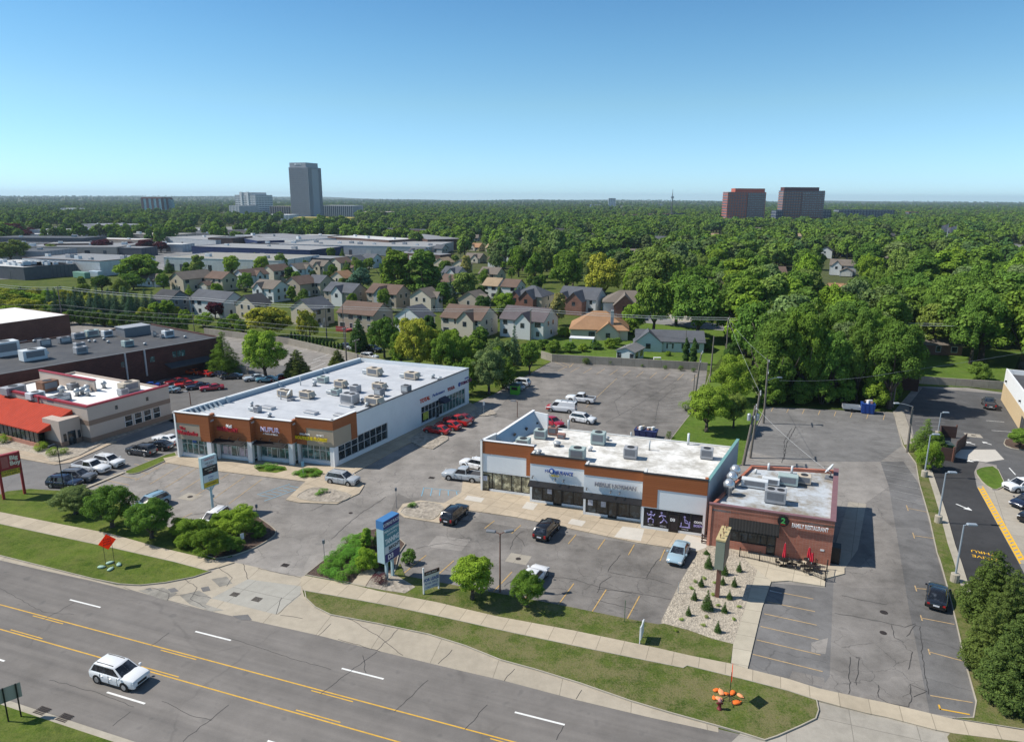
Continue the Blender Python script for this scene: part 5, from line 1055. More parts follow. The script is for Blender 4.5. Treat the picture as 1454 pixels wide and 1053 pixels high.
# body stations: x, half width, bottom, shoulder, centre top (fractions of length/width, metres of height); cabin: base x range, roof x range, belt z, roof z
CARS = {
 'suv':    dict(L=4.7, Wd=1.88, wb=0.30, r=0.375, st=[(-.5,.80,.42,.80,.95),(-.485,.92,.30,.98,1.06),(-.40,.99,.24,1.02,1.10),(-.1,1,.22,1.02,1.08),(.18,1,.22,1.02,1.10),(.34,.985,.23,1.03,1.12),(.44,.955,.25,1.01,1.08),(.486,.90,.28,.95,.99),(.5,.82,.34,.78,.81)],
                cab=(-.478,.265,-.375,.055,1.03,1.68,.92,.73), panes=((.05,.27),(.285,.60),(.615,.95)), rails=1),
 'sedan':  dict(L=4.75, Wd=1.83, wb=0.30, r=0.33, st=[(-.5,.78,.42,.76,.86),(-.48,.90,.28,.88,.96),(-.36,.98,.22,.90,.99),(-.1,1,.20,.90,.96),(.15,1,.20,.89,.95),(.33,.98,.22,.86,.94),(.43,.94,.24,.78,.86),(.482,.84,.27,.66,.72),(.5,.70,.34,.56,.60)],
                cab=(-.425,.235,-.22,.02,.90,1.45,.90,.66), panes=((.08,.485),(.50,.94)), rails=0),
 'coupe':  dict(L=4.75, Wd=1.85, wb=0.29, r=0.33, st=[(-.5,.82,.40,.72,.82),(-.48,.94,.30,.86,.92),(-.34,1,.24,.90,.95),(-.1,.98,.22,.86,.90),(.12,.98,.22,.84,.90),(.34,.98,.24,.84,.92),(.47,.93,.28,.76,.84),(.5,.84,.34,.66,.72)],
                cab=(-.36,.13,-.20,-.02,.86,1.30,.86,.64), panes=((.08,.92),), rails=0),
 'pickup': dict(L=5.75, Wd=1.98, wb=0.30, r=0.40, st=[(-.5,.86,.52,1.00,1.04),(-.49,.94,.40,1.10,1.12),(-.44,.98,.34,1.12,1.14),(-.1,1,.30,1.12,1.14),(.16,1,.30,1.12,1.16),(.34,.98,.32,1.10,1.20),(.46,.92,.36,1.02,1.12),(.5,.80,.42,.86,.92)],
                cab=(-.14,.20,-.115,.075,1.12,1.86,.92,.76), panes=((.05,.46),(.50,.93)), rails=0),
 'van':    dict(L=5.6, Wd=2.0, wb=0.31, r=0.37, st=[(-.5,.88,.46,1.2,1.2),(-.49,.97,.36,1.26,1.26),(-.3,1,.30,1.26,1.26),(.0,1,.28,1.26,1.26),(.24,1,.28,1.20,1.26),(.38,.97,.30,1.08,1.16),(.47,.90,.34,.96,1.02),(.5,.80,.40,.80,.86)],
                cab=(-.492,.345,-.485,.19,1.24,2.08,.93,.80), panes=((.74,.97),), rails=0),
}
def prototype(kind):
    d = CARS[kind]; L, Wd = d['L'], d['Wd']; hw = Wd/2; o = bpy.data.objects.new('car', None); col.objects.link(o)
    mb = MB(); rings = []
    for x, f, zb, zs, zt in d['st']:
        w_ = hw*f
        half = [(w_*.86,zb),(w_*.97,zb+.10),(w_,zb+(zs-zb)*.55),(w_*.985,zs-.07),(w_*.93,zs),(w_*.55,zt)]
        rings.append([(x*L,y,z) for y,z in half] + [(x*L,-y,z) for y,z in half[::-1]])
    mb.loft(rings)
    xa, xb, xc, xd, z1, z2, fb, fr = d['cab']
    xm0, xm1 = xc+(xa-xc)*.06, xd+(xb-xd)*.06
    def cr_(x0,x1,w_,z): return [(x0*L,-w_,z),(x1*L,-w_,z),(x1*L,w_,z),(x0*L,w_,z)]
    def cr8(r, bow, ext): a, b_, c, e = [Vector(v) for v in r]; m1 = a.lerp(b_,.5)+Vector((0,0,bow)); m2 = c.lerp(e,.5)+Vector((0,0,bow)); f_ = b_.lerp(c,.5)+Vector((ext,0,0)); k_ = e.lerp(a,.5)-Vector((ext,0,0)); return [tuple(v) for v in (a,m1,b_,f_,c,m2,e,k_)]
    zc = z2-.05
    C = [cr_(xa,xb,hw*fb,z1-.06), cr_(xm0,xm1,hw*(fr+.03),zc), cr_(xc+.012,xd-.012,hw*fr*.86,z2)]
    mb.loft([cr8(C[0],0,.10), cr8(C[1],.02,.06), cr8(C[2],.035,.03)])
    if kind == 'pickup':      # cut-in load bed: darker floor stands inside raised sides
        pass
    b = mb.build('body', PC['white'], o); smooth_by_angle(b, 38)
    A = [Vector(v) for v in C[0]]; B = [Vector(v) for v in C[1]]
    def panel(p0,p1,q0,q1,u0,u1,v0,v1,off,name,m=CGLASS):
        def pt(u,v): return p0.lerp(p1,u).lerp(q0.lerp(q1,u),v)
        n_ = (p1-p0).cross(q0-p0).normalized()*off
        mb = MB(); mb.quad(*[tuple(pt(u,v)+n_) for u,v in ((u0,v0),(u1,v0),(u1,v1),(u0,v1))]); return mb.build(name, m, o)
    v0 = .16
    for u0,u1 in d['panes'][:1]: panel(A[0],A[1],B[0],B[1],u0,d['panes'][-1][1],v0,.93,.007,'window_band',TRIM); panel(A[2],A[3],B[2],B[3],1-d['panes'][-1][1],1-u0,v0,.93,.007,'window_band',TRIM)
    for u0,u1 in d['panes']:
        panel(A[0],A[1],B[0],B[1],u0,u1,v0,.93,.012,'side_window'); panel(A[2],A[3],B[2],B[3],1-u1,1-u0,v0,.93,.012,'side_window')
    for u0, u1, a_, b_ in ((.06,.5,0,1),(.5,.94,1,2)):
        W0 = [A[1], A[1].lerp(A[2],.5)+Vector((.10,0,0)), A[2]]; W1 = [B[1], B[1].lerp(B[2],.5)+Vector((.06,0,0)), B[2]]
        if a_ == 0: mbw = MB()
        p0,p1,q0,q1 = W0[a_],W0[b_],W1[a_],W1[b_]; n_ = (p1-p0).cross(q0-p0).normalized()*.012
        f0,f1 = ((.10,1.0) if a_ == 0 else (0,.90))
        pt = lambda u,v: tuple(p0.lerp(p1,u).lerp(q0.lerp(q1,u),v)+n_)
        mbw.quad(pt(f0,.13),pt(f1,.13),pt(f1,.95),pt(f0,.95))
    mbw.build('windshield', CGLASS, o)
    panel(A[3]-Vector((.10,0,0)),A[0]-Vector((.10,0,0)),B[3]-Vector((.06,0,0)),B[0]-Vector((.06,0,0)),.09,.91,.30 if kind in('suv','van') else .16,.92,.012,'rear_window')
    wx = d['wb']*L; r = d['r']
    wheel = None
    for sx in (1,-1):
        for sy in (1,-1):
            mb = MB(); mb.cyl((sx*wx,sy*(hw-.12),r),(sx*wx,sy*(hw+.006),r),r*1.17,r*1.17,18); mb.build('wheel_arch', TRIM, o)
            mb = MB(); mb.cyl((sx*wx,sy*(hw-.2),r),(sx*wx,sy*(hw+.02),r),r,r,18); w_ = mb.build('wheel', TYRE, o)
            mb = MB(); mb.cyl((sx*wx,sy*(hw),r),(sx*wx,sy*(hw+.03),r),r*.64,r*.58,14); mb.build('rim', RIM, w_)
    S0, S1 = d['st'][-2], d['st'][-1]; xf = S1[0]*L; zf = S1[3]
    for sy in (1,-1):
        mb = MB(); y0, y1_ = sorted((sy*hw*.50, sy*hw*.905)); mb.bbox(S0[0]*L-.16, xf-.004, y0, y1_, zf-.03, zf+.115, .03); mb.build('headlight', HEADL, o)
        R0 = d['st'][0]; mb = MB(); y1 = hw*R0[1]; zz = R0[3]; hgt_ = .34 if kind in ('suv','van','pickup') else .16
        mb.bbox(-L/2-.012,-L/2+.10,min(sy*y1*.74,sy*y1*1.06),max(sy*y1*.74,sy*y1*1.06),zz-hgt_*.6,zz+hgt_*.4,.02); mb.build('taillight', TAILL, o)
        mb = MB(); mb.bbox(xb*L-.22,xb*L-.05,sy*hw*1.0,sy*(hw+.20),z1+.02,z1+.17,.02) if sy>0 else mb.bbox(xb*L-.22,xb*L-.05,sy*(hw+.20),sy*hw*1.0,z1+.02,z1+.17,.02); mb.build('mirror', PC['white'], o)
        if d['rails']: mb = MB(); mb.box(xc*L+.15,xd*L-.15,sy*hw*fr*.80-.02,sy*hw*fr*.80+.02,z2+.01,z2+.06); mb.build('roof_rail', TRIM, o)
    mb = MB(); mb.box(xf-.06,xf+.016,-hw*.46,hw*.46,zf-.26,zf-.05); mb.build('grille', TRIM, o)
    mb = MB(); mb.box(xf-.10,xf+.03,-hw*.66,hw*.66,S1[2]-.02,S1[2]+.10); mb.build('bumper', CHROME if kind in('coupe','pickup') else TRIM, o)
    mb = MB(); mb.box(-L/2-.03,-L/2+.1,-hw*.70,hw*.70,d['st'][0][2]-.04,d['st'][0][2]+.12); mb.build('bumper', CHROME if kind in('coupe','pickup') else TRIM, o)
    mb = MB(); mb.box(-L/2-.035,-L/2-.0,-.26,.26,d['st'][0][2]+.16,d['st'][0][2]+.30); mb.build('number_plate', PLATE, o)
    for sy in (1,-1):     # sills, cladding, door gaps, handles
        if kind != 'van':
            for x in (.16*L, -.03*L, -.22*L)[:2 if kind == 'coupe' else 3]: mb = MB(); mb.box(x-.012,x+.012,min(sy*hw*.97,sy*(hw+.004)),max(sy*hw*.97,sy*(hw+.004)),.36,.90 if z1 < 1 else 1.0); mb.build('door_gap', TRIM, o)
            for x in (.0*L, -.19*L)[:1 if kind == 'coupe' else 2]: mb = MB(); mb.box(x-.0,x+.16,min(sy*hw*.97,sy*(hw+.02)),max(sy*hw*.97,sy*(hw+.02)),z1-.20,z1-.165); mb.build('door_handle', CHROME, o)
        mb = MB(); mb.box(-wx+r*1.2,wx-r*1.2,sy*hw*.955-.03,sy*hw*.955+.03,d['st'][3][2]-.03,d['st'][3][2]+.10); mb.build('sill', TRIM, o)
    if kind == 'pickup':
        mb = MB(); mb.box(-L*.485,-L*.15,-hw*.80,hw*.80,1.125,1.150); mb.build('load_bed', mat('bed_liner',(0.05,0.05,0.055),0.8), o)
        for a_ in ((-L*.495,-L*.15,-hw*.95,-hw*.80),(-L*.495,-L*.15,hw*.80,hw*.95),(-L*.498,-L*.485,-hw*.795,hw*.795)): mb = MB(); mb.box(*a_,1.10,1.20); mb.build('bed_rail', PC['white'], o)
    if kind == 'van':
        for k in range(3): mb = MB(); x=-L*.42+k*L*.2; mb.box(x,x+.05,-hw*.75,hw*.75,2.12,2.16); mb.build('roof_rack', GALV, o)
        mb = MB(); mb.box(-L*.45,L*.02,-hw*.3,-hw*.05,2.165,2.22); mb.build('ladder', GALV, o)
    return o
PROTO = {}
def car(kind, tail, nose, colour, label, group=None, z=0.0, name=None, scale=1.0, cat=None, at_=None, rims=None):
    if kind not in PROTO: PROTO[kind] = prototype(kind); o = PROTO[kind]; 
    first = 'category' not in PROTO[kind].keys()
    o = PROTO[kind] if first else copy_tree(PROTO[kind])
    a, b = P(*tail, z), P(*nose, z); c = (a+b)/2
    o.location = (c.x, c.y, z); o.rotation_euler = (0,0,math.atan2(b.y-a.y, b.x-a.x)); o.scale = (scale,)*3
    nm = {'suv':'parked_suv','sedan':'parked_car','coupe':'classic_car','pickup':'pickup_truck','van':'cargo_van'}[kind]
    o.name = name or nm
    for k in ('group',):
        if k in o.keys(): del o[k]
    T(o, label, cat or {'suv':'suv','sedan':'car','coupe':'classic car','pickup':'pickup truck','van':'van'}[kind], group)
    for ch in o.children:
        if ch.name.split('.')[0] in ('body','bed_rail','mirror'):
            ch.material_slots[0].link = 'OBJECT'; ch.material_slots[0].material = PC[colour]
    return o
# white SUV driving on the road
q0, q1 = P(171, 964), RW(10, 0)
c_ = RC(q0)
o = car('suv', (140,958), (203,973), 'white', 'white crossover driving alone in the near lane of the road', None, 0.004, 'driving_suv')
o.rotation_euler = (0,0,R(RA))
GL = 'cars parked between the diner and the plaza'
car('suv',(73,689),(112,692),'navy','navy crossover parked closest to the lawn by the red-posted sign',GL, scale=.97)
car('suv',(92,681),(131,683),'grey','grey crossover between the navy one and the white pickup',GL)
car('pickup',(108,666),(154,672),'white','white pickup truck parked beside the diner drive',GL, scale=.95)
car('suv',(136,657),(175,664),'white','white crossover at the end of the row next to the white pickup',GL)
car('suv',(220,647),(183,642),'darkgrey','dark boxy minivan parked nose to the diner by the grass strip',GL)
car('sedan',(245,639),(207,635),'black','black sedan between the dark minivan and the white classic',GL)
car('coupe',(254,631),(222,625),'white','white finned classic car with a red interior beside the first shopfront',GL, scale=1.05)
car('suv',(465,682),(509,689),'silver','silver crossover standing by the stepped shop corner')
car('pickup',(686,684),(629,677),'silver','silver pickup truck half hidden by the white shop row')
car('suv',(692,668),(659,661),'white','white crossover half hidden behind the silver pickup')
GR = 'red cars along the plaza side wall'
car('sedan',(637,617),(604,612),'red','foremost red sedan in the row by the plaza side wall',GR)
car('sedan',(653,611),(621,605),'red','second red car in the row by the plaza side wall',GR)
car('pickup',(664,605),(634,599),'red','red pickup third in the row by the plaza side wall',GR, scale=.92)
car('sedan',(670,601),(640,595),'darkred','dark red sedan last in the row by the plaza side wall',GR)
car('suv',(635,745),(656,727),'black','black crossover parked at the shop walk near the stone bed')
car('suv',(766,769),(786,747),'black','black crossover parked at the shop walk before the black awnings')
car('sedan',(969,779),(957,803),'iceblue','light blue sedan facing out beside the gravel bed')
car('sedan',(748,836),(766,815),'white','white car half hidden by the small tree on the verge')
car('suv',(234,712),(196,729),'lightblue','light blue crossover behind the low trees of the plaza lot')
car('suv',(322,731),(287,757),'white','white car behind the dense shrubs of the planting island')
car('sedan',(1328,868),(1331,837),'black','black sedan parked alone in the side lot by the pines', scale=1.0)
car('pickup',(1408,587),(1399,568),'darkgrey','dark grey pickup by the beige wall')
car('suv',(1472,694),(1427,697),'white','white crossover in the drive-through queue')
car('sedan',(1474,712),(1438,722),'navy','navy sedan behind the white crossover in the queue')
car('suv',(1482,730),(1450,745),'black','black crossover last in the queue at the picture edge')
car('pickup',(846,573),(803,568),'white','white pickup in the rear lot behind the shop row')
v = car('van',(817,586),(777,582),'white','white cargo van with a red nose and a ladder rack')
mb = MB(); L_=5.6; mb.loft([[(x*L_,y*s,z) for y,z in ((.98*f,.42),(1.01*f,.7),(.96*f,zs_+.012),(.5*f,zt_+.02))]+[(x*L_,-y*s,z) for y,z in ((.5*f,zt_+.02),(.96*f,zs_+.012),(1.01*f,.7),(.98*f,.42))] for x,f,zs_,zt_,s in ((.30,.99,1.17,1.23,1.0),(.38,.97,1.08,1.16,1.0),(.47,.9,.96,1.02,1.0),(.497,.8,.82,.88,1.0))]); mb.build('red_hood', PC['red'], v)
car('suv',(810,596),(845,602),'white','white crossover with dark glass in front of the van')
car('sedan',(778,600),(793,606),'cherry','red car just showing past the sheeted roof screen')
car('suv',(755,549),(720,545),'white','white crossover behind the green donation bin')
car('sedan',(747,555),(713,550),'silver','pale sedan just behind the green donation bin')
car('suv',(518,497),(543,501),'black','black crossover in the walled back lot')
car('suv',(513,499),(494,496),'silver','silver crossover in the walled back lot by the pole')
car('sedan',(497,496),(483,492),'darkgrey','dark car at the far end of the walled back lot')
car('suv',(516,509),(533,511),'white','white vehicle just showing over the plaza back parapet')
GC = 'collector cars in the lot behind the plaza'
for t, n_, c, l in (((283,532),(262,530),'orange','orange classic coupe first in the back row by the hall'),((303,535),(280,531),'red','red low sports car next to the orange coupe'),((321,536),(299,531),'navy','dark blue classic behind the red sports car'),((342,537),(317,538),'black','black vintage car with a silver hood'),
    ((373,538),(350,541),'silver','silver convertible by the low wall'),((390,541),(369,542),'teal','teal classic coupe beside the silver convertible'),((407,538),(388,541),'darkred','dark red classic by the plaza parapet'),((261,543),(241,547),'darkred','maroon classic at the start of the middle row'),
    ((276,548),(254,550),'red','red muscle car between the maroon and the navy one'),((293,550),(269,553),'navy','navy muscle car with white stripes in the middle row'),((316,552),(286,555),'cherry','cherry red muscle car at the end of the middle row'),((221,550),(200,551),'blue','blue classic with white stripes behind the diner'),((251,557),(228,556),'lightblue','pale blue classic at the diner back corner'),((224,556),(205,555),'red','red classic half hidden behind the diner parapet')):
    car('coupe', t, n_, c, l, GC, scale=.98)
# ================================================================== SIGNS, POLES, FENCES, BINS
UPZ = Matrix(((1,0,0,0),(0,0,-1,0),(0,1,0,0),(0,0,0,1)))
def at(x, z, y=0.0): return Matrix.Translation((x, y, z)) @ UPZ
NAVYP = mat('navy_sign_panel', (0.035,0.035,0.16), 0.4, 0, 0.05); TEALP = mat('teal_sign_panel', (0.07,0.24,0.29), 0.4, 0, 0.06); WHP = mat('white_sign_panel', (0.60,0.64,0.66), 0.45, 0, 0.05)
PBLUE = mat('pale_blue_metal', (0.36,0.50,0.54), 0.5, 0, 0.06); MBLUE = mat('mid_blue_metal', (0.05,0.17,0.38), 0.5, 0, 0.05); REDP = mat('red_sign_panel', (0.30,0.025,0.03), 0.45, 0, 0.05)
YELP = mat('yellow_sign_panel', (0.55,0.40,0.03), 0.5, 0, 0.15, 3); BLKL = mat('black_letters', (0.02,0.02,0.02), 0.5); ORANGE = mat('orange_sign_fabric', (0.90,0.10,0.012), 0.6, 0, 0.05); CREAM = mat('cream_letters', (0.7,0.62,0.5), 0.5)
DWOOD = mat('weathered_pole_wood', (0.17,0.15,0.13), 0.85, 0, 0.2, 3); RUST = mat('rusty_brown_steel', (0.16,0.075,0.055), 0.7, 0, 0.1, 2)
# --- shop row pylon sign
b0, b1 = P(549.5,826), P(555.8,821); TLp, TRp = P(543.7,741,6.9), P(566.0,728,6.9)
u_ = ang(TLp, TRp); wd = (TRp-TLp).length
o = root('pylon_sign', (TLp.x, TLp.y, 0), 'tall blue and teal shopping plaza sign on two posts above the shrub bed', 'sign', None, u_)
for x in (0.75, wd-0.75): mb = MB(); mb.bbox(x-0.13,x+0.13,0.32,0.58,0,2.35,0.02); mb.build('post', PBLUE, o)
mb = MB(); mb.box(0,wd,0.0,0.9,2.3,6.02); mb.build('cabinet', PBLUE, o); mb = MB(); mb.box(-0.02,wd+0.02,-0.02,0.92,6.022,6.9); mb.build('cabinet_top', MBLUE, o)
for z0,z1,m in ((6.05,6.85,NAVYP),(5.1,5.98,TEALP),(4.15,5.05,TEALP),(3.3,4.1,WHP),(2.4,3.25,NAVYP)):
    mb = MB(); mb.box(0.1,wd-0.1,-0.05,-0.022,z0,z1); mb.build('face_panel', m, o)
lettering(o,'CITRINE PLAZA',at(wd/2,6.45,-0.06),0.46,WHL,0.01,sx=0.78); lettering(o,'MERLE NORMAN',at(wd/2,5.7,-0.06),0.36,WHL,0.01,sx=0.85); lettering(o,'COSMETICS',at(wd/2,5.3,-0.06),0.28,WHL,0.01)
lettering(o,'TANNING',at(wd/2,4.6,-0.06),0.78,WHL,0.01,bold=0.02,sx=0.6); lettering(o,'BRIGHT',at(wd/2+0.3,3.75,-0.06),0.5,BLKL,0.01,bold=0.01); lettering(o,'INSURANCE',at(wd/2,3.42,-0.06),0.2,BLUL,0.01); lettering(o,'D3',at(0.9,2.82,-0.06),0.7,WHL,0.01,bold=0.02)
# --- plaza pole sign
pb = P(302.7,727); hT = HGT(302.7,727,647); hB = HGT(302.7,727,690); TLp, TRp = P(291.4,652,hT), P(310.8,645.4,hT); u_ = ang(TLp,TRp); wd = 2.15
o = root('pole_sign', (pb.x,pb.y,0), 'grey single-pole tenant sign with a yellow bottom strip in the plaza lot', 'sign', None, u_)
mb = MB(); mb.cyl((0,0,0),(0,0,hB+0.1),0.17,0.14,12); mb.build('pole', PBLUE, o)
for s in (-1,1): mb = MB(); mb.tube([(0,0,hB-0.6),(s*0.7,0,hB+0.1)],0.08,8); mb.build('strut', PBLUE, o)
mb = MB(); mb.box(-wd/2,wd/2,-0.25,0.25,hB,hT); mb.build('cabinet', PBLUE, o)
HH = hT-hB
for f0,f1,m in ((.86,.98,WHP),(.70,.85,WHP),(.44,.69,BLACK),(.20,.43,WHP),(.03,.19,YELP)):
    mb = MB(); mb.box(-wd/2+.08,wd/2-.08,-.275,-.252,hB+HH*f0,hB+HH*f1); mb.build('face_panel', m, o)
for s, f, sz, m in (('HARMONY',.92,.36,REDL),('HAIR & NAIL',.80,.28,BLKL),('BOUTIQUE',.73,.2,REDL),('NUPUR INDIAN',.62,.26,CREAM),('CUISINE',.54,.24,CREAM),('SALE',.475,.2,REDL),('FITNESS',.33,.26,BLUL),('OPTICAL',.245,.2,BLKL),('FLORIST & EVENTS',.11,.2,BLKL)): lettering(o,s,at(0,hB+HH*f,-.282),sz,m,.008,sx=.8)
mb = MB(); mb.bbox(0.12,0.34,-0.1,0.1,1.9,2.3,0.02); mb.build('meter_box', GALV, o)
# --- red diner sign on two red posts
p0, p1 = P(6,709.5), P(35.5,701.5); u_ = ang(p0,p1); wd = (p1-p0).length; hT = HGT(35.5,701.5,641); hM = HGT(35.5,701.5,662.5); hL = HGT(35.5,701.5,671)
o = root('diner_sign', (p0.x,p0.y,0.1), 'red diner sign with white script on two red posts', 'sign', None, u_)
for x in (0,wd): mb = MB(); mb.box(x-0.14,x+0.14,-0.14,0.14,0,hT); mb.build('post', REDP, o)
mb = MB(); mb.box(0.15,wd-0.15,-0.28,0.28,hM,hT-0.02); mb.build('cabinet', REDP, o); mb = MB(); mb.box(0.15,wd-0.15,-0.2,0.2,hL,hM-0.08); mb.build('message_board', YELP, o)
lettering(o,'Big',at(wd*.72,(hM+hT)/2+.42,-.30),.75,CREAM,.02,bold=.03); lettering(o,'Boy',at(wd*.76,(hM+hT)/2-.3,-.30),.75,CREAM,.02,bold=.03)
mb = MB(); mb.box(wd*.12,wd*.45,-.3,-.282,hM+.3,hT-.3); mb.build('blank_emblem', mat('dusty_red_panel',(0.36,0.10,0.09),0.5,0,0.2,3), o)
lettering(o,'NOW HIRING ALL',at(wd/2,hL+(hM-hL)*.68,-.21),.36,BLKL,.01,sx=.9); lettering(o,'SHIFTS APPLY',at(wd/2,hL+(hM-hL)*.25,-.21),.36,BLKL,.01,sx=.9)
# --- orange roadwork sign on stilts
q = P(157,803,0.1); hS = HGT(157,803,769); u_ = ang(P(149.4,806),P(165,800.5))
_nt = ORANGE.node_tree; _t = _nt.nodes.new('ShaderNodeBsdfTranslucent'); _t.inputs[0].default_value = (.95,.11,.015,1); _m = _nt.nodes.new('ShaderNodeMixShader'); _m.inputs[0].default_value = .5; _nt.links.new(_nt.nodes['Principled BSDF'].outputs[0],_m.inputs[1]); _nt.links.new(_t.outputs[0],_m.inputs[2]); _nt.links.new(_m.outputs[0],_nt.nodes['Material Output'].inputs[0])
o = root('roadwork_sign', (q.x,q.y,0.1), 'orange diamond roadwork sign on black stilts in the grass verge', 'traffic sign', None, u_)
mb = MB(Matrix.Translation((0,0,hS)) @ Matrix.Rotation(R(45),4,'Y')); mb.bbox(-.62,.62,-.015,.015,-.62,.62,.006); mb.build('panel', ORANGE, o)
for s,z in (('ROAD',.3),('WORK',.02),('AHEAD',-.26)): lettering(o,s,at(0,hS+z,-.03),.3,BLKL,.005,sx=.9)
for x in (-.42,.42): mb = MB(); mb.tube([(x,.03,0),(x,.03,hS-.35)],.022,6); mb.build('stilt', BLACK, o)
mb = MB(); mb.tube([(-.42,-.5,.05),(-.42,.5,.05)],.03,6); mb.tube([(.42,-.5,.05),(.42,.5,.05)],.03,6); mb.build('foot_rail', BLACK, o)
SB = mat('pale_green_sandbag',(0.30,0.44,0.36),0.8,0,0.15,4); OB2 = mat('faded_orange_sandbag',(0.72,0.30,0.13),0.8,0,0.3,6); OB = mat('orange_sandbag',(0.78,0.16,0.02),0.75,0,0.25,5)
def sandbag(p, a, m, label, group, s=1.0):
    q = P(p[0],p[1],.1); o = root('sandbag',(q.x,q.y,.1),label,'sandbag',group,a); mb = MB()
    mb.loft([[(x*s,y*w_*s,.1*s+z*w_*s) for y,z in ((-.2,-.08),(0,-.1),(.2,-.08),(.24,.0),(.16,.09),(-.16,.09),(-.24,0))] for x,w_ in ((-.36,.5),(-.24,.95),(0,1.05),(.22,.9),(.34,.55))]); mb.build('bag', m, o, True)
    mb = MB(); mb.tube([(.34*s,0,.1*s),(.44*s,.02,.14*s)],.05*s,6); mb.build('tied_neck', m, o)
for i,(p,l) in enumerate((((144,805.5),'pale green sandbag under the road side of the orange diamond sign'),((156,799.5),'pale green sandbag behind the stilts of the orange diamond sign'),((157,808.5),'pale green sandbag in front of the diamond sign stilts'),((169,802),'pale green sandbag nearest the shadow of the diamond sign'))): sandbag(p,40*i,SB,l,'sandbags of the diamond sign')
# --- sign seen edge on with orange sandbags, hydrant
q = P(1036,994,.1); hS = HGT(1036,994,955)
o = root('roadwork_sign',(q.x,q.y,.1),'orange roadwork sign turned edge on over orange sandbags','traffic sign',None,ang((0,0),q)+2)
mb = MB(Matrix.Translation((0,0,hS)) @ Matrix.Rotation(R(45),4,'Y')); mb.bbox(-.6,.6,-.012,.012,-.6,.6,.005); mb.build('panel', ORANGE, o)
for x in (-.1,.1): mb = MB(); mb.tube([(x,.03,0),(x,.03,hS)],.022,6); mb.build('stilt', BLACK, o)
for a in (20,110,200,290): mb = MB(); mb.tube([(0,0,.45),(math.cos(R(a))*.8,math.sin(R(a))*.8,.03)],.025,6); mb.build('leg', BLACK, o)
for i,(p,l) in enumerate((((1017,980),'orange sandbag farthest from the hydrant side of the sign'),((1024,983.5),'orange sandbag touching the torn pale one'),((1031,985),'faded orange sandbag beside the sign legs'),((1040,984),'pinkish orange sandbag against the sign legs'),((1051,988),'orange sandbag on the lot side of the sign legs'),((1045.5,998),'orange sandbag nearest the road by the sign'),((1014,991),'orange sandbag just behind the hydrant'),((1021,992.5),'bright orange sandbag leaning on the hydrant'))): sandbag(p,70*i+20,(OB,OB2)[i%3==1],l,'orange sandbags by the hydrant',(.75,.95,.62,.85)[i%4])
q = P(1021.5,1006,.1); o = root('fire_hydrant',(q.x,q.y,.1),'dark red fire hydrant with a pinkish bonnet in the verge','fire hydrant')
HYD = mat('dark_red_hydrant',(0.17,0.02,0.025),0.5,0,0.15,4)
mb = MB(); mb.lathe([(.2,0),(.2,.06),(.13,.08),(.13,.6),(.17,.62),(.17,.68)],12); mb.build('barrel',HYD,o,True); mb = MB(); mb.lathe([(.17,.682),(.16,.78),(.08,.88),(.05,.95)],12); mb.build('bonnet',mat('pink_bonnet',(0.42,0.19,0.18),0.6),o,True)
for a in (0,180): mb = MB(); c_,s_ = math.cos(R(a)),math.sin(R(a)); mb.cyl((c_*.1,s_*.1,.5),(c_*.25,s_*.25,.5),.07,.07,8); mb.build('outlet',HYD,o)
# --- restaurant box sign on a brown post
q = P(1018,848); hT = HGT(1018,848,764); hB = HGT(1018,848,806)
o = root('box_sign',(q.x,q.y,.11),'weathered tan box sign on a brown post over the gravel bed','sign',None,64)
mb = MB(); mb.box(-.18,.18,-.2,.2,0,hB); mb.build('post',RUST,o); SAGE = mat('sage_sign_metal',(0.20,0.225,0.18),0.6,0,0.08); TANM = mat('tan_sign_metal',(0.46,0.37,0.19),0.7,0,0.2,2)
mb = MB(); mb.box(-.6,2.6,-.42,.42,hB,hT-.15); mb.build('cabinet',SAGE,o); mb = MB(); mb.box(-.64,2.64,-.46,.46,hT-.148,hT); mb.build('cap',TANM,o)
mb = MB(); mb.box(-.4,2.4,-.45,-.422,hB+.15,hT-.3); mb.build('face_panel',mat('brownish_face',(0.22,0.15,0.11),0.6,0,0.2,2),o)
for x,y in ((-.2,.1),(.4,-.1),(1.2,.1),(1.9,-.1),(2.3,.15)): mb = MB(); mb.tube([(x,y,hT),(x,y,hT+.3)],.03,5); mb.box(x-.07,x+.07,y-.05,y+.05,hT+.25,hT+.4); mb.build('lamp_bracket',RUST,o)
# --- for lease sign and small edge-on sign, signs by the near road edge
q = P(602,843,.1); q2 = P(623,835,.1); u_ = ang(q,q2); wd = (q2-q).length
o = root('for_lease_sign',(q.x,q.y,.1),'white and blue for lease board with a dark top strip in the verge','sign',None,u_)
h0 = HGT(602,843,838); h1 = HGT(602,843,818); h2 = HGT(602,843,806)
mb = MB(); mb.box(-.08,.06,-.05,.05,0,h2); mb.build('post',WHITE,o); mb = MB(); mb.box(wd-.06,wd+.06,-.05,.05,0,h1); mb.build('post',WHITE,o)
mb = MB(); mb.box(.062,wd-.062,-.04,.04,h0,h1-.0); mb.build('board',WHP,o); mb = MB(); mb.box(.1,wd+.1,-.06,.05,h1+.003,h1+.38); mb.build('header',mat('dark_header',(0.05,0.03,0.028),.6),o)
lettering(o,'AVAILABLE',at(wd/2,h1+.2,-.07),.26,WHP,.005); lettering(o,'FOR LEASE',at(wd/2,h0+(h1-h0)*.66,-.05),.46,BLUL,.006,bold=.015,sx=.8); lettering(o,'RETAIL SPACE',at(wd/2,h0+(h1-h0)*.40,-.05),.28,BLUL,.006,sx=.85); lettering(o,'555-0142' if False else 'CALL NOW',at(wd/2,h0+(h1-h0)*.15,-.05),.32,BLUL,.006,sx=.8)
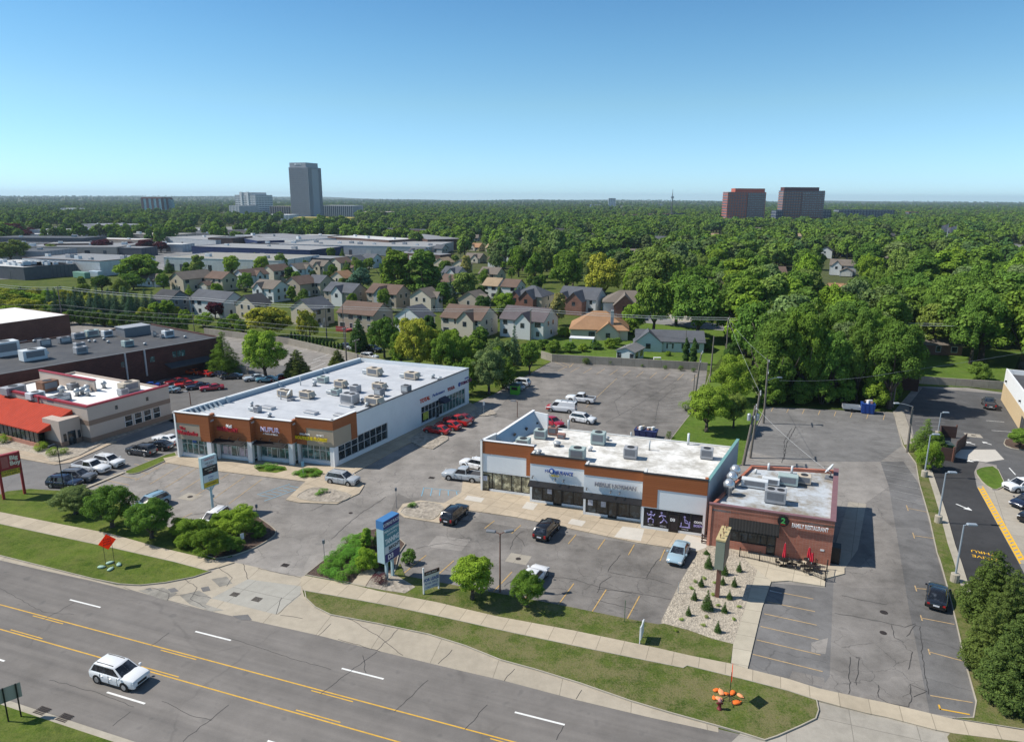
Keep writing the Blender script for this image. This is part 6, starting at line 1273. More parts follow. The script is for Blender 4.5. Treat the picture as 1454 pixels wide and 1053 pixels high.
q = P(911,909,.1); hS = HGT(911,909,884); o = root('yard_sign',(q.x,q.y,.1),'small white board on a post seen edge on beside the sidewalk','sign',None,RA+88)
mb = MB(); mb.box(-.65,.65,-.04,.04,hS-1.3,hS); mb.build('board',WHP,o)
for x in (-.5,.5): mb = MB(); mb.box(x-.05,x+.05,.042,.12,0,hS-.1); mb.build('post',WHITE,o)
q,q2 = P(12,1023,.1),P(30,1016,.1); u_ = ang(q,q2); wd = (q2-q).length; hT = HGT(12,1023,977); hB = HGT(12,1023,997)
o = root('road_sign',(q.x,q.y,.1),'grey back of a road sign on two dark posts across the road','traffic sign',None,u_)
for x in (0,wd): mb = MB(); mb.box(x-.05,x+.05,-.09,-.02,0,hT+.05); mb.build('post',BLACK,o)
mb = MB(); mb.bbox(-.35,wd+.3,0,.03,hB,hT,.01); mb.build('panel',mat('sign_back',(0.36,0.34,0.29),.6,0,.06),o)
# --- light and utility poles
def lamp_post(base, top, label, group, heads, m, hm, r=.09, foot=None, name='lamp_post', z0=0.0):
    q = P(*base, z0); h = HGT(base[0],base[1],top); o = root(name,(q.x,q.y,z0),label,'lamp post',group)
    zf = 0
    if foot: mb = MB(); mb.lathe([(foot,0),(foot,.95),(foot*.8,1.0)],14); mb.build('footing',KERB,o); zf = 1.0
    mb = MB(); mb.cyl((0,0,zf),(0,0,h),r,r*.7,10); mb.build('pole',m,o)
    for a,l in heads:
        c_,s_ = math.cos(R(a)),math.sin(R(a)); mb = MB(); mb.tube([(0,0,h-.1),(c_*l*.5,s_*l*.5,h+.04),(c_*l,s_*l,h+.08)],.045,6); mb.build('arm',m,o)
        mb = MB(Fr((c_*l,s_*l,h+.05),a)); mb.bbox(-.1,.85,-.2,.2,0,.16,.05); hd = mb.build('lamp_head',hm,o); mb = MB(Fr((c_*l,s_*l,h+.05),a)); mb.box(.0,.75,-.15,.15,-.03,-.002); mb.build('lens',WHP,hd)
    return o
GRP = 'pale lamp posts along the drive-through'; PMET = mat('pale_blue_pole',(0.36,0.41,0.46),.45,.3,.05)
for b,t,l in (((1331,620),586,'farthest pale lamp post behind the dumpster fence'),((1312,677),617,'pale lamp post between the round bush and the dark lane'),((1331.6,742),671,'pale lamp post on a concrete stub beside the white lane arrow'),((1355,826),745,'pale lamp post rising beside the pine tips')):
    lamp_post(b,t,l,GRP,((-8,.35),),PMET,PMET,.1,.42 if '617' not in str(t)+l or True else None)
lamp_post((710,840),757,'brown lamp post with twin square heads in the verge',None,((20,.55),(165,.55)),RUST,UD,.09,.0 or None)
lamp_post((91,696),631,'thin dark lamp post by the diner car row',None,((250,.3),),BLACK,BLACK,.07)
lamp_post((734.5,592),570,'dark lamp post in the drive behind the pale screen',None,((170,.4),),RUST,UD,.07); lamp_post((271,575),557,'dark lamp post behind the plaza parapet',None,((160,.5),),RUST,UD,.09); lamp_post((140,622),594,'white-headed lamp post against the diner wall',None,((250,.2),),WHITE,WHITE,.07)
def utility_pole(base, top, label, arms, m=DWOOD, r=.20, z0=0.0, toppt=None, a=RA+90):
    q = P(*base, z0); h = HGT(base[0],base[1],top); o = root('utility_pole',(q.x,q.y,z0),label,'utility pole','wooden utility poles')
    mb = MB(); tip = (0,0,h) if toppt is None else tuple(wm(o) @ P(*toppt,h)); mb.cyl((0,0,-.2),tip,r,r*.65,9); mb.build('pole',m,o)
    for dz,l in arms:
        f = (h-dz)/h; c = Vector(tip)*f; d = Vector((math.cos(R(a)),math.sin(R(a)),0)); mb = MB(); M0 = Fr((c.x,c.y,h-dz),a); mb.M = M0; mb.box(-l/2,l/2,-.2,-.08,-.07,.07); mb.build('crossarm',m,o)
        for x in (-l*.45,-l*.2,l*.2,l*.45): mb = MB(M0); mb.lathe([(.04,0),(.07,.06),(.05,.2)],6,(x,-.14,.07)); mb.build('insulator',WHITE,o)
    return o, h
I1,hI = utility_pole((1055,660),576,'wooden utility pole with two grey transformers behind the restaurant',((.3,2.6),(1.6,2.6)),toppt=(1073,576),r=.27)
mb = MB(); 
for s in (-1,1):
    t = MB(); c = Vector(tuple(wm(I1)@P(1073,576,hI)))*.82; t.M = Fr((c.x,c.y,c.z),RA+20); t.lathe([(.26,-.55),(.27,.35),(.2,.45),(.08,.5)],12,(s*.62,0,0)); t.box(min(0,s*.4),max(0,s*.4),-.05,.05,0,.1); t.build('transformer',GALV,I1)
utility_pole((1065,650),558,'second wooden pole standing close behind the transformer pole',((.2,2.4),),toppt=(1079,557))
J1,hJ = utility_pole((1084,601),511,'tall utility pole with a lamp arm at the corner of the side lot',((2.2,2.6),(.3,.9)),toppt=(1091,511))
c = Vector(tuple(wm(J1)@P(1091,511,hJ)))*.68; mb = MB(); mb.tube([tuple(c),(c.x+1.2,c.y,c.z+.5),(c.x+2.0,c.y,c.z+.6)],.05,6); mb.build('arm',GALV,J1); mb = MB(); mb.bbox(c.x+1.8,c.x+2.6,c.y-.2,c.y+.2,c.z+.5,c.z+.68,.05); mb.build('lamp_head',GALV,J1)
utility_pole((985,574),500,'utility pole with a bleached crossarm at the edge of the rear lot',((.2,2.3),(1.9,1.2)),toppt=(996,500)); utility_pole((984,567),531,'short bare post beside the bleached-arm pole',(),r=.12); utility_pole((1008,543),477,'slim utility pole at the corner of the concrete wall',(),toppt=(1014,477)); utility_pole((1028,518),488,'short pole before the dark yard shrub',(),r=.12)
utility_pole((1031,517),451,'tall pole with crossarm in the street behind the lawn',((.3,2.2),(2.2,2.0)),toppt=(1034,451)); utility_pole((753,496),438,'utility pole in front of the white two-storey house',((.3,2.0),)); utility_pole((972,512),468,'thin pole among the yard arborvitae',(),r=.11)
utility_pole((492,512),465,'pale utility pole with crossarm behind the plaza roof',((.2,2.6),)); utility_pole((506,509),482,'second pale pole behind the plaza roof',((.3,3.0),)); utility_pole((489,492),434,'thin dark pole before the long brown-roofed house',(),r=.12); utility_pole((577,490),443,'thin dark pole before the white gabled house',(),r=.12); utility_pole((91,470),407,'utility pole rising from the dark hedge',((.3,2.2),)); utility_pole((276,470),421,'utility pole before the big slate-roofed house',(),r=.13); utility_pole((464,480),434,'utility pole beside the slate-roofed house with a deck',((.3,1.8),))
K1,hK = utility_pole((1288,642),577,'leaning wooden lamp pole on the verge between the lots',(),toppt=(1296,577)); c = Vector(tuple(wm(K1)@P(1296,577,hK))); mb = MB(); mb.tube([tuple(c),(c.x-1.2,c.y,c.z+.35),(c.x-2.2,c.y+.1,c.z+.5)],.05,6); mb.build('arm',GALV,K1); mb = MB(); mb.bbox(c.x-2.9,c.x-2.1,c.y-.1,c.y+.3,c.z+.42,c.z+.6,.05); mb.build('lamp_head',GALV,K1)
utility_pole((1267,578),527,'leaning pole at the foot of the woods by the side lot',(),toppt=(1275,527))
# power lines
WIRE = mat('power_line',(0.30,0.31,0.32),.5); WIREB = mat('bright_power_line',(0.55,0.57,0.58),.4)
def wire(pts, zs, sag, label, m=WIRE, r=.02, group='overhead power lines'):
    V = [P(x,y,z) for (x,y),z in zip(pts,zs)]; L = []
    for i in range(len(V)-1):
        for k in range(10): t = k/10; p = V[i].lerp(V[i+1],t); p.z -= sag*4*t*(1-t); L.append(p)
    L.append(V[-1]); mb = MB(); mb.tube(L,r,5); o = mb.build('power_line',m); T(o,label,'power line',group); return o
for k,(dy,l) in enumerate(((0,'upper of the bright paired lines over the hedge and houses'),(3,'lower of the bright paired lines over the hedge and houses'))):
    wire([(-300,382+dy),(0,404+dy),(88,407+dy),(290,423+dy),(464,434+dy),(754,438+dy),(1034,451+dy),(1500,460+dy)],[9.5]*8,.5,l,WIREB,.05)
for dy,l in ((0,'upper thin line crossing low over the hedge'),(6,'middle thin line crossing low over the hedge'),(13,'lower thin line crossing low over the hedge')): wire([(-200,425+dy),(91,433+dy),(276,447+dy),(492,467+dy)],[7]*4,.4,l,WIRE,.03)
wire([(1079,557),(1034,452)],[9.8,9.5],.5,'line from the twin poles towards the street pole'); wire([(1091,512),(1034,452)],[10,9.4],.6,'line from the lamp-arm pole towards the street pole'); wire([(1075,580),(1185,675)],[9,4.9],.4,'service line dropping to the restaurant roof',WIREB,.014); wire([(1107,540),(1275,528)],[9,9],.6,'line from the lamp-arm pole to the leaning pole by the woods'); wire([(1275,528),(1600,470)],[9,10],.6,'line running off past the big trees')
# --- slim edge lights and small signs in the drive
def bollard(b,t,label,m=UD):
    q = P(*b); h = HGT(b[0],b[1],t); o = root('drive_light',(q.x,q.y,0),label,'drive light','thin drive lights'); mb = MB(); mb.cyl((0,0,0),(0,0,h-.4),.035,.03,6); mb.build('post',m,o); mb = MB(); mb.bbox(-.12,.12,-.12,.12,h-.42,h,.02); mb.build('head',m,o)
for b,t,l in (((461,796),766,'thin drive light at the shrub bed by the driveway mouth'),((563,721),692,'thin drive light at the stone bed by the shop walk'),((365,729),716,'thin drive light behind the planting island')): bollard(b,t,l)
for b,t,l in (((345,775),757,'narrow white sign on a stake in the planting island'),((687,590),570,'small white sign on a post by the plaza back corner'),((431,676),655,'blue stall sign before the florist window'),((105,694),672,'thin stall post by the navy crossover'),((887,882),852,'thin green post in the verge by the shop lot'),((963,842),826,'thin stall post at the edge of the gravel bed')):
    q = P(*b,.1); h = HGT(b[0],b[1],t); o = root('small_sign',(q.x,q.y,.1),l,'sign',None,RA+60); mb = MB(); mb.cyl((0,.03,0),(0,.03,h),.03,.03,6); mb.build('post',GALV if 'green' not in l else mat('green_post',(.05,.12,.05),.6),o)
    if 'post' not in l[:16]: mb = MB(); mb.box(-.2,.2,-.02,0,h-.7,h); mb.build('panel',WHP if 'white' in l else BPAINT,o)
# --- concrete walls and fences
WALLC = concrete('wall_concrete',(0.36,0.33,0.28),(-24,3,None),.35)
def wall(name, pts, h, t, m, label, cat, cap=None):
    V = [P(*p) for p in pts]; o = root(name,(V[0].x,V[0].y,0),label,cat); W_ = wm(o)
    for a,b in zip(V,V[1:]): mb = MB(W_); wallseg(mb,a,b,t,0,h); mb.build('wall_panel',m,o)
    if cap: 
        for a,b in zip(V,V[1:]): mb = MB(W_); capstrip(mb,a,b,t*2.2,h+.002,.1); mb.build('cap',cap,o)
    return o
wall('concrete_wall',[(768,509),(783.6,513.7),(1004,526.5)],1.9,.25,WALLC,'long grey concrete wall between the rear lot and the back gardens','wall')
wall('concrete_wall',[(409,489),(545,521),(560,540)],1.7,.25,WALLC,'grey concrete wall behind the back lot of the plaza','wall'); wall('concrete_wall',[(290,474),(409,489)],1.7,.25,WALLC,'grey wall under the arborvitae row beyond the brick hall','wall')
wall('concrete_wall',[(267,520),(330,527),(352,531)],1.5,.25,WALLC,'low tilted concrete wall behind the collector cars','wall'); wall('concrete_wall',[(1304,545),(1424,553)],1.7,.25,WALLC,'grey wall with pilasters closing the far side lot','wall')
BRF = boards('brown_fence_boards',(0.055,0.034,0.03),(0.085,0.05,0.042),.18,.8)
wall('wooden_fence',[(1276,553),(1303,556),(1304,545)],2.6,.12,BRF,'dark brown fence panels at the corner of the far lot','fence')
e0,e1,e2,e3 = P(1331,652),P(1352,655),P(1356,622),P(1333,620)
o = root('dumpster_enclosure',(e1.x,e1.y,0),'dark brown board enclosure with open gates around a green dumpster','fence'); W_ = wm(o)
for a,b,nm in ((e0,e1,'side_panel'),(e2,e3,'side_panel'),(e3,e0,'back_panel')): mb = MB(W_); wallseg(mb,a,b,.14,0,2.0); mb.build(nm,BRF,o)
g0,g1 = P(1357,645),P(1371,633); mb = MB(W_); wallseg(mb,g0,g1,.12,.1,2.1); mb.build('gate',BRF,o); g0,g1 = P(1354,657),P(1357,645); mb = MB(W_); wallseg(mb,g0,g1,.12,.1,2.1); mb.build('gate',BRF,o)
for e in (e1,e2): mb = MB(W_); mb.cyl((e.x,e.y,0),(e.x,e.y,2.3),.12,.12,8); mb.build('post',RUST,o)
def dumpster(p, a, s, m, label, lid=None, junk=False, group=None):
    q = P(*p); sx,sy,sz = s; o = root('dumpster',(q.x,q.y,0),label,'dumpster',group,a)
    mb = MB(); mb.loft([[(x*k,y*k,z) for x,y in ((-sx/2,-sy/2),(sx/2,-sy/2),(sx/2,sy/2),(-sx/2,sy/2))] for k,z in ((.92,.12),(1,sz-.1),(1.03,sz-.08),(1.03,sz))]); mb.build('bin',m,o)
    for k in range(3): mb = MB(); x = -sx*.3+k*sx*.3; mb.box(x-.05,x+.05,-sy/2-.06,-sy/2+.0,.3,sz-.15); mb.build('rib',m,o)
    if lid: mb = MB(); mb.box(-sx*.5,sx*.5,-sy*.5,sy*.5,sz+.003,sz+.07); mb.build('lid',lid,o)
    if junk:
        for k in range(9): mb = MB(Fr((random.uniform(-.36,.36)*sx,random.uniform(-.3,.3)*sy,sz-.1),random.uniform(0,90))); mb.bbox(-.32,.32,-.22,.22,0,random.uniform(.3,.75),.05); mb.build('rubbish',(WHITE,UB,BLACK,UR)[k%4],o)
    return o
BINB = mat('blue_bin',(0.015,0.06,0.27),.5,0,.12,2); BING = mat('bright_green_bin',(0.10,0.42,0.03),.5,0,.08,2)
dumpster((1231,586),-20,(2.3,1.8,1.9),BINB,'overfull bright blue dumpster at the far end of the side lot',None,True)
dumpster((1342,641),75,(2.2,1.6,1.4),mat('green_bin',(0.08,0.27,0.12),.5,0,.12,2),'green dumpster inside the brown board enclosure',mat('dark_lid',(.04,.06,.06),.6))
dumpster((917,620),-22,(3.6,1.9,1.3),mat('navy_rusty_bin',(0.02,0.03,0.11),.6,0,.3,2),'navy dumpster full of scrap behind the white roof',None,True)
q = P(1208,583); o = root('utility_trailer',(q.x,q.y,0),'small grey trailer parked beside the blue dumpster','trailer',None,-18)
mb = MB(); mb.box(-1.5,1.5,-.8,.8,.5,.6); mb.build('deck',GALV,o)
for a in ((-1.5,1.5,-.84,-.8),(-1.5,1.5,.8,.84),(-1.5,-1.46,-.79,.79),(1.46,1.5,-.79,.79)): mb = MB(); mb.box(*a,.5,1.1); mb.build('side_panel',GALV,o)
for y in (-.95,.95): mb = MB(); mb.cyl((0,y-.1,.32),(0,y+.1,.32),.32,.32,14); mb.build('wheel',TYRE,o)
mb = MB(); mb.tube([(1.5,0,.5),(2.6,0,.45)],.05,6); mb.build('hitch',BLACK,o)
q = P(731.5,559); o = root('donation_bin',(q.x,q.y,0),'bright green donation bin with a dark chute in the rear drive','donation bin',None,-20)
mb = MB(); mb.bbox(-.85,.85,-.7,.7,0,1.75,.04); mb.build('body',BING,o); mb = MB(); mb.add([(-.85,-.7,1.752),(.85,-.7,1.752),(.85,.7,1.752),(-.85,.7,1.752),(-.8,.1,2.2),(.8,.1,2.2)],[(0,1,5,4),(1,2,5),(2,3,4,5),(3,0,4),(3,2,1,0)]); mb.build('top',mat('dark_green_lid',(.02,.05,.03),.6),o); mb = MB(); mb.box(-.55,.7,-.72,-.702,.95,1.6); mb.build('chute',BLACK,o)
# --- patio: iron fence, tables, chairs, umbrellas, wooden bench rail
IRON = mat('iron_fence',(0.02,0.018,0.017),.5)
fp = [P(1050,790,.11),P(1078,796,.11),P(1112,805,.11),P(1141,812,.11),P(1171,824,.11),P(1174,808,.11)]
o = root('patio_fence',tuple(fp[0]),'black iron railing around the restaurant patio','fence'); W_ = wm(o)
for a,b in zip(fp,fp[1:]):
    L_ = (b-a).length; mb = MB(W_ @ Fr((a.x,a.y,.11),ang(a,b))); mb.box(0,L_,-.02,.02,.1,.14); mb.box(0,L_,-.02,.02,.95,1.0)
    n = max(2,int(L_/.16))
    for k in range(1,n): mb.box(L_*k/n-.011,L_*k/n+.011,-.011,.011,.141,.949)
    mb.build('railing',IRON,o)
for a in fp: mb = MB(W_ @ Fr((a.x,a.y,.11))); mb.bbox(-.05,.05,-.05,.05,0,1.15,.02); mb.build('post',IRON,o)
def table(p,label):
    q = P(*p,.11); o = root('patio_table',tuple(q),label,'table','patio tables'); mb = MB(); mb.lathe([(.5,.70),(.52,.72),(.5,.74)],18); mb.build('table_top',IRON,o); mb = MB(); mb.cyl((0,0,0),(0,0,.7),.04,.04,8); mb.build('stem',IRON,o)
    for a in range(4): mb = MB(); mb.tube([(0,0,.06),(math.cos(a*1.571)*.36,math.sin(a*1.571)*.36,.02)],.03,5); mb.build('leg',IRON,o)
def chair(p,a,label):
    q = P(*p,.11); o = root('patio_chair',tuple(q),label,'chair','patio chairs',a); mb = MB(); mb.box(-.22,.22,-.22,.22,.42,.46); mb.build('seat',IRON,o)
    for x in (-.2,.2):
        for y in (-.2,.2): mb = MB(); mb.tube([(x,y,0),(x,y,.42)],.016,5); mb.build('leg',IRON,o)
    mb = MB(); [mb.box(x-.012,x+.012,.2,.225,.46,.9) for x in (-.2,-.1,0,.1,.2)]; mb.box(-.22,.22,.2,.23,.9,.94); mb.build('backrest',IRON,o)
    for x in (-.23,.23): mb = MB(); mb.tube([(x,.2,.66),(x,-.15,.66),(x,-.18,.46)],.014,5); mb.build('arm',IRON,o)
def umbrella(p,t,label):
    q = P(*p,.11); h = HGT(p[0],p[1],t); o = root('closed_umbrella',tuple(q),label,'umbrella','closed red umbrellas'); mb = MB(); mb.lathe([(.3,0),(.28,.08),(.05,.1)],14); mb.build('base',IRON,o); mb = MB(); mb.cyl((0,0,.1),(0,0,h),.025,.025,6); mb.build('pole',WHITE,o)
    rings = []
    for z,r in ((.95,.05),(1.0,.17),(1.25,.20),(1.6,.16),(2.0,.13),(h-.25,.10),(h-.02,.03)): rings.append([((r*(1 if k%2 else .62))*math.cos(k*math.pi/6),(r*(1 if k%2 else .62))*math.sin(k*math.pi/6),z) for k in range(12)])
    mb = MB(); mb.loft(rings); mb.build('canopy',mat('red_canvas',(0.50,0.02,0.04),.7,0,.1,3),o)
for p,t,l in (((1112,803),770,'closed red umbrella nearest the restaurant door'),((1147,803),776,'closed red umbrella closest to the brick wall corner'),((1151,809),785,'shorter closed red umbrella in front of the corner one')):
    umbrella(p,t,l); table((p[0]-.0,p[1]),'black round patio table under the '+l.split('umbrella ')[1].replace('nearest','umbrella nearest').replace('closest','umbrella closest').replace('in front','umbrella in front'))
for i,(p,a,l) in enumerate((((1104,803),90,'black chair on the door side of the first patio table'),((1117,799),0,'black chair between the first table and the wall'),((1120,805),-90,'black chair right of the first umbrella by the railing'),((1128,806),60,'black chair standing free mid patio'),((1134,803),200,'black chair behind the free mid-patio one'),((1140,808),100,'black chair on the near side of the corner table'),((1156,805),-80,'black chair by the brick corner'),((1160,813),-60,'black chair next to the railing corner'),((1146,815),180,'black chair backing on the front railing'))): chair(p,a,l)
q0,q1 = P(995,772),P(1021,777); o = root('wooden_rail',(q0.x,q0.y,.1),'dark brown wooden rail at the foot of the brick wall','fence',None,ang(q0,q1)); L_ = (q1-q0).length
for z in (.25,.6,.95): mb = MB(); mb.box(0,L_,-.05,.05,z,z+.14); mb.build('board',BRF,o)
for x in (.1,L_/2,L_-.1): mb = MB(); mb.box(x-.06,x+.06,.052,.15,0,1.15); mb.build('post',BRF,o)
# ================================================================== HOUSES
SID = {k: boards('siding_'+k, tuple(x*.9 for x in v), v, .2, .75, 3, .8) for k, v in dict(white=(.62,.64,.64), grey=(.40,.42,.43), tan=(.50,.44,.34), taupe=(.40,.345,.28), beige=(.56,.51,.42), blue=(.60,.66,.69), cream=(.55,.50,.38), slate=(.22,.24,.26), yellow=(.55,.48,.25)).items()}
SH = {k: shingles('shingle_'+k, v) for k, v in dict(slate=(.105,.112,.128), brown=(.150,.105,.085), taupe=(.175,.150,.128), grey=(.20,.20,.20), dark=(.065,.066,.072), tan=(.33,.25,.165), orange=(.34,.20,.115), plum=(.125,.108,.115)).items()}
HB = bricks('house_brick', (.20,.085,.065), (.26,.115,.085), (.26,.2,.17), 1.3)
HWIN = glass('house_window', (.02,.025,.032), .08); HTRIM = mat('house_trim', (.62,.63,.62), .6); GDOOR = mat('garage_door', (.52,.52,.49), .6)
FOOT = []          # (x, y, radius) of everything trees must keep clear of
def gable(mb, L, D, z0, ze, zr, oh=.35, t=.18):
    """roof with ridge along x, overhanging, as two thick slopes"""
    d = D/2+oh; l = L/2+oh; zo = ze - (zr-ze)*oh/(D/2)
    mb.add([(-l,-d,zo),(l,-d,zo),(l,0,zr),(-l,0,zr),(-l,d,zo),(l,d,zo),(-l,-d,zo-t),(l,-d,zo-t),(l,0,zr-t),(-l,0,zr-t),(-l,d,zo-t),(l,d,zo-t)],
           [(0,1,2,3),(3,2,5,4),(7,6,9,8),(8,9,10,11),(1,0,6,7),(4,5,11,10),(0,3,9,6),(3,4,10,9),(2,1,7,8),(5,2,8,11)])
def hip(mb, L, D, ze, zr, oh=.4, t=.18):
    d = D/2+oh; l = L/2+oh; r = max(.3, L/2-D/2*.95)
    mb.add([(-l,-d,ze),(l,-d,ze),(l,d,ze),(-l,d,ze),(-r,0,zr),(r,0,zr),(-l,-d,ze-t),(l,-d,ze-t),(l,d,ze-t),(-l,d,ze-t)],
           [(0,1,5,4),(1,2,5),(2,3,4,5),(3,0,4),(9,8,7,6),(1,0,6,7),(2,1,7,8),(3,2,8,9),(0,3,9,6)])
def shell(mb, L, D, z0, ze, zr, gab=True):
    v = [(-L/2,-D/2,z0),(L/2,-D/2,z0),(L/2,D/2,z0),(-L/2,D/2,z0),(-L/2,-D/2,ze),(L/2,-D/2,ze),(L/2,D/2,ze),(-L/2,D/2,ze)]
    if gab: v += [(-L/2,0,zr-.19),(L/2,0,zr-.19)]; f = [(0,1,5,4),(2,3,7,6),(1,2,6,9,5),(3,0,4,8,7),(4,5,9,8),(8,9,6,7)]
    else: f = [(0,1,5,4),(1,2,6,5),(2,3,7,6),(3,0,4,7),(4,5,6,7)]
    mb.add(v, f)
def house(x0, x1, yr, wall, roof, label, o='gr', st=2, D=8.2, hipr=False, fg=None, wing=None, chim=False, group='houses of the subdivision', zr=None, ry=None, deck=None, name='house', cat='house'):
    """placed so that its ridge shows at photo row yr between columns x0 and x1"""
    ze = 5.3 if st == 2 else 2.9; zr = zr or ze + D*.30
    p = P((x0+x1)/2, yr, zr); dist = math.hypot(p.x, p.y); az = math.degrees(math.atan2(p.y, p.x))
    wv = (x1-x0)/1000*dist
    a = {'gr': -27.0, 'gl': 60.0, 'fl': -8.0}[o] if ry is None else ry
    cL = abs(math.sin(R(a-az))); cD = abs(math.cos(R(a-az)))
    L = min(22, max(6.5, (wv - D*cD)/max(.25, cL)))
    r = root(name, (p.x, p.y, 0), label, cat, group, a); FOOT.append((p.x, p.y, max(L, D)*.62))
    if x0 > 870 and yr < 440: FOOT.extend([(p.x*(1-k/dist), p.y*(1-k/dist), 8) for k in (12, 24, 36, 48, 62, 76)])
    mb = MB(); shell(mb, L, D, 0, ze, zr, not hipr); mb.build('wall', wall, r)
    mb = MB(); (hip(mb, L, D, ze, zr) if hipr else gable(mb, L, D, 0, ze, zr)); rf = mb.build('roof', roof, r)
    k = 0
    def win(x, y, z, nx, wd_=1.1, h_=1.35):
        """nx: outward direction 'y-','x+','x-','y+'"""
        mb = MB(); fb = MB()
        if nx[0] == 'y': s = -1 if nx[1] == '-' else 1; mb.box(x-wd_/2,x+wd_/2,s*(D/2+.02),s*(D/2+.045),z,z+h_); fb.box(x-wd_/2-.1,x+wd_/2+.1,s*(D/2+.001),s*(D/2+.02),z-.1,z+h_+.1)
        else: s = 1 if nx[1] == '+' else -1; mb.box(s*(L/2+.02),s*(L/2+.045),y-wd_/2,y+wd_/2,z,z+h_); fb.box(s*(L/2+.001),s*(L/2+.02),y-wd_/2-.1,y+wd_/2+.1,z-.1,z+h_+.1)
        w_ = mb.build('window', HWIN, r); fb.build('frame', HTRIM, w_)
    rng = random.Random(int(x0*7+yr)); far = dist > 330
    fl = ((3.3,) if far else (.9, 3.5)) if st == 2 else (.95,)
    n = max(2, int(L/3.2))
    for zf in fl:
        for i in range(n):
            if rng.random() < .82: win(-L/2+L*(i+.5)/n, 0, zf, 'y-', rng.choice((1.0,1.3,1.8)))
        for nx in (('x+',) if o in ('gr','fl') else ('x-',)):
            for yy in ((-1.6,1.6) if rng.random() < .5 else (0.4,)): win(0, yy, zf, nx, 1.0)
    if fg:       # cross gable towards the viewer: (x offset, width, depth, wall)
        for gx, gw, gd, gm in fg:
            zt = min(zr-.35, ze+gw*.42) if ze > 4 or gw < 6 else ze+gw*.35
            mb = MB(); mb.add([(gx-gw/2,-D/2-gd,0),(gx+gw/2,-D/2-gd,0),(gx+gw/2,-D/2+.1,0),(gx-gw/2,-D/2+.1,0),(gx-gw/2,-D/2-gd,ze-.4),(gx+gw/2,-D/2-gd,ze-.4),(gx+gw/2,-D/2+.1,ze-.4),(gx-gw/2,-D/2+.1,ze-.4),(gx,-D/2-gd,zt-.2),(gx,-D/2+.1,zt-.2)],[(0,1,5,8,4),(1,2,6,5),(3,0,4,7),(4,8,9,7),(8,5,6,9)]); mb.build('gable_wall', gm, r)
            h_ = gw/2+.3; zo = ze-.4-(zt-ze+.4)*.3/(gw/2); yb = D*.5 if False else 0
            mb = MB(); mb.add([(gx-h_,-D/2-gd-.3,zo),(gx,-D/2-gd-.3,zt),(gx,yb-.2,zt),(gx-h_,yb-.2,zo),(gx+h_,-D/2-gd-.3,zo),(gx+h_,yb-.2,zo),(gx-h_,-D/2-gd-.3,zo-.15),(gx,-D/2-gd-.3,zt-.15),(gx+h_,-D/2-gd-.3,zo-.15)],[(0,1,2,3),(1,4,5,2),(6,7,1,0),(7,8,4,1)]); mb.build('roof', roof, r)
            mb = MB(); mb.box(gx-.6,gx+.6,-D/2-gd-.04,-D/2-gd-.01,ze-2.1,ze-.75); mb.build('window', HWIN, r)
    if wing:     # lower garage: (x offset of its centre, length, depth in front, ridge along y)
        wx, wl, wdp = wing; zw = 2.7; zwr = zw+wl*.28
        M = Matrix.Translation((wx,-D/2-wdp/2+.05,0)) @ Matrix.Rotation(R(90),4,'Z')
        mb = MB(M); shell(mb, wdp, wl, 0, zw, zwr); mb.build('garage_wall', wall, r); mb = MB(M); gable(mb, wdp, wl, 0, zw, zwr, .3); mb.build('roof', roof, r)
        mb = MB(); mb.box(wx-wl*.36,wx+wl*.36,-D/2-wdp+.0,-D/2-wdp+.045,0.05,2.2); mb.build('garage_door', GDOOR, r)
    else:
        mb = MB(); mb.box(-.5,.5,-D/2-.05,-D/2-.002,.1,2.15); mb.build('door', HTRIM, r)
    if chim: mb = MB(); cx = L*.22; mb.bbox(cx-.45,cx+.45,-D*.36-.4,-D*.36+.4,0 if chim == 2 else ze,zr+.9,.04); mb.build('chimney', SID['grey'] if chim == 2 else HB, rf)
    for x in (-L*.2, L*.3): mb = MB(); mb.cyl((x,D*.18,zr-D*.1),(x,D*.18,zr-D*.1+.55),.07,.07,6); mb.build('vent_pipe', UD, rf)
    if deck: mb = MB(); mb.box(-L*.4,-L*.1,-D/2-2.6,-D/2-.003,.0,.55); mb.box(-L*.4,-L*.1,-D/2-2.6,-D/2-2.55,.552,1.5); mb.build('deck', deck, r)
    return r
REDDECK = mat('red_deck',(.30,.05,.055),.8,0,.1); GREYD = mat('grey_deck',(.33,.34,.35),.8)
S_, SHH = SID, SH
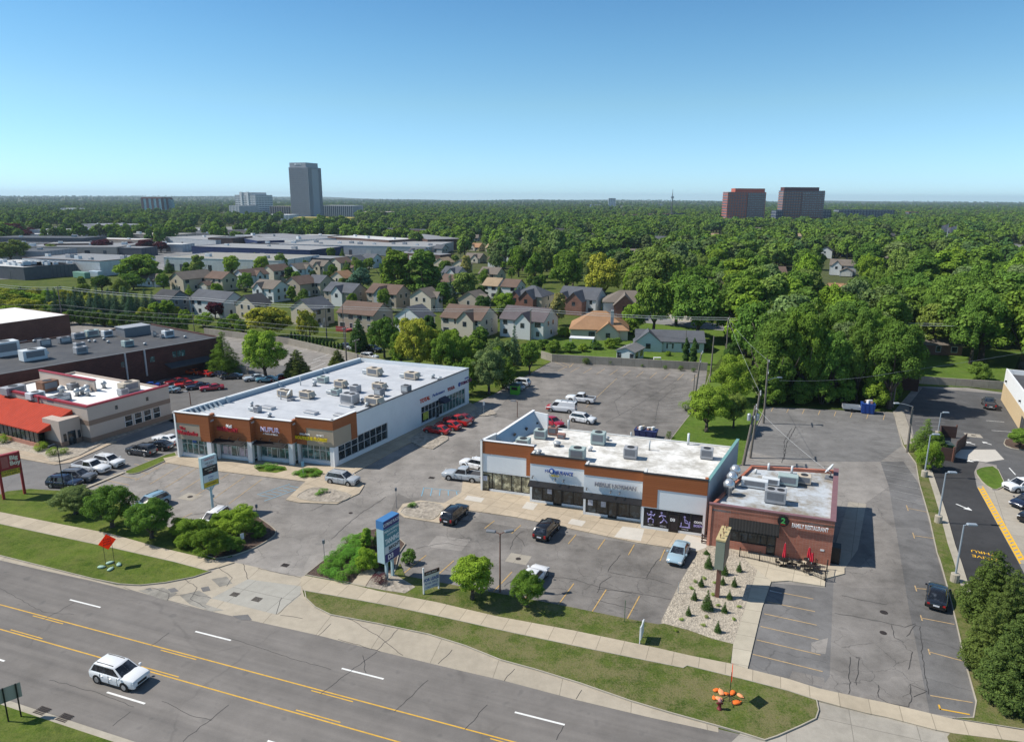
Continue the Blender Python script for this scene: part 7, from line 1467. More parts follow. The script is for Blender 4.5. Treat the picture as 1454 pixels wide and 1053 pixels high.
HL = [
 (198,237,388,'white','taupe','white cottage with a taupe roof beside the dark firs','gr',1,8,0,((2.5,4,.3,'white'),),None),
 (245,298,384,'tan','taupe','tan two-storey house with a grey-brown roof and lower garage past the dark-roofed house','gl',2,9,0,None,(3,5.5,5)),
 (294,333,385,'tan','brown','tan house with a reddish brown roof behind two small trees','gr',2,8,0,None,(-2,5,4)),
 (333,378,381,'white','brown','white house with a brown roof by the pale industrial shed','gl',2,8,0,((1,4,.6,'white'),),None),
 (373,410,375,'beige','brown','beige house with a plain brown roof between two white ones','gl',2,8,0,None,(1,4.5,4)),
 (360,408,397,'white','taupe','tall white house with its gable towards the purple shrub side','gr',2,8.5,0,((-2,4.5,.6,'white'),),None),
 (404,448,391,'taupe','brown','large taupe house with a dark brown roof in the middle rows','gl',2,9,0,None,None),
 (273,341,412,'white','slate','long white house with a wide slate roof behind the purple shrub','gr',2,9,0,None,None),
 (340,377,417,'tan','dark','tan house with a dark roof and twin window by the lime trees','gl',2,9,0,None,None),
 (219,266,411,'slate','dark','dark grey house with a near-black roof next to the blue firs','gr',2,9,0,None,(4,6,5)),
 (407,443,373,'blue','taupe','pale blue house with a taupe roof below the grey industrial roofs','gl',2,8,0,((1.5,4,.5,'blue'),),None),
 (438,473,369,'tan','taupe','tan house with a front gable behind a round tree','gr',2,8,0,((1,4.5,.6,'tan'),),None),
 (468,499,365,'beige','brown','beige house with a brown roof beside the yellow-green shrub','gl',2,8,0,None,(2,4.5,4)),
 (495,518,362,'grey','slate','small grey house with a white gable near the spruces','gl',2,8,0,None,None),
 (513,541,360,'blue','slate','blue-grey house with a slate roof before the brick plant','gr',2,8,0,None,None),
 (435,473,390,'tan','slate','slate-roofed house with a tan end wall next to the orange roof','gr',2,8.5,0,None,None),
 (470,502,384,'beige','orange','beige house with an orange-brown roof by the blue-green tree','gl',2,8.5,0,None,None),
 (461,520,401,'taupe','slate','taupe house with a slate roof and white front gable','gr',2,9,0,((0,5,.8,'white'),),None),
 (521,582,403,'taupe','brown','taupe house with a brown roof and grey front gable','gr',2,9,0,((0,5.5,.8,'grey'),),None),
 (585,624,408,'beige','taupe','beige house with a dark taupe roof and white bay','gl',2,9,0,((1,3.5,.6,'white'),),None),
 (414,471,422,'tan','slate','tan house with a slate roof and a raised grey deck','gl',2,9.5,0,None,None),
 (480,556,428,'taupe','brown','long taupe two-storey house with a brown roof and a red deck','gr',2,9.5,0,None,None),
 (566,611,433,'white','slate','white house with a slate roof tucked behind the lime-green trees','gl',2,9.5,0,None,None),
 (626,707,433,'beige','brown','beige two-storey house with a projecting gable beyond the plaza trees','gr',2,10,0,((2.0,5.5,1.2,'beige'),),None),
 (710,793,435,'white','plum','white two-storey house with a plum-grey roof and a projecting gable','gr',2,10,0,((1.0,5.0,1.4,'white'),),None),
 (652,695,412,'taupe','taupe','taupe house with an arched window and a small front tree','gl',2,9,0,((0,4,.6,'white'),),None),
 (625,658,389,'white','brown','brown-roofed house with a white end wall among dark trees','gr',2,8.5,0,None,None),
 (627,663,378,'grey','slate','grey house with a white pointed porch gable','gr',2,8.5,0,((1,5,.8,'white'),),None),
 (616,645,365,'tan','tan','house with a sunlit tan roof behind the two tall trees','gl',2,8,0,None,None),
 (680,718,379,'tan','taupe','tan house with twin front gables below the tall tree','gr',2,8.5,0,((-1,4.5,.6,'tan'),),None),
 (688,718,394,'white','tan','tan-roofed house with a tall white end wall','gr',2,8.5,0,None,None),
 (720,738,396,'white','brown','narrow white house with a brown roof beside the slate hip roof','gr',2,8,0,None,None),
 (668,688,345,'yellow','orange','long low house with an orange-tan roof in the far rows','gr',1,9,0,((-2,5,.4,'beige'),),None),
 (690,708,346,'tan','tan','tan-roofed low house joined behind the orange-tan one','gr',1,9,0,None,None),
 (698,732,352,'blue','taupe','pale blue house with a broad taupe roof in the far rows','gr',2,9,0,None,None),
 (659,691,359,'beige','taupe','beige far house with a low grey-brown roof','gr',1,9,0,((2,5,.5,'beige'),),None),
 (693,718,361,'grey','brown','grey far house with a pointed front gable and brown roof','gr',2,8,0,((-1,4.5,.6,'white'),),None),
 (646,667,368,'beige','taupe','small beige far house beside the leaning poplar','gl',2,8,0,None,None),
 (580,609,351,'white','slate','white far house just right of the two tall trees','gr',2,8,0,((-2,4,.5,'white'),(3,4,.5,'white')),None),
 (618,634,347,'grey','slate','tiny grey far house under the round pale tree','gr',2,8,0,None,None),
 (921,951,335,'white','slate','dark-roofed house standing alone in the far woods','fl',2,9,0,None,None),
 (1168,1180,350,'white','dark','white gable showing between the big trees','gl',2,8,0,None,None),
 (1183,1214,368,'grey','taupe','grey house with a steep taupe roof in a gap of the woods','gr',2,9,0,((-3,5,1,'white'),),(2,6,5)),
]
for x0,x1,yr,wl,rf_,lb,o_,st,D_,hp,fg,wg in HL:
    house(x0,x1,yr,S_[wl],SHH[rf_],lb,o_,st,D_,bool(hp),[(a,b,c,S_[d]) for a,b,c,d in fg] if fg else None,wg,deck=REDDECK if 'red deck' in lb else (GREYD if 'raised grey deck' in lb else None))
house(728,787,405,S_['tan'],SHH['slate'],'brick and tan house with a slate hip roof and arched entry','gr',2,10.5,True,[(-4,4.5,1.5,HB),(1,5.5,3,HB)])
house(793,862,407,S_['white'],SHH['slate'],'tall white house with a wide slate roof and two brick gables','gr',2,11,False,[(-4.5,4.5,1.2,HB),(0.5,6,4,HB)])
house(858,925,412,S_['white'],SHH['taupe'],'house with a taupe roof and a brick garage gable beside the big maples','fl',2,11,True,[(-1,7,4,HB)])
house(812,892,441,S_['beige'],SHH['orange'],'low house with an orange-tan hip roof and a grey chimney stack behind the wall','fl',1,13,True,[(2.5,6,.8,S_['beige'])],None,2,zr=7.2)
house(903,998,468,S_['blue'],SHH['slate'],'pale blue ranch house with a slate roof and a striped lawn','fl',1,9,False,[(-5.5,7,.6,S_['blue'])],None,zr=5.0)
house(881,910,489,S_['blue'],SHH['grey'],'pale blue garden shed standing against the concrete wall','gl',1,4.5,False,None,None,zr=3.8,name='garden_shed',cat='shed')
house(1093,1116,378,S_['slate'],SHH['brown'],'brown-roofed house beside a pale blue tarp in the woods','fl',1,9,False); house(1176,1212,402,S_['white'],SHH['orange'],'white cottage with an orange-tan roof in the wood clearing','fl',1,9,False,[(-1,5,.4,S_['white'])],zr=5.2)
house(1250,1352,470,HB,SHH['taupe'],'brick ranch with a grey-brown roof and white gutter under the big trees','fl',1,10,False,None,None,zr=5.2)
for x,y,l in ((883,356,'grey roofed house mostly hidden in the mid woods'),(912,358,'pale house mostly hidden in the mid woods'),(1240,366,'house corner showing through the woods'),(1312,364,'white-walled house showing through the right woods')): house(x,x+26,y-3,S_['beige'],SHH['taupe'],l,'fl',1,9,False,zr=5.0)
FR = ((793,324,18),(703,326,12),(757,313,12),(836,331,15),(1012,331,16),(1078,323,14),(1262,331,16),(1212,340,15),(1388,326,16),(742,336,13),(1130,331,14),(675,333,12))
for k,(x,y,w_) in enumerate(FR): house(x-w_/2,x+w_/2,y,S_[('white','beige','grey')[k%3]],SHH[('dark','tan','taupe')[k%3]],'small far house showing in a gap of the far woods','fl',1,9,False,group='far houses in the woods')
# covered boats beside the orange-tan cottage
for p,l in (((1219,404),'upper white boat on a trailer beside the orange-tan cottage'),((1216,417),'lower white boat on a trailer beside the orange-tan cottage')):
    q = P(*p); o = root('boat',(q.x,q.y,0),l,'boat','boats beside the cottage',70); mb = MB(); mb.loft([[(x,y*w_,.7+z) for y,z in ((-1.3,.9),(-1.0,.1),(0,-.3),(1.0,.1),(1.3,.9),(0,1.25))] for x,w_ in ((-3.4,.9),(-1,1),(1.6,.9),(3.4,.15))]); mb.build('hull',WHITE,o); mb = MB(); mb.bbox(-1.2,.9,-.8,.8,1.9,2.7,.2); mb.build('cabin',UW,o)
    for x in (-1.2,): mb = MB(); mb.cyl((x,-1.2,.35),(x,1.2,.35),.35,.35,10); mb.build('wheel',TYRE,o)
# yard details
q = P(826,494); o = root('garden_pergola',(q.x,q.y,0),'white-topped garden shelter overgrown with green vine','shelter',None,-12); mb = MB(); mb.box(-3.2,3.2,-1.4,1.6,2.7,2.85); mb.build('roof',WHITE,o)
for x,y in ((-3,-1.2),(3,-1.2),(-3,1.4),(3,1.4)): mb = MB(); mb.box(x-.08,x+.08,y-.08,y+.08,0,2.7); mb.build('post',WHITE,o)
q = P(933,512); o = root('garden_table',(q.x,q.y,.05),'white folding table on the lawn behind the wall','table'); mb = MB(); mb.box(-.9,.9,-.4,.4,.7,.78); mb.build('table_top',WHITE,o)
for x in (-.8,.8): mb = MB(); mb.box(x-.04,x+.04,-.35,.35,0,.7); mb.build('leg',WHITE,o)
sheet('street',[(880,446),(1000,458),(1110,470),(1110,478),(1000,467),(880,455)],FARLOT,.08); sheet('driveway',[(948,446),(985,449),(990,458),(955,456)],PAD,.085); sheet('driveway',[(862,453),(893,456),(893,465),(860,461)],PAD,.085); sheet('driveway',[(830,446),(842,446),(840,456),(815,456)],PAD,.085)

# ================================================================== INDUSTRIAL DISTRICT
sheet('works_yard',[(-200,330),(330,322),(470,330),(612,330),(612,352),(540,362),(380,372),(240,384),(110,392),(0,397),(-200,400)],FARLOT,.06)
RG = {k: roofing('far_roof_'+k, v, tuple(x*.75 for x in v), .5) for k, v in dict(grey=(.24,.245,.255), pale=(.30,.30,.30), white=(.55,.55,.54), dark=(.085,.09,.10), beige=(.30,.285,.25)).items()}
IW = {k: ribbed('metal_wall_'+k, v, .8, .6, -20) for k, v in dict(white=(.55,.57,.58), grey=(.30,.31,.33), dark=(.10,.105,.12), tan=(.40,.35,.30), blue=(.03,.045,.115), brown=(.14,.09,.075), pale=(.44,.46,.48)).items()}
def shed(xa, ya, xb, yb, h, depth, wall, roof, label, band=None, units=0, doors=3, ug=None, parapet=.5, name='industrial_building', cat='industrial building'):
    a, b = P(xa,ya,h), P(xb,yb,h); L = (b-a).length; th = ang(a,b)
    o = root(name,(a.x,a.y,0),label,cat,'works buildings',th); _M = Fr((a.x,a.y,0),th)
    for kx in range(max(1,int(L/16))):
        for ky in range(max(1,int(depth/16))): FOOT.append((*XY(_M @ Vector((L*(kx+.5)/max(1,int(L/16)),depth*(ky+.5)/max(1,int(depth/16)),0))),11))
    mb = MB(); mb.box(0,L,0,depth,0,h-.3); mb.build('wall',wall,o)
    mb = MB(); mb.box(-.1,L+.1,-.1,.35,h-.298,h); mb.box(-.1,.35,.352,depth,h-.298,h); mb.box(L-.35,L+.1,.352,depth,h-.298,h); mb.build('parapet',band or wall,o)
    mb = MB(); mb.box(.36,L-.36,.36,depth+.1,h-.297,h-.2); mb.build('roof',roof,o)
    rng = random.Random(int(xa*3+ya))
    for k in range(doors):
        x = L*(k+.5)/doors+rng.uniform(-2,2); wd_ = rng.choice((2.2,3.5,1.2)); mb = MB(); mb.box(x-wd_/2,x+wd_/2,-.06,-.01,.05 if wd_ > 2 else .9,min(h-1,3.6 if wd_>2 else 2.4)); mb.build('loading_door' if wd_ > 2 else 'window',(HWIN,IW['dark'],GDOOR)[k%3],o)
    for k in range(units):
        x = L*(k+.5)/units+rng.uniform(-1.5,1.5); y = rng.uniform(.15,.6)*depth; s = rng.uniform(.7,1.25); u = root('rooftop_unit',tuple(Fr(tuple(a)[:2]+(0,),th)@Vector((x,y,h-.2))),'grey air conditioner on the roof of the '+(ug or label),'air conditioner','air conditioners on the '+(ug or label),th)
        mb = MB(); mb.bbox(-1.4*s,1.4*s,-1*s,1*s,0,1.5*s,.05); mb.build('cabinet',UW if roof is RG['white'] or k%3==0 else UG,u); mb = MB(); mb.lathe([(.6*s,1.5*s+.002),(.6*s,1.5*s+.12)],10); mb.build('fan',FAN,u)
    return o
shed(-60,374,33,379.5,6,28,IW['dark'],RG['white'],'dark-walled shop with a white roof crowded with air conditioners',None,8,2,'dark-walled shop'); shed(33.2,378,107,374.5,6,26,IW['dark'],RG['white'],'dark corner block joined to the crowded white roof',None,5,2,'dark corner block')
shed(31,365.5,141,370.5,7.5,34,IW['white'],RG['grey'],'white hall with a brown parapet and a grey roof',IW['brown'],6,6,'white hall with a brown parapet')
shed(232,365,395,370,7,40,IW['white'],RG['beige'],'long white metal hall behind the lime trees',None,2,8,'long white metal hall'); shed(300,361,470,367,6,18,IW['dark'],RG['grey'],'long dark canopy hall below the blue stripe',IW['dark'],0,0)
shed(272,349.5,440,355,6.5,38,IW['blue'],RG['pale'],'long grey-roofed hall with a bright blue fascia',IW['blue'],3,4,'blue fascia hall')
shed(396,346.5,609,350.5,6.5,60,IW['pale'],RG['pale'],'very long hall with a pale dusty roof and many skylights',None,11,9,'very long pale hall'); shed(465,335.5,552,341,8,30,IW['brown'],RG['white'],'dark brick plant with a white roof edge',IW['brown'],3,4,'dark brick plant'); shed(555,333,607,340,8,30,IW['brown'],RG['grey'],'brown plant next to the round pale tree',None,1,3,'brown plant')
shed(334,333.5,420,340.5,7,45,IW['white'],RG['grey'],'white and grey works with a dark blue loading bay',None,4,4,'white and grey works'); shed(333,336,365,342,7,20,IW['blue'],RG['grey'],'dark blue block in front of the white works',IW['blue'],0,3)
shed(231,336.5,306,341,6.5,45,IW['pale'],RG['pale'],'low pale hall with a metal roof beside the plum trees',None,2,4,'low pale hall'); shed(175,332,243,333.5,7,30,IW['tan'],RG['beige'],'beige block with dark loading doors behind the orange-trimmed sheds',None,3,6,'beige block')
shed(118,338.5,195,340.5,5,18,IW['tan'],RG['white'],'low shed with an orange-trimmed white roof',mat('orange_trim',(.55,.22,.08),.6),2,3,'orange-trimmed shed'); shed(-20,337,118,338,7,30,IW['dark'],RG['dark'],'long dark flat block by the picture border',None,2,5,'long dark flat block')
shed(20,350,165,350.5,6,45,IW['tan'],RG['grey'],'wide tan hall with a stained grey roof',None,4,5,'wide tan hall'); shed(62,346,150,345,7,20,IW['brown'],RG['pale'],'brown hall with a pale sunlit roof strip',None,2,4,'brown hall'); shed(-60,355.5,60,357,6,30,IW['grey'],RG['dark'],'grey hall behind the olive trees',None,2,3,'grey hall')
shed(112,318,162,320,10,40,IW['grey'],RG['grey'],'grey block with a stepped dark top among the far trees',None,2,4,'grey block'); shed(42,326,95,326.5,7,30,IW['pale'],RG['pale'],'pale block half hidden by plum-coloured trees',None,1,4,'pale block'); shed(82,327,118,328,7,30,IW['pale'],RG['white'],'small pale block with a bright roof edge',None,1,3,'small pale block')
shed(378,322.5,440,325,8,20,IW['brown'],RG['dark'],'row of brown apartments below the yellow store',None,0,8); shed(440,325,520,327,8,20,IW['brown'],RG['dark'],'second row of brown apartments below the yellow store',None,0,8); shed(525,324,612,327,8,20,IW['brown'],RG['dark'],'third row of brown apartments among the trees',None,0,9); shed(295,337.5,330,338,8,30,IW['brown'],RG['brown' if 'brown' in RG else 'dark'],'dark brown block at the edge of the works yard',None,0,3)
shed(380,366,413,369,4.5,12,IW['pale'],RG['white'],'white storage block at the foot of the dark canopy',None,0,1); shed(555,358,625,362,5,14,IW['brown'],RG['grey'],'low red-brown block behind the spruces',None,0,6)
for x0,x1,y,k in ((-20,62,331.5,0),(66,104,322,1),(166,228,323,2),(252,300,326,0),(310,374,326.5,1),(128,172,328.5,2),(246,328,331,1),(426,470,333.5,0),(352,400,345,2),(186,258,346,0),(-10,64,344.5,1),(150,200,351,2)): shed(x0,y,x1,y+1,5.5,16,(IW['pale'],IW['tan'],IW['dark'])[k],(RG['white'],RG['dark'],RG['grey'])[k],'small flat-roofed works building wedged between bigger halls',None,1,2,'small works buildings')
def cont(x0,y0,x1,y1,m,l):
    a,b = P(x0,y0),P(x1,y1); o = root('shipping_container',(a.x,a.y,0),l,'container','containers in the works yard',ang(a,b)); L=(b-a).length; mb=MB(); mb.bbox(0,L,0,2.6,.1,2.9,.06); mb.build('box',m,o); mb=MB(); mb.box(.3,L-.3,-.04,-.005,.3,2.6); mb.build('door',m,o)
cont(104,394,121,396,mat('green_container',(.15,.30,.24),.6),'pale green container before the white hall'); cont(127,393,140,394,mat('pale_blue_container',(.40,.50,.58),.6),'pale blue container beside the green one'); cont(422,362,446,365,mat('white_container',(.55,.60,.63),.5),'white box trailer before the spruces')

# ================================================================== SKYLINE
TGL = glass('tower_glass',(.06,.075,.10),.10); TGLB = glass('blue_tower_glass',(.10,.11,.13),.12); TGLC = glass('cyan_tower_glass',(.12,.22,.25),.08)  # blue bay glass has a lightened base, a reflection put into its colour
TC = {k: mat('tower_'+k, v, .7, 0, .05, .05) for k, v in dict(grey=(.33,.34,.37), darkgrey=(.15,.16,.19), red=(.40,.11,.07), darkred=(.10,.03,.03), white=(.66,.67,.67), brown=(.17,.07,.058), pale=(.45,.46,.47), yellow=(.70,.56,.12), navy=(.03,.045,.09), brick=(.30,.14,.105), tan=(.42,.36,.30)).items()}
def tower(x0, x1, yt, yb, dist, frac, floors, bays, spand, fin, glassm, label, rot=None, cat='tower', name='tower', spw=.4, finw=.3, side=None, group=None):
    """block whose front spans x0-x1 (the right side face takes frac of that) from row yt down to row yb at a distance"""
    A, B = PD(x0,yb,dist), PD(x1,yb,dist); top = PD((x0+x1)/2,yt,dist).z; wtot = (B-A).length; z0 = 0.0
    a = -14.0 if rot is None else rot
    L = wtot*(1-frac)/max(.3,abs(math.cos(R(a)))); D = max(8, wtot*frac/max(.15,abs(math.sin(R(a+math.degrees(math.atan2(-A.x,A.y))*-0)))) if frac > .02 else 20); D = min(D, 60)
    o = root(name,(A.x,A.y,0),label,cat,group,a); FOOT.append(((A.x+B.x)/2,(A.y+B.y)/2,wtot*.6))
    mb = MB(); mb.box(0,L,0,D,0,top-.5); mb.build('glass_core',glassm,o)
    mb = MB(); fh = top/floors; e = .35
    for k in range(floors): mb.box(-e,L+e,-e,D+e,k*fh,k*fh+fh*spw)
    mb.build('floor_band',spand,o)
    mb = MB(); n = bays; 
    for k in range(n+1): x = L*k/n; w_ = L/n*finw/2; mb.box(x-w_,x+w_,-e-.25,-e+.1,0,top-.2)
    m_ = max(2,int(bays*D/L))
    for k in range(m_+1): y = D*k/m_; w_ = D/m_*finw/2; mb.box(L+e-.1,L+e+.25,y-w_,y+w_,0,top-.2)
    mb.build('pier',fin,o)
    mb = MB(); mb.box(-e-.1,L+e+.1,-e-.1,D+e+.1,top-.5,top+.3); mb.build('roof',fin,o)
    return o, L, D, top
o,L,D,t = tower(415,453.5,238,310,1420,.26,24,20,TC['darkgrey'],TC['grey'],TGL,'tall slender grey tower with vertical ribs and a set-back crown',-18,finw=.42,spw=.3)
mb = MB(); mb.box(1,L-4,1,D-3,t+.3,t+9); cr_o = mb.build('crown',TC['grey'],o); lettering(o,'PLAZA',at(L*.5,t+5.5,.8),4.5,WHL,.2); mb = MB(); mb.box(L*.30,L*.30+3,.6,.95,t+4,t+7.5); mb.build('emblem',WHL,o)
mb = MB(); mb.box(L+.4,L+1.4,D*.25,D*.75,0,t-2); mb.build('stair_shaft',TC['grey'],o)
o,L,D,t = tower(335.5,384,277,303,1700,.32,10,6,TC['white'],TC['white'],TGL,'white banded office block with a stepped roof',-20,cat='office block',name='office_block',spw=.55,finw=.05)
mb = MB(); mb.box(L*.2,L*.75,2,D-2,t+.3,t+6); mb.build('plant_room',TC['pale'],o); mb = MB(); mb.box(L*.28,L*.36,-1.5,2,0,t+7); mb.box(L*.6,L*.68,-1.5,2,0,t+7); mb.build('stair_shaft',TC['white'],o)
tower(327,358,292,304,1560,.5,4,3,TC['pale'],TC['pale'],TC['pale'],'plain pale annex in front of the white banded block',-20,cat='office block',name='office_block')
o,L,D,t = tower(204,241,281,303,1760,.12,8,4,TGLC,mat('dark_maroon_wall',(.075,.045,.045),.7),TGLC,'dark brown office block with two cyan glass panels',-14,cat='office block',name='office_block',spw=.1,finw=.5)
mb = MB(); mb.box(-1,L+1,-1,D+1,t-2,t+1.5); mb.build('roof_slab',TC['brown'],o)
tower(238,247,284,302,1765,.1,8,2,TGLC,TGLC,TGLC,'narrow cyan glass wing beside the dark brown block',-14,cat='office block',name='office_block'); tower(198,224,299,305,1700,.1,2,3,TC['white'],TC['white'],TGL,'low round-edged white pavilion before the dark brown block',-14,cat='office block',name='office_block'); tower(245,266,294,303,1900,.3,4,5,TC['brown'],TC['tan'],TGL,'small brown office block among trees',-14,cat='office block',name='office_block')
tower(88,112,296,305,1700,.2,3,4,TC['white'],TC['white'],TGL,'white low office building far left among trees',-14,cat='office building',name='office_building'); tower(110,156,299,305,1710,.1,2,9,TC['white'],TC['white'],TGLC,'long white and glass building beside the low white office',-10,cat='office building',name='office_building')
tower(456,509,292,309,1500,.12,6,16,TC['darkgrey'],TC['pale'],TGL,'grey apartment block with pale bays beside the tall tower',-8,cat='apartment block',name='apartment_block',finw=.45); tower(508,560,301,308,1550,.1,3,14,TC['brown'],TC['tan'],TGL,'low apartment row at the end of the grey apartments',-6,cat='apartment block',name='apartment_block'); tower(384,418,293,306,1640,.1,5,9,TC['brown'],TC['tan'],TGL,'brown apartment block left of the tall tower',-8,cat='apartment block',name='apartment_block')
tower(418,504,309,317,1180,.04,2,10,TC['yellow'],TC['yellow'],TC['yellow'],'bright yellow furniture store at the foot of the tower',-6,cat='store',name='store'); tower(369,417,305,315,1250,.1,2,8,TC['white'],TC['white'],TC['pale'],'long white store beside the yellow one',-6,cat='store',name='store')
o,L,D,t = tower(1031,1086,273,318,1167,.0,12,14,TC['red'],TC['red'],TGL,'red brick office tower with a sunlit face',8,spw=.42,finw=.38,cat='office tower',name='office_tower')
mb = MB(); mb.box(L*.2,L*1.0,3,D-2,t+.3,t+6); mb.build('plant_room',TC['red'],o); mb = MB(); mb.box(L*.52,L*.99,-1.2,-.8,6,t-2); mb.build('glass_bay',TGLB,o)
mb = MB(); 
for k in range(12): mb.box(L*.52,L*.99,-1.35,-1.205,6+(t-8)*k/12,6+(t-8)*(k+.35)/12)
[mb.box(L*(.52+.06*k),L*(.53+.06*k),-1.4,-1.355,6,t-2) for k in range(8)]; mb.build('floor_band',TC['brown'],o)
o,L,D,t = tower(1109,1168,271,317,1256,.0,12,16,TC['brick'],TC['brown'],TGL,'darker red-brown twin office tower with glassy corner',4,spw=.42,finw=.3,cat='office tower',name='office_tower')
mb = MB(); mb.box(L*.02,L*.88,3,D-2,t+.3,t+6); mb.build('plant_room',TC['darkred'],o); mb = MB(); mb.box(L*.46,L+.6,-.95,-.75,8,t-3); mb.build('glass_bay',TGLB,o)
mb = MB(); [mb.box(L*.46,L+.6,-1.15,-.955,8+(t-11)*k/11,8+(t-11)*(k+.4)/11) for k in range(11)]; [mb.box(L*(.46+.06*k),L*(.47+.06*k),-1.2,-1.155,8,t-3) for k in range(9)]; mb.build('floor_band',TC['brown'],o)
tower(1101,1110,299,316,1250,.0,4,3,TC['navy'],TC['navy'],TGLB,'dark block attached to the darker twin tower',4,cat='office block',name='office_block'); tower(1166,1178,298,317,1262,.0,4,3,TC['navy'],TC['navy'],TGLB,'dark blue wing at the far side of the darker twin tower',4,cat='office block',name='office_block'); tower(1020,1040,310,318,1160,.0,2,5,TC['tan'],TC['tan'],TGL,'tan podium at the foot of the red tower',6,cat='office block',name='office_block')
tower(1190,1272,298,312,1500,.03,4,18,TC['navy'],TC['navy'],TGLB,'long dark blue glass office building with a pale roof edge',2,cat='office building',name='office_building',spw=.2,finw=.2); tower(1220,1242,315,322,1050,.1,2,5,TC['brick'],TC['brick'],TGL,'small brick building before the dark blue one',2,cat='office building',name='office_building')
tower(864,876,281.5,294,3200,.2,8,4,TC['white'],TC['white'],TGL,'white slab block on the far horizon',-5,cat='apartment block',name='apartment_block'); tower(838,853,290.5,296,3200,.1,3,4,TC['white'],TC['white'],TGL,'low white building near the far white slab',-5,cat='building',name='far_building'); tower(927,948,289.5,294,4200,.1,2,5,TC['pale'],TC['pale'],TGL,'pale building behind the radio mast',0,cat='building',name='far_building'); tower(982,998,289,292.5,4500,.1,2,5,TC['pale'],TC['pale'],TGL,'pale building between the mast and the red tower on the horizon',0,cat='building',name='far_building')
tower(806,852,309,314,1350,.02,1,8,TC['white'],TC['white'],TC['white'],'long white roofed building in the mid woods',0,cat='building',name='far_building'); tower(870,910,305,313,1400,.05,2,8,TC['brown'],TC['brown'],TGL,'dark brown building in the mid woods',0,cat='building',name='far_building'); tower(923,957,304,313,1400,.05,2,6,TC['brick'],TC['brown'],TGL,'brown and orange store near the mast',0,cat='store',name='store'); tower(956,971,303,313,1400,.05,2,3,mat('violet_blue_wall',(.06,.07,.35),.6),TC['navy'],TGL,'violet-blue store front near the mast',0,cat='store',name='store')
tower(1304,1346,320,326,960,.02,1,7,TC['white'],TC['pale'],TC['white'],'white flat store behind the flags',0,cat='store',name='store'); tower(1403,1437,347.5,358,560,.02,1,5,TC['white'],TC['darkgrey'],TC['pale'],'white garage with dark doors beside the far road',0,cat='store',name='store'); tower(1367,1391,303,308,1700,.05,1,5,TC['tan'],TC['tan'],TGL,'tan building in the far right woods',0,cat='building',name='far_building'); tower(1290,1304,301,308,1500,.1,2,3,TC['brick'],TC['brick'],TGL,'small red brick house near the dark blue office',0,cat='building',name='far_building')
tower(1322,1345,332,338,760,.1,1,4,TC['tan'],TC['tan'],TC['tan'],'tan gabled hall under the flags',0,cat='building',name='far_building')
sheet('street',[(1405,338),(1470,352),(1470,366),(1440,358),(1430,350)],FARLOT,.1)
A = PD(953.5,303,1390); o = root('radio_mast',(A.x,A.y,0),'dark radio mast with antenna cluster rising over the woods','mast'); ht = PD(954,269,1390).z
mb = MB()
for s in (-1,1): mb.tube([(s*1.2,0,0),(s*.3,0,ht-6)],.35,5)
mb.tube([(0,1.2,0),(0,.3,ht-6)],.35,5)
for k in range(14): z = ht*k/14; r_ = 1.2-.9*k/14; mb.tube([(-r_,0,z),(r_,0,z+3)],.16,4); mb.tube([(r_,0,z),(-r_,0,z+3)],.16,4)
mb.build('lattice',UD,o); mb = MB(); mb.cyl((0,0,ht-6),(0,0,ht),.3,.12,6); mb.build('tip',UD,o)
for k in range(6): mb = MB(); a=k*1.047; mb.box(math.cos(a)*2.4-.4,math.cos(a)*2.4+.4,math.sin(a)*2.4-.3,math.sin(a)*2.4+.3,ht-17,ht-12.5); mb.build('antenna',WHITE,o)
def flag(p, top, w_, label):
    A = P(*p); h = HGT(p[0],p[1],top); o = root('flag',(A.x,A.y,0),label,'flag','flags over the woods',190); mb = MB(); mb.cyl((0,0,0),(0,0,h),.16,.07,8); mb.build('pole',WHITE,o)
    hh = w_*.55; n=12
    def band(z0,z1,x0,x1,m,nm,yo=0):
        mb = MB(); vs=[];fs=[]
        for s in (0,1):
            for i in range(n+1):
                t=i/n; x=x0+(x1-x0)*t; yy=math.sin(x/w_*7)*.35*x/w_*w_*.3+(.03 if s else 0)+yo; dz=-x*.28
                vs+= [(x,yy,h-.3-hh+hh*z0+dz),(x,yy,h-.3-hh+hh*z1+dz)]
            
        m1=2*(n+1)
        for i in range(n): a=i*2; fs+=[(a,a+2,a+3,a+1),(m1+a+1,m1+a+3,m1+a+2,m1+a)]
        mb.add(vs,fs); mb.build(nm,m,o)
    for k in range(13): band(k/13,(k+1)/13,.15,w_,REDL if k%2==0 else WHL,'stripe')
    band(.46,1.0,.15,w_*.42,BLUL,'canton',-.06)
flag((1340,366),317,5.5,'smaller flag with stripes on a pole over the woods'); flag((1354,352),319,12.5,'large drooping flag with stripes and a blue canton over the woods')
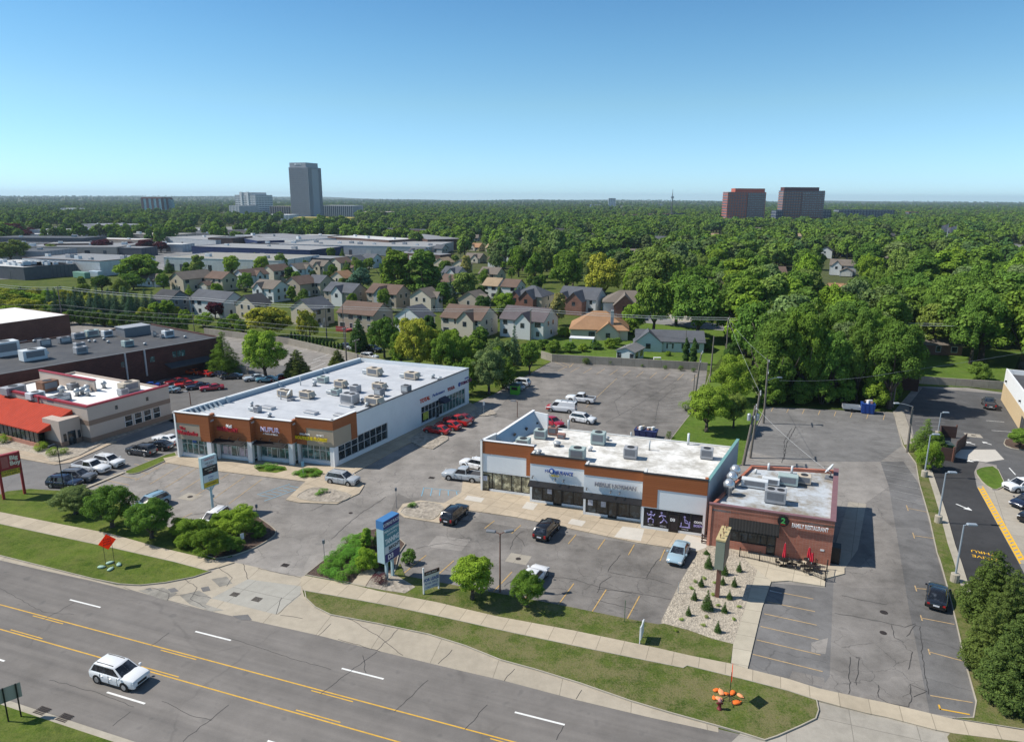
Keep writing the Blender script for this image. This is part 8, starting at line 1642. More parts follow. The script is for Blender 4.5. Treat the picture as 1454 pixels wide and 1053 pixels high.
# ================================================================== TREES AND SHRUBS
import numpy as np
def leafmat(name, far=False):
    m = bpy.data.materials.new(name); m.use_nodes = True; nt = m.node_tree; nt.nodes.clear(); L = nt.links.new
    oi = nt.nodes.new('ShaderNodeObjectInfo'); ge = nt.nodes.new('ShaderNodeNewGeometry')
    base = oi.outputs['Color']
    if far:
        base = _ramp(nt, oi.outputs['Random'], 0, 1, (0.095,0.18,0.045,1), (0.17,0.26,0.065,1)); cr = base.node.color_ramp
        for p, c in ((.25,(.14,.225,.045,1)),(.45,(.085,.175,.06,1)),(.6,(.125,.165,.075,1)),(.8,(.16,.27,.045,1))): e = cr.elements.new(p); e.color = c
    nz = _noise(nt, ge.outputs['Position'], .45 if not far else .1, 3)
    t = _math(nt, 'ADD', _math(nt, 'MULTIPLY', ge.outputs['Random Per Island'], .55), _math(nt, 'MULTIPLY', nz, .45))
    c = _mix(nt, 1.0, base, _ramp(nt, t, .2, .8, (.60,.62,.62,1), (1.42,1.36,1.15,1)), 'MULTIPLY')
    d = nt.nodes.new('ShaderNodeBsdfDiffuse'); L(c, d.inputs[0]); tr = nt.nodes.new('ShaderNodeBsdfTranslucent'); L(_mix(nt, 1.0, c, (1.25,1.15,.5), 'MULTIPLY'), tr.inputs[0])
    mx = nt.nodes.new('ShaderNodeMixShader'); mx.inputs[0].default_value = .22; L(d.outputs[0], mx.inputs[1]); L(tr.outputs[0], mx.inputs[2])
    o = nt.nodes.new('ShaderNodeOutputMaterial'); L(mx.outputs[0], o.inputs[0]); return m
LEAF = leafmat('foliage'); LEAFF = leafmat('far_foliage', True); BARK = mat('bark', (.085,.068,.055), .95, 0, .3, 4)
def leaf_mesh(name, blobs, n, leaf, seed, up_=.35, asp=.75, m=LEAF, trunk=None):
    g = np.random.default_rng(seed); B = np.array(blobs, float); w_ = B[:,3]*B[:,4]+B[:,4]*B[:,5]; w_ /= w_.sum()
    n2 = int(n*1.9); k = g.choice(len(B), n2, p=w_); d = g.normal(size=(n2,3)); d /= np.linalg.norm(d,axis=1)[:,None]
    d[:,2] = np.where((d[:,2]<-.35)&(g.random(n2)<.7), -d[:,2], d[:,2]); rad = np.where(g.random(n2)<.10, g.uniform(1.0,1.22,n2), g.uniform(.72,1.05,n2))[:,None]
    p = B[k,:3]+d*B[k,3:]*rad
    q = (p[:,None,:]-B[None,:,:3])/B[None,:,3:]; ins = (np.einsum('ijk,ijk->ij',q,q) < .42).any(axis=1); keep = np.where(~ins)[0][:n]
    p, d = p[keep], d[keep]; n = len(p)
    nr = d*.85+g.normal(size=(n,3))*.33+np.array([0,0,up_*.8]); nr /= np.linalg.norm(nr,axis=1)[:,None]
    a = np.cross(nr, g.normal(size=(n,3))); a /= np.linalg.norm(a,axis=1)[:,None]; b = np.cross(nr,a)
    s = leaf*g.uniform(.55,1.35,n)[:,None]; a *= s; b *= s*asp
    v = np.stack([p-a*.9-b*.35, p+b*.0-b, p+a, p+b*.9],1).reshape(-1,3)
    f = np.arange(4*n); me = bpy.data.meshes.new(name); tv, tf = [], []
    if trunk: tv, tf = trunk.v, trunk.f
    nv = 4*n+len(tv); me.vertices.add(nv); me.vertices.foreach_set('co', np.concatenate([v.ravel(), np.array(tv,float).ravel()]) if tv else v.ravel())
    lv = list(f)+[i+4*n for ff in tf for i in ff]; ls = list(range(0,4*n,4)); c = 4*n
    for ff in tf: ls.append(c); c += len(ff)
    me.loops.add(len(lv)); me.loops.foreach_set('vertex_index', lv); me.polygons.add(len(ls)); me.polygons.foreach_set('loop_start', ls)
    me.materials.append(m); me.materials.append(BARK); me.polygons.foreach_set('material_index', [0]*n+[1]*len(tf)); me.update(calc_edges=True); return me
def blobs_for(kind, seed):
    r = random.Random(seed); out = []
    def ell(c, R_, n, b0, b1, zmin=-.75):
        i = 0
        while i < n:
            d = Vector((r.gauss(0,1),r.gauss(0,1),r.gauss(0,1))).normalized()
            if d.z < zmin: continue
            k = r.uniform(.52,.86); b = r.uniform(b0,b1); out.append((c[0]+d.x*R_[0]*k, c[1]+d.y*R_[1]*k, c[2]+d.z*R_[2]*k, b, b, b*.85)); i += 1
    if kind == 'round': ell((0,0,5.7),(3.9,3.9,4.2),62,.6,1.25); ell((r.uniform(-1,1),r.uniform(-1,1),7.2),(2.8,2.8,2.9),26,.6,1.1)
    elif kind == 'wide': ell((-1.2,.5,5.6),(3.9,3.8,3.5),44,.6,1.25); ell((1.9,-.8,6.8),(3.0,3.1,3.1),36,.6,1.15); ell((1.2,1.8,4.2),(3.1,3,2.4),20,.6,1.0); ell((-.3,-2.2,4.0),(2.8,2.4,2.0),14,.6,1.0)
    elif kind == 'tall': ell((0,0,4.6),(2.6,2.6,3.8),44,.5,1.05); ell((r.uniform(-.5,.5),r.uniform(-.5,.5),7.4),(1.9,1.9,2.7),30,.5,.9)
    elif kind == 'dome': ell((0,0,4.0),(5.4,5.2,4.6),70,.7,1.4,-.6); ell((r.uniform(-1.5,1.5),r.uniform(-1.5,1.5),6.0),(3.6,3.6,3.9),34,.6,1.3,-.4)
    elif kind == 'small': ell((0,0,5.3),(5.2,5.0,4.1),76,.6,1.3,-.8); ell((r.uniform(-2,2),r.uniform(-1,1),7.2),(3.2,3.2,2.7),30,.6,1.2,-.5)
    elif kind in ('spruce','pine'):
        n = 15 if kind == 'spruce' else 12
        for i in range(n):
            z = .9+8.5*i/(n-1); rr = (2.7 if kind == 'spruce' else 3.5)*max(.05,(1-z/10.1))**(.85 if kind == 'spruce' else .6)
            if kind == 'pine' and i < 2: rr *= .8
            c_ = max(3,int(rr*(3.6 if kind == 'spruce' else 5))); o_ = r.random()*6
            for j in range(c_):
                t = o_+j*6.283/c_+r.uniform(-.25,.25); k = rr*r.uniform(.62,.86); b = max(.3, rr*(.36 if kind == 'spruce' else .21))*r.uniform(.7,1.35); out.append((math.cos(t)*k,math.sin(t)*k,z-k*.10+r.uniform(-.2,.2),b,b,b*(.6 if kind == 'spruce' else .8)))
            out.append((0,0,z,max(.3,rr*.55),max(.3,rr*.55),.6))
    elif kind == 'column':
        for i in range(22): z = .5+9*i/21; rr = 1.0*min(1,(10.2-z)/3.2); out.append((r.uniform(-.35,.35)*rr,r.uniform(-.35,.35)*rr,z,rr*.75,rr*.75,.75))
    elif kind == 'hedge':
        for i in range(60): out.append((r.uniform(-9.5,9.5),r.uniform(-2,2),r.uniform(2,8.4),1.6,1.6,1.8))
    elif kind == 'tuft':
        for i in range(14): t = r.random()*6.28; k = r.uniform(0,3.6); out.append((math.cos(t)*k,math.sin(t)*k,3+r.uniform(-1,3),2.1,2.1,3))
    return out
RAD = dict(round=4.7, wide=5.6, tall=3.3, dome=6.2, small=6.0, spruce=2.7, pine=3.6, column=1.0, hedge=10.5, tuft=5.2)
def trunk_mb(kind, seed):
    r = random.Random(seed); mb = MB(); 
    if kind in ('spruce','pine','column'): mb.tube([(0,0,-.2),(.05,0,5),(0,0,9)],[.26,.15,.03],8); return mb
    if kind in ('dome','tuft','hedge'):
        for k in range(6): a = k*1.05; mb.tube([(math.cos(a)*.3,math.sin(a)*.3,-.2),(math.cos(a)*1.3,math.sin(a)*1.3,2.2),(math.cos(a)*2.6,math.sin(a)*2.6,5)],[.22,.16,.05],6)
        return mb
    h0 = 2.0 if kind != 'small' else 1.3; w_ = .30 if kind != 'small' else .42
    mb.tube([(0,0,-.2),(.06,.03,h0*.5),(0,.05,h0)],[w_*1.25,w_,w_*.85],9)
    for k in range(6):
        a = k*1.05+r.uniform(-.3,.3); l = r.uniform(1.6,2.8); mb.tube([(0,.05,h0-.1),(math.cos(a)*l*.45,math.sin(a)*l*.45,h0+1.3),(math.cos(a)*l,math.sin(a)*l,h0+3.0),(math.cos(a)*l*1.2,math.sin(a)*l*1.2,h0+4.4)],[w_*.6,w_*.42,w_*.22,.03],6)
    mb.tube([(0,.05,h0),(0,0,h0+2.5),(.1,0,h0+5)],[w_*.7,w_*.4,.04],7)
    return mb
VAR = {}
def variant(kind, i, lod):
    k = (kind, i, lod)
    if k not in VAR:
        n, leaf = {0:(24000,.135), 1:(9500,.225), 2:(2600,.46)}[lod]
        if kind in ('column','tuft'): n = int(n*.45)
        if kind == 'hedge': n *= 2
        if kind == 'spruce': leaf *= .72; n = int(n*1.25)
        if kind == 'pine': leaf *= 1.0; n = int(n*1.1)
        sd = hash_(kind)+i*17; asp = .42 if kind == 'pine' else .3 if kind == 'spruce' else (.35 if kind == 'tuft' else .75)
        tm = trunk_mb(kind, sd)
        VAR[k] = (leaf_mesh(kind+'_foliage', blobs_for(kind, sd), n, leaf, sd, .35, asp, LEAF, tm if lod == 2 else None), None if lod == 2 else tm)
        if lod < 2:
            t = tm; me = bpy.data.meshes.new('trunk'); me.from_pydata(t.v, [], t.f); me.materials.append(BARK); me.polygons.foreach_set('use_smooth',[True]*len(t.f)); VAR[k] = (VAR[k][0], me)
    return VAR[k]
def hash_(s): return sum(ord(c)*(i+3) for i, c in enumerate(s))
COL = dict(green=(0.145,0.243,0.044), mid=(0.117,0.209,0.044), lime=(0.285,0.320,0.054), bright=(0.204,0.320,0.044), dark=(0.070,0.133,0.039), bluegreen=(0.097,0.176,0.139), spruce=(0.081,0.151,0.119), plum=(0.097,0.029,0.048), olive=(0.181,0.259,0.066), gold=(0.340,0.320,0.074), pale=(0.340,0.320,0.122), pine=(0.115,0.164,0.045), grey=(0.157,0.229,0.092), hosta=(0.131,0.303,0.050))
TR = random.Random(11); NT = [0]
def plant(kind, x, y, h, wd_, c, label, group=None, lod=1, z=0.0, name='tree', cat='tree', rot=None, flat=None):
    if kind in ('spruce','pine') and name == 'tree': name, cat = 'conifer_tree', 'conifer'
    if kind == 'dome' and name == 'tree': name, cat = 'bush', 'bush'
    NT[0] += 1; me, tk = variant(kind, NT[0] % (3 if lod == 1 else 2), lod)
    s = wd_/(2*RAD[kind]); a = TR.uniform(0,360) if rot is None else rot; cc = COL[c]; j = TR.uniform(.88,1.14)
    colr = (cc[0]*j*TR.uniform(.93,1.07), cc[1]*j, cc[2]*j*TR.uniform(.9,1.1), 1)
    if lod == 2:
        o = bpy.data.objects.new(name, me); col.objects.link(o); o.location = (x,y,z); o.rotation_euler = (0,0,R(a)); o.scale = (s,s,h/10); o.color = colr; T(o,label,cat,group)
    else:
        o = root(name,(x,y,z),label,cat,group,a); cr_ = bpy.data.objects.new('crown', me); col.objects.link(cr_); cr_.parent = o; cr_.scale = (s,s if flat is None else flat*s,h/10); cr_.color = colr
        t = bpy.data.objects.new('trunk', tk); col.objects.link(t); t.parent = o; t.scale = (s,s,h/10)
    if kind not in ('tuft',): FOOT.append((x,y,wd_*.30))
    return o
def tr(kind, xb, yb, yt, wpx, c, label, group=None, lod=1, name='tree', cat='tree', z=0.0, rot=None, flat=None):
    q = P(xb,yb,z); d = math.hypot(q.x,q.y); return plant(kind, q.x, q.y, HGT(xb,yb,yt), wpx/1000*math.hypot(d,30), c, label, group, lod, z, name, cat, rot, flat)
SHR = dict(name='shrub', cat='shrub')
# lawn in front of the plaza
tr('small',108,729,690,66,'grey','low spreading tree by the red-posted sign, first of three on the lawn',lod=0,z=.1); tr('small',160,748,688,74,'mid','middle and largest of three low trees on the front lawn',lod=0,z=.1); tr('small',216,763,708,70,'mid','third low tree on the front lawn, before the pale blue crossover',lod=0,z=.1)
tr('dome',277,772,732,64,'green','broad shrub at the sidewalk side of the planting island',lod=0,**SHR); tr('dome',338,760,717,66,'bright','tallest bright shrub in the planting island',lod=0,**SHR); tr('dome',300,787,746,60,'green','shrub nearest the driveway in the planting island',lod=0,**SHR); tr('dome',368,764,741,26,'mid','small round shrub at the curb of the planting island',lod=0,**SHR); tr('dome',262,776,756,28,'bright','light green shrub tuft by the sidewalk at the island',lod=0,**SHR); tr('dome',330,783,758,40,'mid','shaded shrub in the middle of the planting island',lod=0,**SHR); tr('dome',258,757,733,40,'bright','flat shrub beside the hidden white car',lod=0,**SHR); tr('dome',316,752,728,44,'green','shrub between the white car and the tallest shrub',lod=0,**SHR)
# driveway bed
GB = 'leafy clumps in the driveway bed'
for i,(x,y,w_) in enumerate(((462,811,15),(470,818,16),(486,822,17),(500,812,17),(477,807,14),(468,802,15),(483,798,17),(494,792,18),(476,795,15),(489,785,18),(503,780,19),(512,790,16),(507,800,15),(518,775,18),(498,771,16),(512,768,15))): tr('tuft',x,y,y-13,w_*1.75,'hosta','bright green leafy clump in the bed beside the driveway',GB,1,'leafy_plant','plant',.12)
tr('dome',522,808,776,44,'bright','rounded light green shrub left of the blue pylon sign',lod=0,**SHR); tr('tall',520,780,749,20,'bright','thin upright shrub behind the leafy clumps',lod=1,**SHR); tr('dome',540,776,752,26,'grey','sparse grey-green shrub behind the pylon sign',lod=1,**SHR); tr('dome',580,800,779,26,'mid','shrub under the lot side of the pylon sign',lod=1,**SHR); tr('tuft',541,829,812,26,'plum','dark reddish ground shrub at the pylon posts',lod=1,**SHR); tr('dome',548,806,784,22,'dark','dark shrub behind the pylon posts',lod=1,**SHR)
tr('round',671,850,788,80,'bright','bushy bright tree in the verge beside the twin lamp post',lod=0,z=.1); tr('small',748,861,812,62,'green','small spreading tree hiding the white car in the verge',lod=0,z=.1)
# pines on the verge
tr('pine',1400,884,781,84,'pine','upper pine beside the drive-through lane, tallest tip of four',lod=0); tr('pine',1428,906,808,66,'pine','pine behind the upper one, nearer the dark lane',lod=0); tr('pine',1396,952,858,70,'pine','pine on the lot side of the lower pair',lod=0); tr('pine',1432,998,872,92,'pine','lowest and widest pine, nearest the road',lod=0)
for x,y,w_,c in ((808,500,22,'green'),(846,496,18,'mid'),(866,494,20,'bright'),(876,490,16,'mid'),(828,499,16,'bright'),(786,500,24,'green'),(772,496,22,'mid'),(800,478,20,'bright'),(896,474,22,'green'),(1003,498,18,'mid'),(948,505,10,'bright')): tr('dome',x,y,y-w_*.75,w_*1.2,c,'garden bush behind the concrete wall','garden bushes behind the concrete wall',1)
tr('spruce',1312,640,594,38,'green','pointed bushy tree by the dumpster enclosure',lod=0); tr('dome',1318,666,626,40,'bright','round bright bush in front of the pointed tree',lod=0,**SHR); tr('dome',1326,645,612,30,'mid','dark bush against the dumpster enclosure',lod=1,**SHR); tr('round',1447,637,607,34,'green','small tree on the curbed bed by the beige shop',lod=0)
# little lawn between the lots
tr('round',1003,613,546,74,'bright','round lawn tree with a clean trunk behind the white roof',lod=0,z=.1); tr('round',1041,607,558,44,'olive','yellowish tree beside the transformer pole',lod=0,z=.1); tr('dome',1038,572,500,70,'bright','tall bushy mass behind the lawn trees',lod=0); tr('dome',1039,522,481,36,'dark','dark round shrub by the street poles',lod=1,**SHR); tr('column',973,516,480,9,'dark','first of two dark yard arborvitae by the ranch house',lod=1); tr('column',984,517,480,10,'dark','second of two dark yard arborvitae by the ranch house',lod=1); tr('tuft',975,583,566,26,'bright','weedy bush at the corner of the rear lot',lod=1,**SHR); tr('tuft',949,622,610,10,'green','weedy tuft beside the scrap dumpster',lod=1,**SHR)
# gravel bed dwarf conifers
GD = 'dwarf conifers in the gravel bed'
for x,y,h,l in ((1006,806,21,'bushy dwarf conifer beside the sage box sign'),(995.5,832,15,'dwarf conifer left of the brown signpost, upper row'),(985.7,851,15,'dwarf conifer nearest the light blue car bay'),(977.5,873,14,'dwarf conifer at the lot edge, lower row'),(1004,865,28,'tallest dwarf conifer in the gravel bed'),(1035.5,850,13,'dwarf conifer right of the brown signpost'),(1028.6,869,15,'dwarf conifer below the signpost on the walk side'),(1018.8,897,17,'dwarf conifer at the lower corner of the gravel bed'),(1042.5,832,14,'dwarf conifer near the side walk'),(1049.6,811,14,'dwarf conifer at the patio railing'),(1026,829,11,'tiny dwarf conifer behind the signpost'),(1028,815,20,'slim dwarf conifer behind the box sign'),(1003,786,6,'tiny sprig by the wooden rail')): tr('spruce',x,y,y-h,max(9,h*.62),'dark',l,GD,1,'dwarf_conifer','conifer',.11)
for x,y in ((1000,822),(1016,828),(987,826),(968,880),(1003,876),(982,836),(1050,862),(998,888),(1042,880),(1030,868),(960,896),(1012,845),(1020,860)): tr('tuft',x,y,y-3.5,8,'olive' if x%2 else 'bright','small weedy tuft among the pale gravel','weeds in the gravel bed',2,'weed','weed',.11)
for x,y,w_ in ((833,517,11),(866,518,8),(912,521,5),(944,524,6),(966,526,8),(985,528,7)): tr('tuft',x,y,y-w_,w_*1.2,'mid','weedy bush growing at the foot of the concrete wall','weeds along the concrete wall',2,'weed','weed')
for x,y,w_ in ((25,622,16),(8,622,16),(42,620,16),(58,624,14),(70,627,12),(85,629,14),(62,636,20),(75,645,20),(90,643,16),(55,640,14),(5,628,18),(150,606,14),(165,603,13),(190,599,12),(222,590,12),(82,618,12)): tr('tuft',x,y,y-w_*.55,w_,'bright' if y > 610 else 'dark','low garden shrub in the stone bed around the diner','garden shrubs around the diner',1,'garden_shrub','shrub',.1)
for x,y,w_ in ((368,664,11),(378,663,12),(388,664,12),(398,666,10),(383,667,11),(421,673,11),(431,670,12),(442,669,12),(452,672,11),(446,676,11),(430,677,11),(458,699,13),(452,702,9),(587,718,11),(582,719,9)): tr('tuft',x,y,y-w_*.5,w_*1.3,'hosta','grassy clump in the beds before the shops','grassy clumps before the shops',1,'leafy_plant','plant',.12)
# belt between plaza and rear lot, back lot trees
tr('round',594,534,448,72,'lime','big lime-green tree behind the plaza roof',lod=0); tr('wide',641,540,470,64,'green','broad green tree right of the lime-green one',lod=0); tr('round',694,560,493,62,'grey','dark spreading tree over the plaza back corner',lod=0); tr('tall',684,522,465,42,'mid','upright tree before the beige two-storey house',lod=1); tr('spruce',730,518,461,24,'bluegreen','blue-green spruce before the white two-storey house',lod=1); tr('round',752,532,484,38,'green','round tree at the corner of the rear lot',lod=1); tr('dome',716,552,505,46,'mid','bushy tree between the plaza and the rear lot',lod=1); tr('dome',660,560,505,52,'mid','shaded bush against the plaza back wall',lod=1); tr('pine',510,498,452,34,'dark','dark pine left of the big trees behind the plaza',lod=1); tr('wide',546,508,448,54,'mid','dense dark green tree beside the lime-green one',lod=1); tr('pine',480,526,496,34,'pine','flat-topped pine peeking over the plaza parapet',lod=1); tr('dome',563,540,505,26,'bright','small bush at the end of the back wall',lod=1,**SHR); tr('tall',705,540,492,26,'bright','young tree before the rear lot corner',lod=1)
tr('spruce',319,528,470,50,'green','pointed bright tree at the end of the brick hall',lod=0); tr('round',377,538,467,74,'bright','large bright tree behind the collector cars',lod=0); tr('pine',423,540,496,50,'pine','spreading pine behind the plaza parapet',lod=0)
for i,(x,w_) in enumerate(((114,36),(149,38),(186,38),(223,36),(254,28))): tr('hedge',x,461+i*2.4,440+i*2.2,w_*1.1,'dark','clipped dark segment of the tall hedge behind the brick hall','segments of the tall hedge',1,'hedge','hedge',rot=-14,flat=1.0)
for i in range(15): tr('column',414+i*5.1,485+i*1.0,470+i*1.2,4.6,'dark','narrow arborvitae in the row along the back wall','arborvitae row along the back wall',1,'arborvitae','conifer')
# named trees in the subdivision and woods
for a in (('round',383,480,434,72,'lime','wide lime tree before the slate-roofed house'),('dome',438,482,436,36,'lime','lime bush tree beside the lime wide one'),('tall',566,426,354,60,'green','left of the two very tall trees'),('tall',604,428,355,62,'mid','right and darker of the two very tall trees'),('wide',512,415,380,46,'bluegreen','blue-green rounded tree by the orange roof'),('tall',791,462,415,30,'pale','pale weeping tree between the two-storey houses'),('round',716,446,414,36,'bright','round bright tree before the slate hip roof'),('round',900,472,430,42,'bright','small maple at the driveway of the brick-gabled house'),('round',928,474,391,66,'green','large maple beyond the tan roof'),('wide',990,484,388,96,'mid','massive double-trunk maple over the ranch house'),('wide',857,428,359,64,'lime','bright lime willow standing above the houses'),('wide',930,420,347,92,'olive','broad olive-green crown behind the maples'),('wide',804,420,352,56,'green','broad tree above the slate-roofed white house'),('tall',752,392,324,38,'grey','tall grey-green poplar, first of two'),('tall',788,392,326,40,'grey','tall grey-green poplar, second of two'),('round',660,432,384,48,'olive','olive tree behind the arched-window house'),('spruce',640,432,390,28,'spruce','dark spruce among the middle houses'),('tall',628,440,400,30,'mid','leafy tall tree beside the dark spruce'),('spruce',552,380,352,16,'spruce','spruce by the white far house'),('tall',663,395,362,20,'pale','leaning pale poplar in the far rows'),('round',306,452,428,28,'plum','purple-leaved shrub tree before the slate-roofed house'),('wide',199,404,360,72,'green','large dense tree in front of the white metal hall'),('tall',282,398,362,26,'olive','olive tree before the long metal hall'),('round',330,394,362,28,'bright','bright tree before the long metal hall'),('round',372,392,362,24,'bright','bright tree at the foot of the canopy hall'),('round',400,388,360,22,'green','green tree left of the white storage block')): tr(*a[:7])
for x,y,w_ in ((184,357,19),(207,359,26),(229,359,22),(146,360,28),(20,340,32),(44,336,18),(56,336,14),(112,333,14),(143,333,14),(38,341,20),(300,352,14)): tr('round',x,y,y-w_*.75,w_,'plum','plum-coloured round tree among the industrial roofs','plum trees among the works',1)
for x,y,w_ in ((16,372,40),(34,366,26),(-6,374,30),(75,362,20)): tr('wide',x,y,y-w_*.8,w_,'olive','pale olive tree beside the dark-walled shop','olive trees by the works',1)
for k in range(16): x = 72+k*9.6+TR.uniform(-3,3); tr('spruce',x,447+TR.uniform(-5,5),409+TR.uniform(-4,7),17,'spruce' if k%3 else 'bluegreen','blue-green spruce in the dense screen above the hedge','spruce screen above the hedge',1)
for x,y,w_,c in ((10,447,40,'lime'),(38,446,40,'lime'),(64,436,30,'bright'),(50,424,28,'lime'),(96,423,22,'lime'),(70,425,26,'bright'),(118,416,24,'olive'),(145,408,30,'dark'),(172,410,26,'olive'),(135,426,26,'lime'),(20,432,34,'green'),(-10,440,40,'green'),(190,405,30,'mid'),(230,446,34,'bright'),(205,450,26,'lime'),(265,452,22,'bright'),(248,446,20,'lime'),(140,452,20,'lime'),(330,460,26,'bright'),(290,458,26,'bright'),(345,466,24,'green'),(318,464,20,'mid'),(92,455,22,'green'),(165,458,20,'bright')): tr('dome' if w_ < 30 else 'wide',x,y+6,y-w_*.6,w_*1.1,c,'bushy tree in the thick green belt behind the halls','green belt behind the halls',1)

for a in (('wide',618,528,462,60,'mid','dense tree filling the gap behind the plaza roof'),('round',668,532,475,52,'green','rounded tree over the back parapet of the plaza'),('wide',712,530,478,52,'grey','grey-green tree before the two-storey houses'),('round',570,522,470,44,'green','tree at the end of the plaza back parapet'),('dome',690,512,482,46,'bright','bushy tree under the beige two-storey house'),('round',640,508,466,40,'bright','light tree under the beige two-storey house'),
  ('wide',1392,512,392,120,'mid','huge dark maple over the brick ranch'),('wide',1450,524,402,110,'green','huge maple at the picture border behind the far wall'),('round',1326,500,428,62,'olive','loose olive tree before the ranch gable'),('wide',1290,478,402,90,'green','broad tree behind the brick ranch'),('wide',1365,476,398,90,'mid','second broad tree behind the brick ranch'),('round',1235,520,440,60,'grey','grey-green tree at the wood edge by the ranch'),('wide',960,462,398,80,'green','wide tree beside the massive double-trunk maple'),('round',1030,480,410,60,'mid','tree at the far end of the lawn street')): tr(*a)
for x,y,w_,c in ((12,436,46,'lime'),(40,432,40,'bright'),(5,424,34,'lime'),(30,420,30,'olive'),(58,446,34,'green'),(-12,430,36,'bright'),(80,440,30,'lime'),(20,452,40,'bright'),(48,456,36,'lime'),(-20,450,40,'lime')): tr('dome',x,y+4,y-w_*.5,w_*1.2,c,'bushy tree in the thick green belt behind the halls','green belt behind the halls',1)
def inside(p, poly):
    c = False; n = len(poly)
    for i in range(n):
        a, b = poly[i], poly[i-1]
        if (a[1] > p[1]) != (b[1] > p[1]) and p[0] < (b[0]-a[0])*(p[1]-a[1])/(b[1]-a[1])+a[0]: c = not c
    return c
def fill(pts, n, sp, kinds, cols, hr, wr, label, group, lod=1, foot=1.0, seed=3):
    r = random.Random(seed); poly = px(*pts); xs = [p[0] for p in poly]; ys = [p[1] for p in poly]; done = []; t = 0
    while len(done) < n and t < n*120:
        t += 1; x, y = r.uniform(min(xs),max(xs)), r.uniform(min(ys),max(ys))
        if not inside((x,y),poly): continue
        if any((x-a)**2+(y-b)**2 < sp*sp for a,b in done) or any((x-a)**2+(y-b)**2 < (c*foot+2)**2 for a,b,c in FOOT0): continue
        done.append((x,y)); h = r.uniform(*hr); plant(r.choice(kinds),x,y,h,h*r.uniform(*wr),r.choice(cols),label,group,lod)
    return len(done)
FOOT0 = list(FOOT)
# front of the woods beside the side lot, then the mass behind it
fill([(1088,572),(1262,582),(1268,560),(1250,535),(1080,540)],22,4.6,('round','wide','tall'),('mid','green','grey','mid'),(14,18.5),(.5,.72),'leafy tree at the front of the woods along the side lot','front row of the woods',0,0,5)
fill([(1088,574),(1262,584),(1268,566),(1085,556)],14,4.0,('dome',),('green','bright','mid','grey'),(3.5,6.5),(.9,1.3),'bushy undergrowth shrub at the foot of the woods','undergrowth at the foot of the woods',1,0,15)
fill([(1050,500),(1080,540),(1250,535),(1262,500),(1240,455),(1080,440),(1040,455)],34,7.0,('round','wide','tall'),('mid','green','bright','grey','olive','mid'),(13,19),(.62,.85),'leafy tree in the dense woods behind the side lot','woods behind the side lot',1,1,6)
fill([(1335,513),(1375,520),(1460,534),(1540,545),(1500,470),(1340,465)],13,6.5,('wide','round'),('green','mid','mid'),(15,20),(.8,1.05),'large dark tree in the yard behind the far wall','yard trees behind the far wall',0,.5,7)
fill([(1040,455),(1240,455),(1345,470),(1520,470),(1480,395),(1030,400)],44,10.5,('round','wide','wide','tall'),('mid','green','green','bright','olive','grey','mid'),(13,19),(.75,1.0),'broad leafy tree in the wooded blocks past the brick ranch','wooded blocks past the brick ranch',1,1,8)
tr('tall',1245,545,478,30,'grey','thin leaning multi-stem tree at the end of the side lot',lod=1); tr('round',1285,528,482,40,'olive','sparse tree before the brick ranch',lod=1); tr('dome',1390,540,513,34,'green','round bush in the yard by the far wall',lod=1,**SHR)
fill([(60,420),(215,385),(330,372),(620,352),(720,350),(800,440),(720,470),(560,492),(420,478),(260,462)],84,6.5,('round','dome','round','spruce','tall'),('green','mid','bright','dark','green','olive'),(4.5,8.5),(.7,1.0),'yard or street tree among the subdivision houses','trees among the subdivision houses',1,1.0,9)
fill([(690,384),(1030,384),(1040,455),(960,450),(905,440),(800,405),(700,395)],34,10,('round','wide','tall'),('green','mid','bright','olive','grey'),(11,16),(.7,.95),'leafy tree in the older blocks above the houses','trees in the older blocks',1,.9,10)

# ================================================================== FAR WOODS (one mass) AND HILLS
def hill(x, y): return max(0, (y-3000)/6000)*(34*math.exp(-((x+4800)/2600)**2)+10*math.exp(-((x-1200)/1800)**2)+12*math.exp(-((x-5200)/2500)**2)+3+4*math.sin(x/700)+4*math.sin(x/260+1))
mb = MB(); nx, ny = 80, 24; vs = [(-11000+22000*i/nx, 3000+9000*j/ny, hill(-11000+22000*i/nx, 3000+9000*j/ny)-.6) for j in range(ny+1) for i in range(nx+1)]
mb.add(vs, [(j*(nx+1)+i, j*(nx+1)+i+1, (j+1)*(nx+1)+i+1, (j+1)*(nx+1)+i) for j in range(ny) for i in range(nx)]); structure('hills', mb, MATS['far_ground'])
TPL = []
for i,(x,d,k) in enumerate(((660,470,'round'),(1150,520,'wide'),(980,505,'tall'),(1420,480,'round'))):
    me = leaf_mesh('far_'+k, blobs_for(k, 90+i), 1500, .62, 50+i, .4, .8, LEAFF, trunk_mb(k, 9)); q = PD(x,400,d); o = bpy.data.objects.new('tree', me); col.objects.link(o); o.location = (q.x,q.y,0); o.scale = (1.35,1.35,1.4); T(o,'leafy tree at the near edge of the far woods','tree','near edge of the far woods'); TPL.append(o)
EXC = ((404,512,1000,1440),(322,422,1180,1720),(192,252,1400,1790),(84,160,1350,1720),(452,565,1330,1560),(1018,1182,1030,1290),(1184,1276,1290,1520),(800,974,1210,1420),(1296,1350,850,980),(1396,1475,440,640),(915,955,640,720),(860,880,2700,3300),(1316,1348,690,790))
r = random.Random(5); pts = []; scl = []
d = 400.0
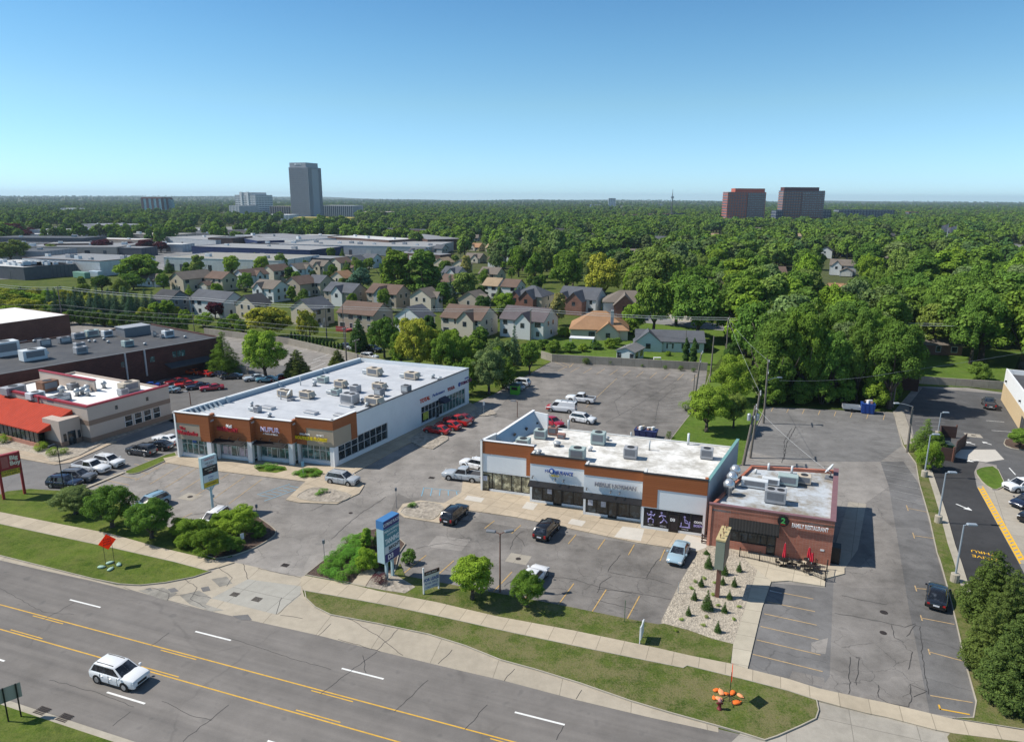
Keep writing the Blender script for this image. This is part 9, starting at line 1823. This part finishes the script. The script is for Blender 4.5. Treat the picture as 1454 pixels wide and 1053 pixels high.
while d < 9500:
    sx_ = max(8.5, .011*d); sy_ = max(9.0, .022*d); half = .80*d; x = -half
    while x < half:
        xx, yy = x+r.uniform(-.5,.5)*sx_, d+r.uniform(-.5,.5)*sy_; x += sx_; pxx = PW/2+FPX*xx/yy
        row = HOR+FPX*CAMH/yy
        if any(a < pxx < b and c < yy < e for a,b,c,e in EXC) or any(abs(pxx-a) < c*.75 and -190 < yy-FPX*(CAMH-4)/(b-HOR) < 12 for a,b,c in FR): continue
        if pxx < 622 and 560 < yy < 1010 and r.random() > .3: continue
        if pxx < 640 and yy < 560 and not (pxx > 560 and yy > 520): continue
        if pxx > 700 and row > 386 or (640 <= pxx <= 700 and row > 352): continue
        if math.sin(xx*.011+2)*math.sin(yy*.006+xx*.002) > .80 and yy > 700: continue
        if any((xx-a)**2+(yy-b)**2 < (c+5)**2 for a,b,c in FOOT if abs(yy-b) < 90): continue
        s = r.uniform(.85,1.5)*(1+min(.15,yy/9000)); pts.append((xx,yy,hill(xx,yy))); scl.append((s*r.uniform(.95,1.3),s))
    d += sy_
me = bpy.data.meshes.new('far_woods'); me.from_pydata(pts, [], [])
at_ = me.attributes.new('size','FLOAT_VECTOR','POINT'); at_.data.foreach_set('vector',[v for a,b in scl for v in (a,a,b)])
fw = bpy.data.objects.new('far_woods', me); col.objects.link(fw); fw['kind'] = 'stuff'
ng = bpy.data.node_groups.new('scatter_woods','GeometryNodeTree'); ng.interface.new_socket('Geometry',in_out='INPUT',socket_type='NodeSocketGeometry'); ng.interface.new_socket('Geometry',in_out='OUTPUT',socket_type='NodeSocketGeometry')
gi = ng.nodes.new('NodeGroupInput'); go = ng.nodes.new('NodeGroupOutput'); ip = ng.nodes.new('GeometryNodeInstanceOnPoints'); jn = ng.nodes.new('GeometryNodeGeometryToInstance')
for o in TPL:
    oi = ng.nodes.new('GeometryNodeObjectInfo'); oi.inputs['Object'].default_value = o; oi.transform_space = 'ORIGINAL'; oi.inputs['As Instance'].default_value = False; ng.links.new(oi.outputs['Geometry'], jn.inputs[0])
ip.inputs['Pick Instance'].default_value = True
ri = ng.nodes.new('FunctionNodeRandomValue'); ri.data_type = 'INT'; ri.inputs[4].default_value = 0; ri.inputs[5].default_value = len(TPL)-1
rr_ = ng.nodes.new('FunctionNodeRandomValue'); rr_.data_type = 'FLOAT_VECTOR'; rr_.inputs[0].default_value = (0,0,0); rr_.inputs[1].default_value = (0,0,6.283); rr_.inputs['Seed'].default_value = 4
na = ng.nodes.new('GeometryNodeInputNamedAttribute'); na.data_type = 'FLOAT_VECTOR'; na.inputs[0].default_value = 'size'
ng.links.new(gi.outputs[0], ip.inputs['Points']); ng.links.new(jn.outputs[0], ip.inputs['Instance']); ng.links.new(ri.outputs[2], ip.inputs['Instance Index']); ng.links.new(rr_.outputs[0], ip.inputs['Rotation']); ng.links.new(na.outputs[0], ip.inputs['Scale']); ng.links.new(ip.outputs[0], go.inputs[0])
md = fw.modifiers.new('scatter','NODES'); md.node_group = ng
print('TREES', NT[0], 'FAR', len(pts))

# ================================================================== HAZE
mb = MB(); mb.box(-11500, 11500, -400, 13000, -1.4, 122.0)
hm = bpy.data.materials.new('haze'); hm.use_nodes = True; nt = hm.node_tree; nt.nodes.clear()
pv = nt.nodes.new('ShaderNodeVolumePrincipled'); pv.inputs['Color'].default_value = (0.66, 0.83, 1.0, 1); pv.inputs['Density'].default_value = 0.000065; pv.inputs['Anisotropy'].default_value = 0.2
_o = nt.nodes.new('ShaderNodeOutputMaterial'); nt.links.new(pv.outputs[0], _o.inputs['Volume'])
hz = mb.build('haze', hm); hz['kind'] = 'stuff'
